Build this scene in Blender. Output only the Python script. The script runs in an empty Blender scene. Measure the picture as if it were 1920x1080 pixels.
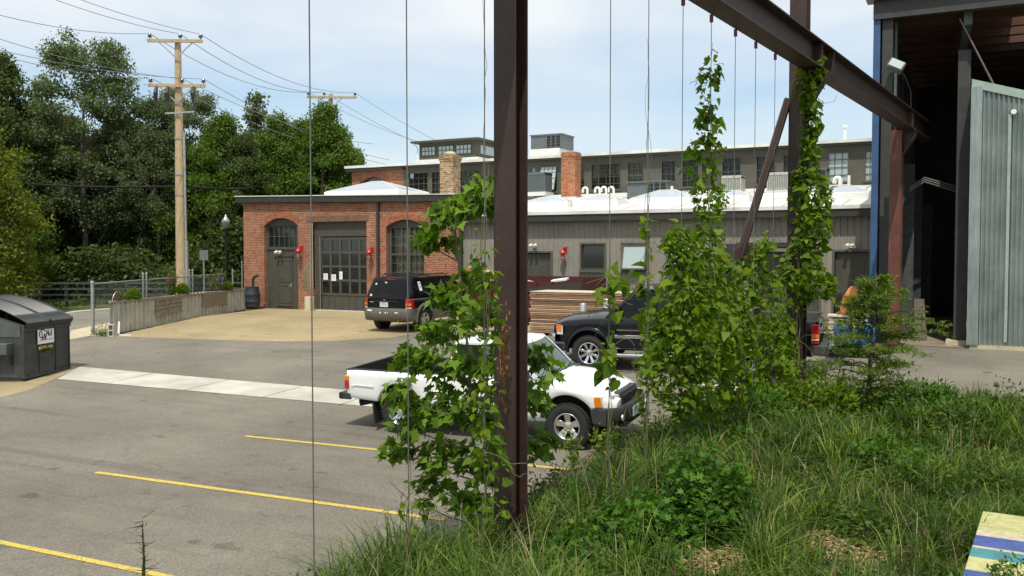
import bpy, bmesh, math, random
import numpy as np
from mathutils import Vector, Matrix
R_ = math.radians
random.seed(7)
scn = bpy.context.scene
COL = scn.collection

# ---------------------------------------------------------------- camera
F = 1700.0                       # focal length in photograph pixels
HOR = 474.0
CAMZ = 2.45
PITCH = math.atan((540 - HOR) / F)
YAW = R_(27.2)
cam_d = bpy.data.cameras.new('camera')
cam = bpy.data.objects.new('camera', cam_d)
COL.objects.link(cam)
cam.location = (0, 0, CAMZ)
cam.rotation_euler = (math.pi / 2 - PITCH, 0, YAW)
cam_d.sensor_width = 36.0
cam_d.lens = 36.0 * F / 1920
cam_d.clip_start = 0.1
cam_d.clip_end = 4000
scn.camera = cam

# ---------------------------------------------------------------- sky and sun
SUN = Vector((0.30, -1.0, 2.0)).normalized()     # towards the sun
world = bpy.data.worlds.new('World')
scn.world = world
world.use_nodes = True
nt = world.node_tree
for n in list(nt.nodes):
    nt.nodes.remove(n)
def N(t, **kw):
    n = nt.nodes.new(t)
    for k, v in kw.items():
        setattr(n, k, v)
    return n
sky = N('ShaderNodeTexSky')
sky.sky_type = 'NISHITA'
sky.sun_disc = False
sky.sun_elevation = math.asin(SUN.z)
sky.sun_rotation = math.atan2(SUN.x, SUN.y)
sky.air_density = 1.0
sky.dust_density = 2.0
sky.ozone_density = 1.0
tc = N('ShaderNodeTexCoord')
mp = N('ShaderNodeMapping')
mp.inputs['Scale'].default_value = (1.0, 1.0, 3.2)
mp.inputs['Rotation'].default_value = (0.1, -0.08, 0.6)
no = N('ShaderNodeTexNoise')
no.inputs['Scale'].default_value = 2.1
no.inputs['Detail'].default_value = 7
no.inputs['Roughness'].default_value = 0.55
no.inputs['Distortion'].default_value = 0.6
cr = N('ShaderNodeValToRGB')
cr.color_ramp.elements[0].position = 0.36
cr.color_ramp.elements[0].color = (0.12, 0.12, 0.12, 1)
cr.color_ramp.elements[1].position = 0.60
cr.color_ramp.elements[1].color = (1, 1, 1, 1)
# thin haze: whiter low down and high up, clearest about ten degrees above the horizon
sx = N('ShaderNodeSeparateXYZ')
hz = N('ShaderNodeValToRGB')
els = hz.color_ramp.elements
els[0].position = 0.0; els[0].color = (0.9, 0.9, 0.9, 1)
els[1].position = 0.42; els[1].color = (0.95, 0.95, 0.95, 1)
e = els.new(0.10); e.color = (0.55, 0.55, 0.55, 1)
e = els.new(0.165); e.color = (0.28, 0.28, 0.28, 1)
e = els.new(0.24); e.color = (0.85, 0.85, 0.85, 1)
mul = N('ShaderNodeMath', operation='MULTIPLY')
mul2 = N('ShaderNodeMath', operation='ADD')
mul2.use_clamp = True
half = N('ShaderNodeMath', operation='MULTIPLY'); half.inputs[1].default_value = 0.34
mixc = N('ShaderNodeMix', data_type='RGBA')
bg = N('ShaderNodeBackground')
bg.inputs['Strength'].default_value = 0.105
wo = N('ShaderNodeOutputWorld')
L = nt.links.new
L(tc.outputs['Generated'], mp.inputs['Vector'])
L(mp.outputs['Vector'], no.inputs['Vector'])
L(no.outputs['Fac'], cr.inputs['Fac'])
L(tc.outputs['Generated'], sx.inputs['Vector'])
L(sx.outputs['Z'], hz.inputs['Fac'])
L(hz.outputs['Color'], mul.inputs[0])
mul.inputs[1].default_value = 0.80
L(cr.outputs['Color'], half.inputs[0])
L(mul.outputs[0], mul2.inputs[0])
L(half.outputs[0], mul2.inputs[1])
L(mul2.outputs[0], mixc.inputs['Factor'])
gain = N('ShaderNodeMix', data_type='RGBA', blend_type='MULTIPLY'); gain.inputs['Factor'].default_value = 1.0; gain.inputs['B'].default_value = (1.06, 1.5, 1.66, 1)
L(sky.outputs['Color'], gain.inputs['A']); L(gain.outputs['Result'], mixc.inputs['A'])
mixc.inputs['B'].default_value = (8.6, 9.0, 9.3, 1)
L(mixc.outputs['Result'], bg.inputs['Color'])
L(bg.outputs['Background'], wo.inputs['Surface'])

sun_d = bpy.data.lights.new('sun', 'SUN')
sun_d.energy = 4.2
sun_d.angle = R_(0.55)
sun_d.color = (1.0, 0.94, 0.82)
sun = bpy.data.objects.new('sun', sun_d)
COL.objects.link(sun)
sun.rotation_euler = SUN.to_track_quat('Z', 'Y').to_euler()
sun.location = (10, -10, 40)

scn.view_settings.view_transform = 'Standard'
scn.view_settings.look = 'None'
scn.view_settings.exposure = 0.0
scn.view_settings.gamma = 1.0
scn.cycles.max_bounces = 6
scn.cycles.transparent_max_bounces = 12

# ---------------------------------------------------------------- where things are
FW = Vector((-math.sin(YAW) * math.cos(PITCH), math.cos(YAW) * math.cos(PITCH), -math.sin(PITCH)))
RT = Vector((math.cos(YAW), math.sin(YAW), 0))
UP = RT.cross(FW)
C0 = Vector((0, 0, CAMZ))
def ray(px, py):
    return FW + RT * ((px - 960) / F) + UP * ((540 - py) / F)
def g(y):                                   # the lot falls gently towards the planting bed
    if y > 25.5: return 0.0
    if y < 12.0: return -0.70
    return -0.70 * (25.5 - y) / 13.5
def PY(px, py, Y):                          # point on the plane y = Y
    d = ray(px, py)
    return C0 + d * (Y / d.y)
def PD(px, py, dist):                       # point at a depth
    return C0 + ray(px, py) * dist
def march(px, py, fn):
    d = ray(px, py)
    t = 2.0
    while t < 600:
        p = C0 + d * t
        if p.z < fn(p.x, p.y):
            a, b = t - 0.1, t
            for _ in range(30):
                m = (a + b) / 2
                p = C0 + d * m
                if p.z < fn(p.x, p.y): b = m
                else: a = m
            return C0 + d * b
        t += 0.1
    return C0 + d * 600
def G(px, py):                              # point on the lot
    return march(px, py, lambda x, y: g(y))

# ---------------------------------------------------------------- object bookkeeping
def tag(o, label=None, cat=None, group=None, kind=None):
    if label: o['label'] = label
    if cat: o['category'] = cat
    if group: o['group'] = group
    if kind: o['kind'] = kind
    return o
def empty(name, loc=(0, 0, 0), rz=0.0, label=None, cat=None, group=None):
    o = bpy.data.objects.new(name, None)
    COL.objects.link(o)
    o.empty_display_size = 0.3
    o.location = loc
    o.rotation_euler = (0, 0, rz)
    return tag(o, label, cat, group)
def copy_tree(o, parent=None):
    c = o.copy()
    COL.objects.link(c)
    c.parent = parent
    for ch in list(o.children):
        copy_tree(ch, c)
    return c
def vec(p): return (float(p[0]), float(p[1]), float(p[2]))

class MB:
    def __init__(s):
        s.v = []; s.f = []
    def add(s, vs, fs):
        n = len(s.v)
        s.v += [vec(p) for p in vs]
        s.f += [tuple(n + i for i in f) for f in fs]
        return s
    def box(s, c, sz, rz=0.0, M=None):
        hx, hy, hz_ = sz[0] / 2, sz[1] / 2, sz[2] / 2
        pts = [Vector((x, y, z)) for x in (-hx, hx) for y in (-hy, hy) for z in (-hz_, hz_)]
        if M is None: M = Matrix.Rotation(rz, 3, 'Z')
        pts = [M @ p + Vector(c) for p in pts]
        return s.add(pts, [(0, 1, 3, 2), (4, 6, 7, 5), (0, 4, 5, 1), (2, 3, 7, 6), (0, 2, 6, 4), (1, 5, 7, 3)])
    def span(s, a, b):                      # box between two corners
        c = [(a[i] + b[i]) / 2 for i in range(3)]
        return s.box(c, [abs(a[i] - b[i]) for i in range(3)])
    def bar(s, p0, p1, w, h, up=(0, 0, 1)):
        p0 = Vector(p0); p1 = Vector(p1)
        d = (p1 - p0)
        ln = d.length
        x = d.normalized()
        u = Vector(up)
        if abs(x.dot(u)) > 0.99: u = Vector((1, 0, 0))
        y = u.cross(x).normalized()
        z = x.cross(y)
        M = Matrix((x, y, z)).transposed()
        return s.box((p0 + p1) / 2, (ln, w, h), M=M)
    def tube(s, pts, r, n=8, caps=True):
        pts = [Vector(p) for p in pts]
        rs = r if isinstance(r, (list, tuple)) else [r] * len(pts)
        base = len(s.v)
        prev = None
        for i, p in enumerate(pts):
            if i == 0: t = pts[1] - pts[0]
            elif i == len(pts) - 1: t = pts[-1] - pts[-2]
            else: t = pts[i + 1] - pts[i - 1]
            if t.length < 1e-9: t = Vector((0, 0, 1))
            t.normalize()
            if prev is None:
                a = Vector((0, 0, 1)) if abs(t.z) < 0.9 else Vector((1, 0, 0))
                u = t.cross(a).normalized()
            else:
                u = (prev - t * prev.dot(t))
                if u.length < 1e-6: u = t.orthogonal()
                u.normalize()
            prev = u
            w = t.cross(u)
            for k in range(n):
                an = 2 * math.pi * k / n
                s.v.append(vec(p + (u * math.cos(an) + w * math.sin(an)) * rs[i]))
        for i in range(len(pts) - 1):
            for k in range(n):
                a = base + i * n + k; b = base + i * n + (k + 1) % n
                s.f.append((a, b, b + n, a + n))
        if caps:
            s.f.append(tuple(base + k for k in range(n))[::-1])
            e_ = base + (len(pts) - 1) * n
            s.f.append(tuple(e_ + k for k in range(n)))
        return s
    def cyl(s, p0, p1, r, n=16):
        return s.tube([p0, p1], r, n)
    def lathe(s, prof, c=(0, 0, 0), axis='Z', n=24, closed=False):
        base = len(s.v); c = Vector(c)
        for (r, h) in prof:
            for k in range(n):
                an = 2 * math.pi * k / n
                a, b = r * math.cos(an), r * math.sin(an)
                p = Vector((a, b, h)) if axis == 'Z' else Vector((a, h, b)) if axis == 'Y' else Vector((h, a, b))
                s.v.append(vec(p + c))
        m = len(prof)
        for i in range(m if closed else m - 1):
            j = (i + 1) % m
            for k in range(n):
                a = base + i * n + k; b = base + i * n + (k + 1) % n
                c_ = base + j * n + (k + 1) % n; d = base + j * n + k
                s.f.append((a, b, c_, d))
        return s
    def prism(s, poly, ext):                # polygon of 3D points swept along ext
        n = len(poly); e_ = Vector(ext)
        a = [Vector(p) for p in poly]; b = [p + e_ for p in a]
        fs = [tuple(range(n))[::-1], tuple(range(n, 2 * n))]
        fs += [(i, (i + 1) % n, n + (i + 1) % n, n + i) for i in range(n)]
        return s.add(a + b, fs)
    def grid(s, rows):                      # rows of equal counts of points
        n = len(rows[0]); m = len(rows)
        fs = [(i * n + j, i * n + j + 1, (i + 1) * n + j + 1, (i + 1) * n + j) for i in range(m - 1) for j in range(n - 1)]
        return s.add([p for r in rows for p in r], fs)
    def build(s, name, mat, parent=None, smooth=None, bevel=0.0, seg=1, solid=0.0):
        me = bpy.data.meshes.new(name)
        me.from_pydata(s.v, [], s.f)
        me.update()
        bm = bmesh.new(); bm.from_mesh(me)
        bmesh.ops.recalc_face_normals(bm, faces=bm.faces)
        bm.to_mesh(me); bm.free()
        if smooth:
            me.shade_smooth()
            me.set_sharp_from_angle(angle=R_(smooth))
        o = bpy.data.objects.new(name, me)
        COL.objects.link(o)
        if mat: me.materials.append(mat)
        if parent: o.parent = parent
        if solid:
            m = o.modifiers.new('s', 'SOLIDIFY'); m.thickness = solid; m.offset = 0
        if bevel:
            m = o.modifiers.new('b', 'BEVEL'); m.width = bevel; m.segments = seg; m.limit_method = 'ANGLE'; m.angle_limit = R_(35)
        return o

def mesh_np(name, V, Fs, mat, parent=None, smooth=False):
    """V (n,3), Fs list of (m,k) index arrays"""
    me = bpy.data.meshes.new(name)
    V = np.asarray(V, dtype=np.float32)
    me.vertices.add(len(V)); me.vertices.foreach_set('co', V.ravel())
    tot = sum(f.size for f in Fs); cnt = sum(len(f) for f in Fs)
    me.loops.add(tot)
    me.loops.foreach_set('vertex_index', np.concatenate([f.ravel() for f in Fs]).astype(np.int32))
    me.polygons.add(cnt)
    st = []; o_ = 0
    for f in Fs:
        st.append(o_ + np.arange(len(f)) * f.shape[1]); o_ += f.size
    me.polygons.foreach_set('loop_start', np.concatenate(st).astype(np.int32))
    if smooth:
        me.polygons.foreach_set('use_smooth', np.ones(cnt, dtype=bool))
    me.update(calc_edges=True)
    me.validate()
    o = bpy.data.objects.new(name, me)
    COL.objects.link(o)
    if mat: me.materials.append(mat)
    if parent: o.parent = parent
    return o

# ---------------------------------------------------------------- materials
MATS = {}
class MN:
    def __init__(s, name):
        s.m = bpy.data.materials.new(name); s.m.use_nodes = True
        s.t = s.m.node_tree
        for n in list(s.t.nodes): s.t.nodes.remove(n)
        s.out = s.n('ShaderNodeOutputMaterial')
        s.p = s.n('ShaderNodeBsdfPrincipled')
        s.l(s.p.outputs[0], s.out.inputs['Surface'])
        s.geo = None
    def n(s, t, **kw):
        x = s.t.nodes.new(t)
        for k, v in kw.items(): setattr(x, k, v)
        return x
    def l(s, a, b): s.t.links.new(a, b)
    def coord(s, world=False):
        if world: return s.n('ShaderNodeNewGeometry').outputs['Position']
        return s.n('ShaderNodeTexCoord').outputs['Object']
    def noise(s, scale, detail=4, rough=0.55, vec_=None, world=False, stretch=None):
        x = s.n('ShaderNodeTexNoise')
        x.inputs['Scale'].default_value = scale; x.inputs['Detail'].default_value = detail; x.inputs['Roughness'].default_value = rough
        v = vec_ or s.coord(world)
        if stretch:
            m = s.n('ShaderNodeMapping'); m.inputs['Scale'].default_value = stretch
            s.l(v, m.inputs['Vector']); v = m.outputs[0]
        s.l(v, x.inputs['Vector'])
        return x.outputs['Fac']
    def ramp(s, fac, stops):
        r = s.n('ShaderNodeValToRGB')
        el = r.color_ramp.elements
        el[0].position = stops[0][0]; el[0].color = c4(stops[0][1])
        el[1].position = stops[-1][0]; el[1].color = c4(stops[-1][1])
        for p, c in stops[1:-1]:
            e_ = el.new(p); e_.color = c4(c)
        s.l(fac, r.inputs['Fac'])
        return r.outputs['Color']
    def mix(s, fac, a, b, mode='MIX'):
        x = s.n('ShaderNodeMix', data_type='RGBA', blend_type=mode)
        for i, v in (('Factor', fac), ('A', a), ('B', b)):
            if isinstance(v, (int, float)): x.inputs[i].default_value = v
            elif isinstance(v, tuple): x.inputs[i].default_value = c4(v)
            else: s.l(v, x.inputs[i])
        return x.outputs['Result']
    def bump(s, h, strength=0.3, dist=0.01):
        b = s.n('ShaderNodeBump'); b.inputs['Strength'].default_value = strength; b.inputs['Distance'].default_value = dist
        s.l(h, b.inputs['Height']); s.l(b.outputs[0], s.p.inputs['Normal'])
    def set(s, col=None, rough=None, metal=None, **kw):
        if col is not None:
            if isinstance(col, tuple): s.p.inputs['Base Color'].default_value = c4(col)
            else: s.l(col, s.p.inputs['Base Color'])
        if rough is not None:
            if isinstance(rough, (int, float)): s.p.inputs['Roughness'].default_value = rough
            else: s.l(rough, s.p.inputs['Roughness'])
        if metal is not None: s.p.inputs['Metallic'].default_value = metal
        for k, v in kw.items(): s.p.inputs[k].default_value = v
        return s.m
def c4(c): return (c[0], c[1], c[2], 1.0)
def pm(name, col, rough=0.6, metal=0.0, var=0.25, scale=6.0, bump=0.0, bscale=60.0, spec=None, coat=0.0, world=False, stretch=None):
    """plain procedural surface: base colour with blotchy wear"""
    m = MN(name)
    lo = tuple(c * (1 - var) for c in col); hi = tuple(min(1, c * (1 + var)) for c in col)
    f = m.noise(scale, 5, 0.6, world=world, stretch=stretch)
    cc = m.ramp(f, [(0.3, lo), (0.7, hi)])
    m.set(cc, rough, metal)
    if spec is not None: m.p.inputs['Specular IOR Level'].default_value = spec
    if coat: m.p.inputs['Coat Weight'].default_value = coat
    if bump: m.bump(m.noise(bscale, 4, 0.6, world=world), bump, 0.01)
    return m.m

M = {}
M['dark_trim'] = pm('dark_trim_paint', (0.030, 0.029, 0.024), 0.55, var=0.2)
M['olive'] = pm('olive_grey_paint', (0.060, 0.057, 0.044), 0.6, var=0.15, scale=3)
M['olive2'] = pm('olive_frame_paint', (0.085, 0.082, 0.066), 0.6, var=0.15, scale=3)
M['black'] = pm('black_rubber', (0.012, 0.012, 0.012), 0.7, var=0.3, scale=20)
M['void'] = pm('unlit_room', (0.010, 0.011, 0.010), 0.9, var=0.2)  # near-black: the shade of unlit rooms put into the colour
M['white_roof'] = pm('white_membrane', (0.62, 0.63, 0.60), 0.6, var=0.24, scale=1.1, stretch=(1, 0.25, 1))
M['white_paint'] = pm('white_painted_metal', (0.75, 0.75, 0.72), 0.45, var=0.08)
M['grey_unit'] = pm('grey_unit_metal', (0.12, 0.14, 0.14), 0.5, 0.2, var=0.15)
M['beige_unit'] = pm('pale_unit_metal', (0.42, 0.42, 0.38), 0.5, 0.1, var=0.15)
M['red'] = pm('red_enamel', (0.42, 0.015, 0.025), 0.35, var=0.2)
M['galv'] = pm('galvanised', (0.42, 0.44, 0.42), 0.42, 0.75, var=0.25, scale=14)
M['concrete'] = pm('pale_concrete', (0.42, 0.40, 0.35), 0.85, var=0.15, scale=2.5, bump=0.3, bscale=80, world=True)
M['concrete2'] = pm('buff_concrete', (0.46, 0.40, 0.27), 0.85, var=0.2, scale=3, bump=0.3, bscale=80, world=True)
M['timber'] = pm('weathered_pole_timber', (0.44, 0.33, 0.20), 0.85, var=0.35, scale=9, stretch=(6, 6, 0.5), bump=0.4, bscale=30)
M['timber_grey'] = pm('grey_old_plank', (0.22, 0.18, 0.13), 0.85, var=0.5, scale=5, stretch=(1, 1, 9))
M['wire'] = pm('black_cable', (0.012, 0.012, 0.012), 0.95, var=0.1)
M['steelcable'] = pm('dull_steel_cable', (0.15, 0.15, 0.14), 0.5, 0.5, var=0.1)
M['paper'] = pm('white_paper', (0.78, 0.78, 0.76), 0.8, var=0.03)
M['chrome'] = pm('chrome', (0.75, 0.76, 0.77), 0.16, 1.0, var=0.05)
M['bark'] = pm('grey_brown_bark', (0.13, 0.11, 0.08), 0.9, var=0.4, scale=12, bump=0.5, bscale=30)
M['bark_pale'] = pm('pale_bark', (0.34, 0.31, 0.25), 0.9, var=0.35, scale=8, bump=0.4, bscale=30)
M['bark_dark'] = pm('dark_bark', (0.07, 0.055, 0.04), 0.9, var=0.35, scale=12, bump=0.5, bscale=40)
M['ink'] = pm('black_ink', (0.02, 0.02, 0.02), 0.6, var=0.1)
M['yellow_ink'] = pm('yellow_ink', (0.65, 0.55, 0.05), 0.6, var=0.1)
M['pipe_white'] = pm('white_pipe', (0.72, 0.72, 0.68), 0.45, var=0.1, scale=8)

def mk_glass(name, tint=(0.02, 0.03, 0.03), rough=0.04, trans=0.0, tcol=(0.6, 0.7, 0.7)):
    m = MN(name)
    m.set(tint, rough, 0.0)
    m.p.inputs['Specular IOR Level'].default_value = 0.9
    if trans > 0:
        tr = m.n('ShaderNodeBsdfTransparent'); tr.inputs['Color'].default_value = c4(tcol)
        mx = m.n('ShaderNodeMixShader'); mx.inputs[0].default_value = trans
        m.l(m.p.outputs[0], mx.inputs[1]); m.l(tr.outputs[0], mx.inputs[2]); m.l(mx.outputs[0], m.out.inputs['Surface'])
    return m.m
M['glass_dark'] = mk_glass('dark_window_glass', (0.010, 0.012, 0.012), 0.06)
M['glass_car'] = mk_glass('tinted_car_glass', (0.004, 0.005, 0.006), 0.03, 0.12)
M['glass_car'].node_tree.nodes['Principled BSDF'].inputs['Specular IOR Level'].default_value = 0.3
M['glass_clear'] = mk_glass('clear_windscreen', (0.10, 0.15, 0.15), 0.04, 0.45, (0.75, 0.85, 0.85))
M['glass_pane'] = mk_glass('old_window_pane', (0.03, 0.035, 0.03), 0.08, 0.68, (0.85, 0.87, 0.82))
M['glass_pale'] = mk_glass('pale_awning_pane', (0.34, 0.42, 0.42), 0.12)
M['curtain'] = pm('pale_curtain', (0.60, 0.60, 0.48), 0.8, var=0.35, scale=3, stretch=(4, 1, 0.4))
M['blind'] = pm('pale_green_blind', (0.32, 0.36, 0.28), 0.8, var=0.1)
m = MN('clear_dome_plastic'); m.set((0.55, 0.60, 0.68), 0.12); m.p.inputs['Specular IOR Level'].default_value = 0.8
tr = m.n('ShaderNodeBsdfTransparent'); tr.inputs['Color'].default_value = (0.8, 0.85, 0.9, 1)
mx = m.n('ShaderNodeMixShader'); mx.inputs[0].default_value = 0.35
m.l(m.p.outputs[0], mx.inputs[1]); m.l(tr.outputs[0], mx.inputs[2]); m.l(mx.outputs[0], m.out.inputs['Surface'])
M['dome'] = m.m

# brick
def mk_brick(name, c1, c2, mortar, bw=0.21, bh=0.072):
    m = MN(name)
    sp = m.n('ShaderNodeSeparateXYZ'); m.l(m.coord(True), sp.inputs[0])
    ad = m.n('ShaderNodeMath', operation='ADD'); m.l(sp.outputs['X'], ad.inputs[0]); m.l(sp.outputs['Y'], ad.inputs[1])
    cb = m.n('ShaderNodeCombineXYZ'); m.l(ad.outputs[0], cb.inputs['X']); m.l(sp.outputs['Z'], cb.inputs['Y'])
    b = m.n('ShaderNodeTexBrick')
    b.inputs['Scale'].default_value = 1.0; b.inputs['Brick Width'].default_value = bw; b.inputs['Row Height'].default_value = bh
    b.inputs['Mortar Size'].default_value = 0.008; b.inputs['Mortar Smooth'].default_value = 0.3; b.inputs['Bias'].default_value = 0.0
    b.inputs['Color1'].default_value = c4(c1); b.inputs['Color2'].default_value = c4(c2); b.inputs['Mortar'].default_value = c4(mortar)
    m.l(cb.outputs[0], b.inputs['Vector'])
    st = m.ramp(m.noise(0.7, 6, 0.6, world=True), [(0.3, (0.72, 0.68, 0.66)), (0.7, (1.12, 1.1, 1.05))])
    sm = m.ramp(m.noise(9.0, 3, 0.7, world=True), [(0.3, (0.7, 0.68, 0.66)), (0.7, (1.25, 1.25, 1.25))])
    c = m.mix(1.0, b.outputs['Color'], st, 'MULTIPLY')
    c = m.mix(1.0, c, sm, 'MULTIPLY')
    m.set(c, 0.88)
    m.bump(b.outputs['Fac'], -0.6, 0.01)
    return m.m
M['brick'] = mk_brick('red_brick', (0.34, 0.112, 0.055), (0.20, 0.062, 0.036), (0.40, 0.33, 0.24))
M['brick_pale'] = mk_brick('buff_brick', (0.42, 0.28, 0.14), (0.13, 0.07, 0.045), (0.46, 0.42, 0.33), bh=0.09)
M['brick_orange'] = mk_brick('orange_brick', (0.42, 0.16, 0.06), (0.27, 0.085, 0.04), (0.36, 0.27, 0.2), bh=0.09)
M['brownstone'] = pm('brown_lintel', (0.15, 0.085, 0.055), 0.9, var=0.3, scale=5)
# profiled grey cladding
m = MN('taupe_cladding')
c = m.ramp(m.noise(1.2, 5, 0.6, world=True), [(0.3, (0.200, 0.184, 0.155)), (0.7, (0.262, 0.243, 0.208))])
c2 = m.ramp(m.noise(22, 3, 0.7, world=True, stretch=(1, 1, 0.12)), [(0.3, (0.85, 0.85, 0.85)), (0.7, (1.1, 1.1, 1.1))])
m.set(m.mix(1.0, c, c2, 'MULTIPLY'), 0.75)
M['clad'] = m.m
M['clad_up'] = pm('olive_upper_wall', (0.085, 0.080, 0.062), 0.7, var=0.15, scale=2)
# rust steel
def mk_rust(name, base, rust, amt=(0.55, 0.68)):
    m = MN(name)
    a = m.ramp(m.noise(3.0, 6, 0.65, world=True), [(0.3, tuple(x * 0.7 for x in base)), (0.7, tuple(x * 1.3 for x in base))])
    f = m.ramp(m.noise(5.0, 8, 0.75, world=True, stretch=(1.6, 1.6, 0.35)), [(amt[0], (0, 0, 0)), (amt[1], (1, 1, 1))])
    m.set(m.mix(f, a, rust), 0.55, 0.0)
    m.bump(m.noise(40, 5, 0.7, world=True), 0.35, 0.01)
    return m.m
M['rust'] = mk_rust('oxblood_rusty_steel', (0.036, 0.0175, 0.0125), (0.17, 0.060, 0.022), (0.60, 0.80))
M['rust_red'] = mk_rust('red_oxide_steel', (0.11, 0.036, 0.022), (0.28, 0.10, 0.045), (0.55, 0.75))
# corrugated sheets
m = MN('zinc_sheet')
c = m.ramp(m.noise(1.3, 5, 0.6, world=True), [(0.3, (0.23, 0.275, 0.26)), (0.7, (0.36, 0.405, 0.385))])
c2 = m.ramp(m.noise(10, 4, 0.7, world=True, stretch=(4, 4, 0.15)), [(0.3, (0.75, 0.75, 0.75)), (0.7, (1.2, 1.2, 1.2))])
m.set(m.mix(1.0, c, c2, 'MULTIPLY'), 0.42, 0.55)
M['zinc'] = m.m; m.p.inputs['Roughness'].default_value = 0.38
m = MN('zinc_planter_sheet')
c = m.ramp(m.noise(2.3, 5, 0.6, world=True), [(0.3, (0.33, 0.325, 0.28)), (0.7, (0.58, 0.57, 0.50))])
m.set(c, 0.55, 0.35)
M['zinc_pl'] = m.m
M['blue'] = pm('blue_painted_edge', (0.036, 0.085, 0.19), 0.45, var=0.2, scale=2)
M['shed_dark'] = pm('dark_shed_wall', (0.018, 0.018, 0.017), 0.85, var=0.4, scale=1.5)  # near-black, blotchy colour of the shed's inside walls
M['shed_steel'] = pm('dark_grey_steel', (0.036, 0.036, 0.034), 0.6, var=0.3, scale=3)

# ground surfaces
def mk_asphalt(name, base, warm, patchy=0.25, extra=None):
    m = MN(name)
    a = m.ramp(m.noise(0.35, 6, 0.6, world=True), [(0.35, tuple(x * (1 - patchy) for x in base)), (0.68, tuple(x * (1 + patchy * 0.6) for x in base))])
    sp = m.ramp(m.noise(55, 3, 0.8, world=True), [(0.30, (0.50, 0.50, 0.50)), (0.52, (1.0, 1.0, 1.0)), (0.74, (2.0, 1.95, 1.85))])
    c = m.mix(1.0, a, sp, 'MULTIPLY')
    st = m.ramp(m.noise(0.9, 7, 0.7, world=True, stretch=(0.5, 1.4, 1)), [(0.52, (0, 0, 0)), (0.75, (0.5, 0.5, 0.5))])
    c = m.mix(st, c, warm)
    # hairline cracks
    v = m.n('ShaderNodeTexVoronoi', feature='DISTANCE_TO_EDGE'); v.inputs['Scale'].default_value = 0.33
    nv = m.n('ShaderNodeTexNoise'); nv.inputs['Scale'].default_value = 1.6; nv.inputs['Detail'].default_value = 5
    pos = m.coord(True); m.l(pos, nv.inputs['Vector'])
    ad = m.n('ShaderNodeVectorMath', operation='ADD'); sc_ = m.n('ShaderNodeVectorMath', operation='SCALE'); sc_.inputs['Scale'].default_value = 1.3
    m.l(nv.outputs['Color'], sc_.inputs[0]); m.l(pos, ad.inputs[0]); m.l(sc_.outputs[0], ad.inputs[1]); m.l(ad.outputs[0], v.inputs['Vector'])
    ck = m.ramp(v.outputs['Distance'], [(0.0, (0.74, 0.74, 0.74)), (0.006, (1, 1, 1))])
    c = m.mix(1.0, c, ck, 'MULTIPLY')
    dr = m.ramp(m.noise(2.6, 2, 0.4, world=True), [(0.24, (0.62, 0.61, 0.60)), (0.32, (1, 1, 1))])      # oil drips
    c = m.mix(1.0, c, dr, 'MULTIPLY')
    tm_ = m.ramp(m.noise(0.8, 3, 0.6, world=True, stretch=(0.12, 3.2, 1)), [(0.30, (0.80, 0.80, 0.80)), (0.42, (1, 1, 1))])   # tyre tracks
    c = m.mix(1.0, c, tm_, 'MULTIPLY')
    m.set(c, 0.9)
    m.bump(m.noise(90, 3, 0.8, world=True), 0.5, 0.01)
    return m.m
M['asphalt'] = mk_asphalt('worn_asphalt', (0.172, 0.156, 0.126), (0.225, 0.195, 0.145))
M['road'] = mk_asphalt('pale_road_asphalt', (0.21, 0.20, 0.16), (0.27, 0.25, 0.19))
M['gravel'] = mk_asphalt('tan_gravel', (0.325, 0.258, 0.142), (0.20, 0.17, 0.115), 0.22)
M['strip'] = pm('pale_concrete_strip', (0.43, 0.42, 0.36), 0.85, var=0.22, scale=1.1, bump=0.3, bscale=70, world=True)
m = MN('yellow_road_paint')
c = m.ramp(m.noise(30, 4, 0.8, world=True), [(0.40, (0.27, 0.23, 0.11)), (0.53, (0.60, 0.44, 0.05))])
m.set(c, 0.75); M['yellow'] = m.m
M['soil'] = pm('brown_mulch', (0.085, 0.050, 0.028), 0.95, var=0.5, scale=14, bump=0.9, bscale=35, world=True)
M['verge'] = pm('far_grass_ground', (0.075, 0.085, 0.028), 0.95, var=0.45, scale=1.5, bump=0.8, bscale=12, world=True)

# leaves
def mk_leaf(name, dark, light, trans=0.35, rough=0.55, tcol=None, spec=0.22, patch=0):
    m = MN(name)
    ge = m.n('ShaderNodeNewGeometry')
    c = m.ramp(ge.outputs['Random Per Island'], [(0.0, dark), (1.0, light)])
    if patch:
        c = m.mix(1.0, c, m.ramp(m.noise(patch, 4, 0.6, world=True), [(0.35, (0.55, 0.62, 0.6)), (0.5, (1, 1, 1)), (0.66, (1.7, 1.45, 1.2))]), 'MULTIPLY')
    m.set(c, rough); m.p.inputs['Specular IOR Level'].default_value = spec
    t = m.n('ShaderNodeBsdfTranslucent')
    tm = m.mix(1.0, c, tcol or (1.5, 1.7, 0.5), 'MULTIPLY')
    m.l(tm, t.inputs['Color'])
    mx = m.n('ShaderNodeMixShader'); mx.inputs[0].default_value = trans
    m.l(m.p.outputs[0], mx.inputs[1]); m.l(t.outputs[0], mx.inputs[2]); m.l(mx.outputs[0], m.out.inputs['Surface'])
    return m.m
M['leaf_far'] = mk_leaf('far_tree_leaves', (0.04, 0.064, 0.018), (0.095, 0.128, 0.04), 0.38)
M['leaf_far2'] = mk_leaf('silver_green_leaves', (0.06, 0.088, 0.038), (0.145, 0.18, 0.09), 0.38)
M['leaf_far3'] = mk_leaf('yellow_green_leaves', (0.075, 0.1, 0.01), (0.165, 0.185, 0.02), 0.3)
M['leaf_far4'] = mk_leaf('fresh_green_leaves', (0.045, 0.086, 0.01), (0.115, 0.172, 0.022), 0.38)
M['leaf_maple'] = mk_leaf('maple_leaves', (0.038, 0.092, 0.007), (0.150, 0.250, 0.018), 0.32)
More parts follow.
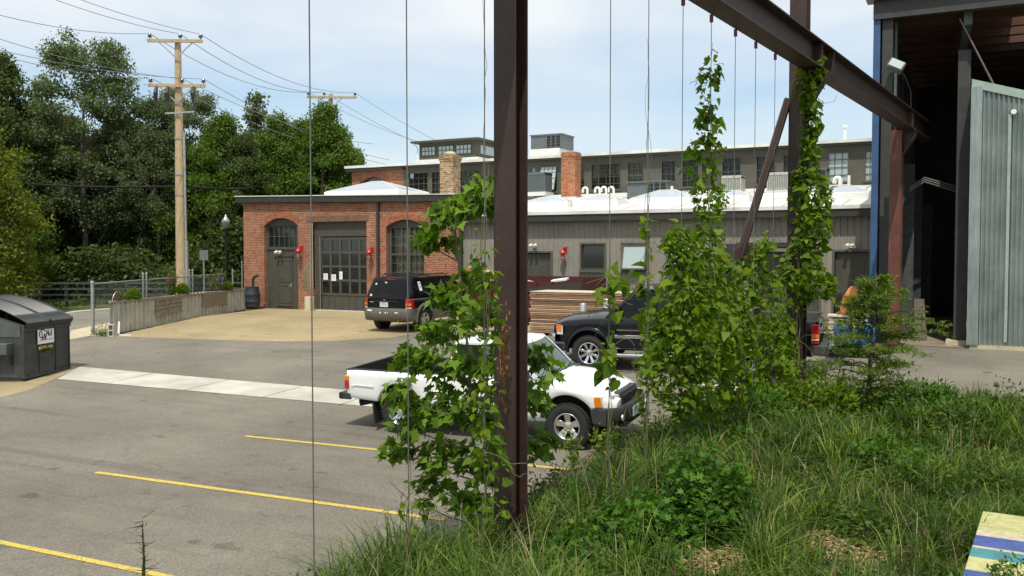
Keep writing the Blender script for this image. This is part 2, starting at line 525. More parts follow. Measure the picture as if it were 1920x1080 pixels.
M['leaf_vine'] = mk_leaf('vine_leaves', (0.042, 0.096, 0.006), (0.175, 0.250, 0.014), 0.46)
M['leaf_bush'] = mk_leaf('bush_leaves', (0.024, 0.074, 0.007), (0.082, 0.180, 0.014), 0.3)
M['leaf_weed'] = mk_leaf('weed_leaves', (0.028, 0.066, 0.007), (0.090, 0.155, 0.018), 0.3)
M['leaf_larch'] = mk_leaf('feathery_needles', (0.060, 0.118, 0.008), (0.185, 0.265, 0.020), 0.3)
M['leaf_grass'] = mk_leaf('grass_blades', (0.010, 0.036, 0.004), (0.125, 0.205, 0.028), 0.3, 0.5, patch=1.1)
M['leaf_dry'] = mk_leaf('dry_blades', (0.17, 0.14, 0.06), (0.40, 0.34, 0.19), 0.3, tcol=(1.2, 1.1, 0.8))
# ================================================================ the ground
def sheet(name, pts, dz, mat, kind='structure', zf=None):
    """flat polygon draped on the lot (the lot only bends at y = 12 and y = 25.5)"""
    bm = bmesh.new()
    vs = [bm.verts.new((p[0], p[1], 0)) for p in pts]
    bm.faces.new(vs)
    for yb in (12.0, 25.5):
        bmesh.ops.bisect_plane(bm, geom=bm.verts[:] + bm.edges[:] + bm.faces[:], plane_co=(0, yb, 0), plane_no=(0, 1, 0))
    for v in bm.verts: v.co.z = g(v.co.y) + dz
    bmesh.ops.recalc_face_normals(bm, faces=bm.faces)
    for f in bm.faces:
        if f.normal.z < 0: f.normal_flip()
    me = bpy.data.meshes.new(name); bm.to_mesh(me); bm.free()
    me.materials.append(mat)
    o = bpy.data.objects.new(name, me); COL.objects.link(o)
    o['kind'] = kind
    return o
sheet('ground', [(-1500, -1500), (1500, -1500), (1500, 1500), (-1500, 1500)], -0.06, M['verge'])
def XY(px, py): p = G(px, py); return (p.x, p.y)
# parking lot
sheet('parking_lot', [(-60, -6), (30, -6), (30, 40), XY(172, 634)[:1] + (40,), XY(160, 632), XY(-120, 664)], 0.0, M['asphalt'])
# tan gravel court in front of the buildings
a0 = XY(232, 631); 
sheet('gravel_court', [XY(204, 631), XY(300, 634), XY(480, 640), XY(620, 640), XY(735, 633), XY(812, 619), XY(835, 615), XY(1000, 622), XY(1140, 628), XY(1300, 640),
      (-2.7, 27.0), (-2.7, 30.6), (-27.9, 30.6), XY(459, 583.5)], 0.004, M['gravel'])
# tan hard standing under the dumpster and pavement to the road
sheet('dumpster_pad', [XY(-260, 800), XY(0, 746), XY(60, 730), XY(108, 708), XY(150, 688), XY(60, 680), XY(-300, 700)], 0.004, M['gravel'])
sheet('pavement', [XY(-120, 664), XY(60, 645), XY(130, 637), XY(170, 630), XY(205, 630), XY(215, 604), XY(120, 622), XY(-120, 642)], 0.008, M['concrete2'])
sheet('concrete_strip', [XY(107, 711), XY(150, 688), XY(560, 724), XY(760, 741), XY(1000, 760), XY(1105, 769), XY(1105, 798), XY(1000, 790), XY(760, 769), XY(560, 751)], 0.008, M['strip'])
for nm, c in (('strip_joint', [(300, 703.5), (302, 703.8), (268, 726.0), (266, 725.7)]),):
    pass
# road behind the planter
rd = [XY(-200, 640), XY(60, 628), XY(130, 620), XY(230, 606), XY(470, 584)]
sheet('road', [XY(-400, 652), XY(60, 630), XY(130, 622), XY(215, 604), XY(459, 572), (-24, 55), (-34, 55), XY(400, 553), XY(205, 580), XY(120, 588), XY(0, 594), XY(-400, 612)], 0.004, M['road'])
sheet('concrete_kerb', [XY(120, 586.0), XY(205, 578), XY(400, 551.5), XY(400, 553.5), XY(205, 580.5), XY(120, 588.5)], 0.012, M['concrete'])
for k in range(1, 7):                      # control joints and stains across the strip
    a = (150 + 140 * k, 688 + (11.9) * k); b = (107 + 140 * k, 711 + 12.1 * k)
    d_ = Vector((G(*b).x - G(*a).x, G(*b).y - G(*a).y, 0)); 
    q_ = G(*a); e_ = Vector((0.012, 0, 0)); yy = q_.y - 1.35
    sheet('strip_joint', [(q_.x, q_.y - 0.02), (q_.x + 0.025, q_.y - 0.02), (q_.x + 0.025, yy), (q_.x, yy)], 0.010, M['soil'])
# asphalt wear patches
def paint_line(p0, p1, w):
    a = G(*p0); b = G(*p1)
    d = (b - a); d.z = 0; d.normalize()
    n = Vector((-d.y, d.x, 0)) * w / 2
    k = 14; L_ = []; R2 = []
    rr = random.Random(int(p0[0]))
    for i in range(k + 1):
        q = a.lerp(b, i / k); j = rr.uniform(-0.006, 0.006)
        L_.append(q + n * (1 + j * 10)); R2.append(q - n * (1 - j * 10))
    pts = [(p.x, p.y) for p in L_] + [(p.x, p.y) for p in reversed(R2)]
    o = sheet('parking_line', pts, 0.006, M['yellow'])
    return o
paint_line((460, 818), (1068, 881), 0.102)
paint_line((180, 886), (834, 975), 0.102)
paint_line((-160, 984.5), (420, 1103), 0.092)

# planting bed
BEDPX = [(380, 1180), (560, 1130), (690, 1085), (760, 1045), (830, 1012), (880, 985), (960, 952), (1065, 884), (1150, 838), (1240, 792), (1330, 758), (1430, 748), (1560, 744), (1700, 760), (1800, 770), (1990, 786), (2300, 830)]
BED = [XY(*p) for p in BEDPX] + [(5.5, 6), (4, 0.3), (-2, -1.0), (-5, 3.0)]
BEDA = np.array(BED)
def bed_dist(P):
    """signed distance to the bed edge, positive inside"""
    P = np.atleast_2d(P)
    A = BEDA; B = np.roll(BEDA, -1, 0)
    d = np.full(len(P), 1e9); ins = np.zeros(len(P), bool)
    for a, b in zip(A, B):
        ab = b - a; t = np.clip(((P - a) @ ab) / (ab @ ab), 0, 1)
        q = a + t[:, None] * ab
        d = np.minimum(d, np.hypot(*(P - q).T))
        c = (a[1] > P[:, 1]) != (b[1] > P[:, 1])
        xx = a[0] + (P[:, 1] - a[1]) * (b[0] - a[0]) / (b[1] - a[1] + 1e-12)
        ins ^= c & (P[:, 0] < xx)
    return np.where(ins, d, -d)
def gy_np(y): return np.where(y > 25.5, 0, np.where(y < 12, -0.70, -0.70 * (25.5 - y) / 13.5))
def bed_z_np(x, y):
    x = np.asarray(x, float); y = np.asarray(y, float)
    sd = bed_dist(np.stack([x.ravel(), y.ravel()], 1)).reshape(x.shape)
    s = np.clip(sd / 1.8, -0.4, 1)
    h = np.where(s < 0, s * 0.25, 0.42 * (s * s * (3 - 2 * s)))
    lump = 0.05 * np.sin(x * 2.1 + y * 0.7) * np.sin(y * 1.7 - x * 0.9) * np.clip(s, 0, 1)
    return gy_np(y) + h + lump + 0.01
def bed_z(x, y): return float(bed_z_np(np.array([x]), np.array([y]))[0])
def GB(px, py): return march(px, py, lambda x, y: max(g(y), bed_z(x, y)))
xs = np.arange(-8, 9, 0.16); ys = np.arange(-1, 21, 0.16)
XX, YY = np.meshgrid(xs, ys)
ZZ = bed_z_np(XX, YY)
SD = bed_dist(np.stack([XX.ravel(), YY.ravel()], 1)).reshape(XX.shape)
nx = len(xs)
q = []
for j in range(len(ys) - 1):
    for i in range(nx - 1):
        if SD[j:j + 2, i:i + 2].max() > -0.25:
            a = j * nx + i; q.append((a, a + 1, a + nx + 1, a + nx))
o = mesh_np('planting_bed_soil', np.stack([XX.ravel(), YY.ravel(), ZZ.ravel() + np.random.RandomState(1).normal(0, 0.012, XX.size)], 1), [np.array(q)], M['soil'], smooth=True)
o['kind'] = 'structure'

# ================================================================ the brick building
YF = 30.5
def fx(px, Y=YF): return PY(px, 474, Y).x
def fz(px, py, Y=YF): return PY(px, py, Y).z
bb = empty('brick_building', (fx(457), YF, 0), 0, 'low red brick workshop with arched door bay and glazed overhead door', 'building')
def rel(o_, par):                     # keep world coordinates under a moved empty
    o_.parent = par
    o_.matrix_parent_inverse = Matrix.Translation(-Vector(par.location))
    return o_
XL, XR = fx(457), fx(861)
zt_l, zt_r = fz(455, 381), fz(850, 379)
def ztop(x): return zt_l + (zt_r - zt_l) * (x - XL) / (XR - XL)
def arch_fn(xa, xb, zs, zc):
    def f(x):
        w = (xb - xa) / 2; h = zc - zs; r = (w * w + h * h) / (2 * h); cx = (xa + xb) / 2; cz = zc - r
        return cz + math.sqrt(max(0, r * r - (x - cx) ** 2))
    return f
op = []
a_, b_ = fx(495.5), fx(558.7); op.append((a_, b_, -0.02, arch_fn(a_, b_, fz(527, 423), fz(527, 408.5))))
dA = (a_, b_)
a_, b_ = fx(587), fx(687.3); zz = fz(637, 415.5); op.append((a_, b_, -0.02, lambda x, zz=zz: zz))
dB = (a_, b_)
a_, b_ = fx(724), fx(795.6); op.append((a_, b_, 0.85, arch_fn(a_, b_, fz(760, 425), fz(760, 411.5))))
dC = (a_, b_)
w = MB()
TH = 0.32
def wall_strip(w, x0, x1, z0a, z0b, z1a, z1b, y0, y1):
    P = [(x0, y0, z0a), (x1, y0, z0b), (x1, y0, z1b), (x0, y0, z1a), (x0, y1, z0a), (x1, y1, z0b), (x1, y1, z1b), (x0, y1, z1a)]
    w.add(P, [(0, 1, 2, 3), (5, 4, 7, 6), (0, 4, 5, 1), (3, 2, 6, 7)])
def wall_open(w, xl, xr, zt, y0, y1, ops, base=-0.05):
    x = xl
    for (xa, xb, z0, fn) in ops:
        wall_strip(w, x, xa, base, base, zt(x), zt(xa), y0, y1)
        n = 16
        for i in range(n):
            u, v = xa + (xb - xa) * i / n, xa + (xb - xa) * (i + 1) / n
            wall_strip(w, u, v, fn(u), fn(v), zt(u), zt(v), y0, y1)
            if z0 > base: wall_strip(w, u, v, base, base, z0, z0, y0, y1)
        for q_ in (xa, xb):
            w.add([(q_, y0, z0), (q_, y1, z0), (q_, y1, fn(q_)), (q_, y0, fn(q_))], [(0, 1, 2, 3)])
        x = xb
    wall_strip(w, x, xr, base, base, zt(x), zt(xr), y0, y1)
    w.add([(xl, y0, base), (xl, y1, base), (xl, y1, zt(xl)), (xl, y0, zt(xl))], [(0, 1, 2, 3)])
    w.add([(xr, y0, base), (xr, y1, base), (xr, y1, zt(xr)), (xr, y0, zt(xr))], [(0, 1, 2, 3)])
wall_open(w, XL, XR, ztop, YF, YF + TH, op)
w.span((XL, YF + TH, -0.05), (XL + TH, YF + 8.5, zt_l - 0.02))      # side wall going back
rel(w.build('wall', M['brick']), bb)
# soldier-course arches standing a little proud
def arch_course(x0, x1, fn, h=0.24):
    a = MB(); n = 22; ext = 0.13
    cx = (x0 + x1) / 2
    for i in range(n):
        u, v = x0 + (x1 - x0) * (i + 0.06) / n, x0 + (x1 - x0) * (i + 0.94) / n
        du = (u - cx) / (x1 - x0) * ext * 2; dv = (v - cx) / (x1 - x0) * ext * 2
        a.prism([(u, YF - 0.012, fn(u)), (v, YF - 0.012, fn(v)), (v + dv, YF - 0.012, fn(v) + h), (u + du, YF - 0.012, fn(u) + h)], (0, 0.05, 0))
    return a
m_ = pm('arch_brick', (0.30, 0.11, 0.06), 0.9, var=0.4, scale=7, world=True)
rel(arch_course(dA[0], dA[1], op[0][3]).build('brick_arch', m_), bb)
rel(arch_course(dC[0], dC[1], op[2][3]).build('brick_arch', m_), bb)
l = MB().span((fx(575), YF - 0.02, fz(637, 415)), (fx(691), YF + 0.1, fz(637, 404.5)))
rel(l.build('lintel', M['brownstone']), bb)
# fascia and roof
f_ = MB()
OV = 0.20
za, zb = zt_l + 0.02, zt_r + 0.02
hf = fz(455, 370) - fz(455, 381)
f_.add([(XL - 0.25, YF - OV, za), (XR + 0.05, YF - OV, zb), (XR + 0.05, YF - OV, zb + hf), (XL - 0.25, YF - OV, za + hf),
        (XL - 0.25, YF + 0.3, za), (XR + 0.05, YF + 0.3, zb), (XR + 0.05, YF + 0.3, zb + hf), (XL - 0.25, YF + 0.3, za + hf)],
       [(0, 1, 2, 3), (0, 4, 5, 1), (3, 2, 6, 7), (0, 3, 7, 4), (1, 5, 6, 2)])
rel(f_.build('fascia', M['dark_trim']), bb)
r_ = MB()
r_.add([(XL - 0.3, YF - OV - 0.03, za + hf), (XR + 0.06, YF - OV - 0.03, zb + hf), (XR + 0.06, YF + 8.5, zb + hf + 0.1), (XL - 0.3, YF + 8.5, za + hf + 0.1),
        (XL - 0.3, YF - OV - 0.03, za + hf + 0.035), (XR + 0.06, YF - OV - 0.03, zb + hf + 0.035), (XR + 0.06, YF + 8.5, zb + hf + 0.14), (XL - 0.3, YF + 8.5, za + hf + 0.14)],
       [(0, 3, 2, 1), (4, 5, 6, 7), (0, 1, 5, 4), (1, 2, 6, 5), (2, 3, 7, 6), (3, 0, 4, 7)])
rel(r_.build('roof', M['white_roof']), bb)
# arched door bay
ya = YF + 0.2
zd = fz(527, 467)
fr = MB()
fnA = op[0][3]
n = 14
for i in range(n):                     # tympanum board above the transom
    u, v = dA[0] + (dA[1] - dA[0]) * i / n, dA[0] + (dA[1] - dA[0]) * (i + 1) / n
    z0 = fz(527, 423) - 0.02
    fr.add([(u, ya - 0.03, z0), (v, ya - 0.03, z0), (v, ya - 0.03, fnA(v)), (u, ya - 0.03, fnA(u))], [(0, 1, 2, 3)])
fr.span((dA[0], ya - 0.05, zd - 0.02), (dA[1], ya + 0.05, zd + 0.10))
fr.span((dA[0], ya - 0.04, zd), (dA[0] + 0.14, ya + 0.04, fz(527, 422)))
fr.span((dA[1] - 0.06, ya - 0.04, zd), (dA[1], ya + 0.04, fz(527, 422)))
tw = rel(fr.build('transom_window', M['olive']), bb)
x0, x1 = dA[0] + 0.14, dA[1] - 0.06
z0, z1 = zd + 0.10, fz(527, 423)
mb = MB()
for i in range(1, 6): mb.span((x0 + (x1 - x0) * i / 6 - 0.012, ya - 0.03, z0), (x0 + (x1 - x0) * i / 6 + 0.012, ya + 0.01, z1))
mb.span((x0, ya - 0.031, z0 + (z1 - z0) * 0.48), (x1, ya + 0.011, z0 + (z1 - z0) * 0.48 + 0.025))
rel(mb.build('glazing_bars', M['olive2']), bb).parent = tw
tw.children[0].matrix_parent_inverse = Matrix.Identity(4)
def sub(o_, par):
    o_.parent = par; o_.matrix_parent_inverse = Matrix.Identity(4); return o_
sub(MB().span((x0, ya, z0), (x1, ya + 0.01, z1)).build('pane', M['glass_dark']), tw)
dp = MB().span((dA[0], ya, -0.02), (dA[1], ya + 0.06, zd - 0.02))
hx0, hx1 = fx(513.5), fx(543)
dtop = fz(527, 482)
dp.span((hx0 - 0.12, ya - 0.07, dtop + 0.02), (hx1 + 0.06, ya, dtop + 0.07))
# leaf of the hinged door, with recess lines
door = rel(dp.build('door_panel', M['olive']), bb)
lf = MB().span((hx0, ya - 0.035, 0.12), (hx1, ya, dtop))
for (u0, u1, v0, v1) in ((0.12, 0.88, 0.50, 0.93), (0.12, 0.88, 0.07, 0.42)):
    X0, X1 = hx0 + (hx1 - hx0) * u0, hx0 + (hx1 - hx0) * u1
    Z0, Z1 = 0.12 + (dtop - 0.12) * v0, 0.12 + (dtop - 0.12) * v1
    for (p, q_) in (((X0, Z0), (X1, Z0)), ((X1, Z0), (X1, Z1)), ((X1, Z1), (X0, Z1)), ((X0, Z1), (X0, Z0))):
        lf.bar((p[0], ya - 0.04, p[1]), (q_[0], ya - 0.04, q_[1]), 0.02, 0.035)
lf_o = sub(lf.build('door', M['olive']), door)
sub(MB().cyl((hx1 - 0.06, ya - 0.09, 1.0), (hx1 - 0.06, ya - 0.03, 1.0), 0.03, 10).span((hx1 - 0.18, ya - 0.1, 0.985), (hx1 - 0.05, ya - 0.08, 1.015)).span((hx1 - 0.085, ya - 0.05, 0.9), (hx1 - 0.035, ya - 0.034, 1.12)).build('handle', M['galv']), door)
# overhead door
yb = YF + 0.22
ob = MB()
zt_o = zz
zc0 = fz(637, 443)
ob.span((dB[0], yb - 0.06, zc0), (dB[1], yb + 0.06, zt_o))                      # blank header board
gx0 = fx(597)
ob.span((dB[0], yb - 0.05, -0.02), (gx0 - 0.04, yb + 0.05, zc0))
oh = rel(ob.build('door_header', M['olive']), bb)
od = MB()
xr_ = dB[1]
za_, zb_ = fz(640, 552.5), fz(640, 447)
cols_, rows_ = 5, 4
od.span((gx0, yb - 0.01, 0.0), (xr_, yb + 0.03, za_ - 0.04))
pw = (xr_ - gx0) / cols_
for i in range(cols_ + 1):
    x = gx0 + pw * i
    od.span((max(gx0, x - 0.055), yb - 0.03, za_ - 0.04), (min(xr_, x + 0.055), yb + 0.03, zb_ + 0.06))
ph = (zb_ - za_) / rows_
for j in range(rows_ + 1):
    z = za_ + ph * j
    od.span((gx0, yb - 0.034, z - 0.05), (xr_, yb + 0.034, z + 0.05))
for i in range(1, 7): od.span((gx0 + (xr_ - gx0) * i / 7 - 0.012, yb - 0.03, 0.04), (gx0 + (xr_ - gx0) * i / 7 + 0.012, yb - 0.01, za_ - 0.1))
odo = rel(od.build('overhead_door', M['olive']), bb)
gl = MB()
for i in range(cols_):
    for j in range(rows_):
        gl.span((gx0 + pw * i + 0.05, yb + 0.0, za_ + ph * j + 0.045), (gx0 + pw * (i + 1) - 0.05, yb + 0.012, za_ + ph * (j + 1) - 0.045))
sub(gl.build('panes', M['glass_dark']), odo)
rel(MB().span((gx0 - 0.035, yb - 0.09, 0), (gx0 - 0.01, yb - 0.05, zc0)).build('door_track', M['galv']), bb)
rel(MB().span((dB[0] - 0.16, YF - 0.006, 0.9), (dB[0], YF + 0.1, fz(590, 420))).build('pale_jamb', pm('flaking_jamb', (0.26, 0.26, 0.22), 0.9, var=0.5, scale=12)), bb)
rel(MB().span((dB[0] - 0.5, YF - 0.25, -0.02), (dB[1] + 0.05, YF + 0.3, 0.03)).build('threshold', M['concrete']), bb)
rel(MB().span((fx(567), YF - 0.004, 0.85), (fx(577), YF + 0.1, fz(570, 503))).build('painted_brick_patch', mk_brick('green_tinted_brick', (0.17, 0.17, 0.09), (0.13, 0.12, 0.07), (0.24, 0.22, 0.15))), bb)
# arched window
yc = YF + 0.2
fnC = op[2][3]
fr = MB(); n = 14
for i in range(n):
    u, v = dC[0] + (dC[1] - dC[0]) * i / n, dC[0] + (dC[1] - dC[0]) * (i + 1) / n
    z0 = fz(760, 427)
    fr.add([(u, yc - 0.03, z0), (v, yc - 0.03, z0), (v, yc - 0.03, fnC(v)), (u, yc - 0.03, fnC(u))], [(0, 1, 2, 3)])
fr.span((dC[0], yc - 0.05, 0.85), (dC[0] + 0.17, yc + 0.05, fz(760, 425)))
fr.span((dC[1] - 0.05, yc - 0.05, 0.85), (dC[1], yc + 0.05, fz(760, 425)))
xm = fx(763)
fr.span((xm - 0.08, yc - 0.06, 0.85), (xm + 0.08, yc + 0.05, fz(760, 427)))
zr = fz(760, 477)
fr.span((dC[0] + 0.17, yc - 0.045, zr - 0.04), (dC[1] - 0.05, yc + 0.045, zr + 0.04))
fr.span((dC[0] + 0.17, yc - 0.045, 0.85), (dC[1] - 0.05, yc + 0.045, 0.93))
wn = rel(fr.build('arched_window', M['olive']), bb)
mb = MB()
for (xa, xb) in ((dC[0] + 0.17, xm - 0.08), (xm + 0.08, dC[1] - 0.05)):
    for i in range(1, 3): mb.span((xa + (xb - xa) * i / 3 - 0.009, yc - 0.03, 0.93), (xa + (xb - xa) * i / 3 + 0.009, yc + 0.02, fz(760, 427)))
    for z in np.linspace(0.93, fz(760, 427), 8)[1:-1]: mb.span((xa, yc - 0.031, z - 0.008), (xb, yc + 0.021, z + 0.008))
sub(mb.build('glazing_bars', M['olive2']), wn)
sub(MB().span((dC[0] + 0.15, yc + 0.024, 0.88), (dC[1] - 0.04, yc + 0.034, fz(760, 425))).build('pane', M['glass_pane']), wn)
cu = MB(); rows = []
for z in (0.88, fz(760, 430)):
    rows.append([(x, yc + 0.09 + 0.02 * math.sin(x * 38), z) for x in np.linspace(dC[0] + 0.3, dC[1] - 0.04, 120)])
cu.grid(rows)
sub(cu.build('curtain', M['curtain'], smooth=60), wn)
rel(MB().span((dC[0] - 0.06, YF - 0.05, 0.78), (dC[1] + 0.06, YF + 0.15, 0.85)).build('sill', M['brownstone']), bb)
# sheet coloured near-black for the shade of the room behind the openings
rel(MB().span((XL + 0.4, YF + 1.6, 0), (XR - 0.2, YF + 1.7, zt_r)).build('room_shade_sheet', M['void']), bb)
# downspouts
for p in (710.5, 866):
    x = fx(p)
    d_ = MB().span((x - 0.055, YF - 0.12, 0.1), (x + 0.055, YF - 0.02, ztop(x) + 0.02))
    for z in (1.0, 2.6, 4.2): d_.span((x - 0.085, YF - 0.05, z), (x + 0.085, YF - 0.004, z + 0.04))
    rel(d_.build('downspout', M['dark_trim'], bevel=0.01), bb)
# the sheet behind upper side of the brick wall end (step down to the lower wing)

# pyramid rooflight builder
def skylight(cx, cy, z, wx, wy, h, curb=0.22, ridge=0.0, label='', parent=None, mat='dome'):
    t = empty('skylight', (cx, cy, z), 0, label, 'skylight')
    hx, hy = wx / 2, wy / 2
    MB().span((-hx - 0.06, -hy - 0.06, -0.25), (hx + 0.06, hy + 0.06, curb)).build('curb', M['white_paint'], t, bevel=0.015)
    pts = [(-hx, -hy, curb), (hx, -hy, curb), (hx, hy, curb), (-hx, hy, curb), (-ridge / 2, 0, curb + h), (ridge / 2, 0, curb + h)]
    MB().add(pts, [(0, 1, 5, 4), (1, 2, 5), (2, 3, 4, 5), (3, 0, 4)]).build('dome', M[mat], t)
    fr = MB()
    for a, b in ((0, 4), (1, 5), (2, 5), (3, 4), (4, 5)): fr.bar(Vector(pts[a]) + Vector((0, 0, 0.012)), Vector(pts[b]) + Vector((0, 0, 0.012)), 0.05, 0.03)
    fr.build('frame', M['white_paint'], t)
    return t
c = PY(707, 366, 32.2)
s_ = skylight(c.x, 32.2, c.z - 0.10, 3.7, 2.3, 0.46, ridge=0.5, label='wide glazed pyramid skylight on the roof of the brick workshop')

# ================================================================ the low clad wing
wg = empty('clad_wing', (fx(861), YF, 0), 0, 'long low wing with taupe ribbed cladding, dark doors and a white roof', 'building')
WZ = fz(1300, 0) and 3.62
WXR = PY(1640.5, 474, 26.3).x - 0.2 + 0.0
ww = MB()
ops = []
def opn(p0, p1, ptop, pbot=None):
    xa, xb = fx(p0), fx(p1); zt = fz((p0 + p1) / 2, ptop); z0 = -0.02 if pbot is None else fz((p0 + p1) / 2, pbot)
    ops.append((xa, xb, z0, lambda x, zt=zt: zt)); return (xa, xb, z0, zt)
WO = {}
WO['door1'] = opn(972, 1032.5, 474)
WO['win1'] = opn(1090, 1133, 458, 506)
WO['win2'] = opn(1167, 1213, 458, 507)
WO['win3'] = opn(1252, 1298, 460, 507)
WO['bay'] = opn(1344, 1384, 457)
WO['door2'] = opn(1420, 1536, 473)
WO['door3'] = opn(1565, 1629, 472)
wall_open(ww, XR + 0.003, WXR, lambda x: WZ, YF + 0.05, YF + 0.25, ops)
rel(ww.build('wall', M['clad']), wg)
rb = MB()
x = XR + 0.1
while x < WXR:
    segs = [(-0.02, WZ - 0.02)]
    for (xa, xb, z0, fn) in ops:
        if xa - 0.05 < x < xb + 0.05:
            segs = [(fn(x) + 0.06, WZ - 0.02)] + ([(-0.02, z0 - 0.05)] if z0 > 0.3 else [])
    for (z0, z1) in segs: rb.prism([(x - 0.028, YF + 0.052, z0), (x - 0.016, YF + 0.030, z0), (x + 0.016, YF + 0.030, z0), (x + 0.028, YF + 0.052, z0)], (0, 0, z1 - z0))
    x += 0.205
rel(rb.build('cladding_ribs', M['clad']), wg)
fa = MB().span((XR + 0.06, YF - 0.27, WZ - 0.02), (WXR, YF + 0.3, WZ + 0.22))
rel(fa.build('fascia', M['dark_trim']), wg)
rf = MB()
RZ0, RZ1 = WZ + 0.22, 5.05
def roof_z(y): return RZ0 + 0.03 + (RZ1 - RZ0) * (y - (YF - 0.30)) / (39 - YF + 0.45)
rf.add([(XR + 0.07, YF - 0.31, RZ0), (WXR, YF - 0.31, RZ0), (WXR, YF - 0.31, RZ0 + 0.12), (XR + 0.07, YF - 0.31, RZ0 + 0.12),
        (XR + 0.07, 39.0, RZ1), (WXR, 39.0, RZ1), (WXR, 39.0, RZ1 + 0.12), (XR + 0.07, 39.0, RZ1 + 0.12)],
       [(0, 1, 2, 3), (3, 2, 6, 7), (0, 3, 7, 4), (1, 5, 6, 2), (0, 4, 5, 1)])
rel(rf.build('roof', M['white_roof']), wg)
sm_ = MB(); x = XR + 1.2
while x < WXR:
    sm_.bar((x, YF - 0.28, RZ0 + 0.127), (x, 38.9, RZ1 + 0.127), 0.05, 0.016); x += 1.85
for yy in (33.4, 36.4): sm_.bar((XR + 0.2, yy, RZ0 + 0.125 + (RZ1 - RZ0) * (yy - YF + 0.31) / 8.81), (WXR, yy, RZ0 + 0.125 + (RZ1 - RZ0) * (yy - YF + 0.31) / 8.81), 0.06, 0.014)
rel(sm_.build('roof_seams', pm('grey_seam', (0.40, 0.40, 0.37), 0.7, var=0.3)), wg)
rel(MB().span((XR + 0.07, YF + 0.25, 0), (XR + 0.27, YF + 8, WZ)).build('end_wall', M['clad']), wg)
rel(MB().span((XR + 0.4, YF + 2.0, 0), (WXR - 0.1, YF + 2.1, 3.5)).build('room_shade_sheet', M['void']), wg)  # near-black sheet standing in for the wing's unlit interior
# step of the brick building above the wing roof
rel(MB().span((XR - 0.3, YF + TH, 0), (XR, YF + 8.4, zt_r)).build('side_wall', M['brick']), bb)

def framed_door(key, name, leafs=1, y=YF + 0.12, panels=True):
    xa, xb, z0, zt = WO[key]
    f = MB()
    t = 0.07
    f.span((xa - t, YF - 0.01, -0.02), (xa, y + 0.06, zt + t)); f.span((xb, YF - 0.01, -0.02), (xb + t, y + 0.06, zt + t)); f.span((xa, YF - 0.01, zt), (xb, y + 0.06, zt + t))
    d = rel(f.build(name, M['olive2']), wg)
    n = leafs
    lf = MB()
    for i in range(n):
        u0 = xa + (xb - xa) * i / n + 0.01; u1 = xa + (xb - xa) * (i + 1) / n - 0.01
        lf.span((u0, y, 0.0), (u1, y + 0.05, zt - 0.02))
        if panels:
            for (z0_, z1_) in ((0.2, 0.85), (1.0, zt - 0.25)):
                for (p, q_) in (((u0 + .15, z0_), (u1 - .15, z0_)), ((u1 - .15, z0_), (u1 - .15, z1_)), ((u1 - .15, z1_), (u0 + .15, z1_)), ((u0 + .15, z1_), (u0 + .15, z0_))):
                    lf.bar((p[0], y - 0.006, p[1]), (q_[0], y - 0.006, q_[1]), 0.02, 0.03)
    sub(lf.build('leaf', M['olive']), d)
    hx = xb - 0.12
    sub(MB().span((hx - 0.12, y - 0.07, 0.99), (hx, y - 0.05, 1.02)).span((hx - 0.03, y - 0.07, 0.98), (hx, y, 1.03)).build('handle', M['galv']), d)
framed_door('door1', 'door')
framed_door('door2', 'double_door', 2)
framed_door('door3', 'door')
xa, xb, z0, zt = WO['bay']
rel(MB().span((xa, YF + 0.2, 0), (xb, YF + 0.24, zt)).build('recessed_bay', M['glass_dark']), wg)
rel(MB().span((fx(1384) + 0.02, YF - 0.30, fz(1430, 463.5)), (fx(1478), YF + 0.06, fz(1430, 455))).build('door_rail', M['dark_trim']), wg)
rel(MB().span((fx(1404), YF - 0.02, fz(1430, 471.5)), (fx(1478), YF + 0.06, fz(1430, 465.5))).build('door_flashing', M['white_paint']), wg)
def wing_window(key, name, tilt, gm):
    xa, xb, z0, zt = WO[key]
    y = YF + 0.0
    f = MB(); t = 0.06
    f.span((xa - t, y, z0 - t), (xb + t, y + 0.2, z0)).span((xa - t, y, zt), (xb + t, y + 0.2, zt + t)).span((xa - t, y, z0), (xa, y + 0.2, zt)).span((xb, y, z0), (xb + t, y + 0.2, zt))
    f.span((xa - t - 0.03, y - 0.05, z0 - t - 0.03), (xb + t + 0.03, y + 0.04, z0 - t))
    w_ = rel(f.build(name, M['olive2']), wg)
    if tilt:
        s = MB(); a = R_(tilt); h = zt - z0 - 0.02
        dy, dz = -math.sin(a) * h, -math.cos(a) * h
        for x in (xa + 0.03, xb - 0.03): s.bar((x, y + 0.02, zt - 0.02), (x, y + 0.02 + dy, zt - 0.02 + dz), 0.06, 0.05, up=(0, 1, 0))
        for k in (0.03, 0.97): s.bar((xa, y + 0.02 + dy * k, zt - 0.02 + dz * k), (xb, y + 0.02 + dy * k, zt - 0.02 + dz * k), 0.05, 0.06)
        sub(s.build('sash', M['olive2']), w_)
        sub(MB().add([(xa, y + 0.02, zt - 0.02), (xb, y + 0.02, zt - 0.02), (xb, y + 0.02 + dy, zt - 0.02 + dz), (xa, y + 0.02 + dy, zt - 0.02 + dz)], [(0, 1, 2, 3)]).build('pane', M[gm]), w_)
    else:
        sub(MB().span((xa, y + 0.1, z0), (xb, y + 0.11, zt)).build('pane', M[gm]), w_)
        sub(MB().span((xa + (xb - xa) * 0.02, y + 0.07, z0), (xa + 0.05, y + 0.12, zt)).span((xb - 0.05, y + 0.07, z0), (xb, y + 0.12, zt)).span((xa, y + 0.069, zt - 0.06), (xb, y + 0.119, zt)).span((xa, y + 0.069, z0), (xb, y + 0.119, z0 + 0.06)).build('sash', M['olive']), w_)
wing_window('win1', 'window', 0, 'glass_dark')
wing_window('win2', 'awning_window', 14, 'glass_pale')
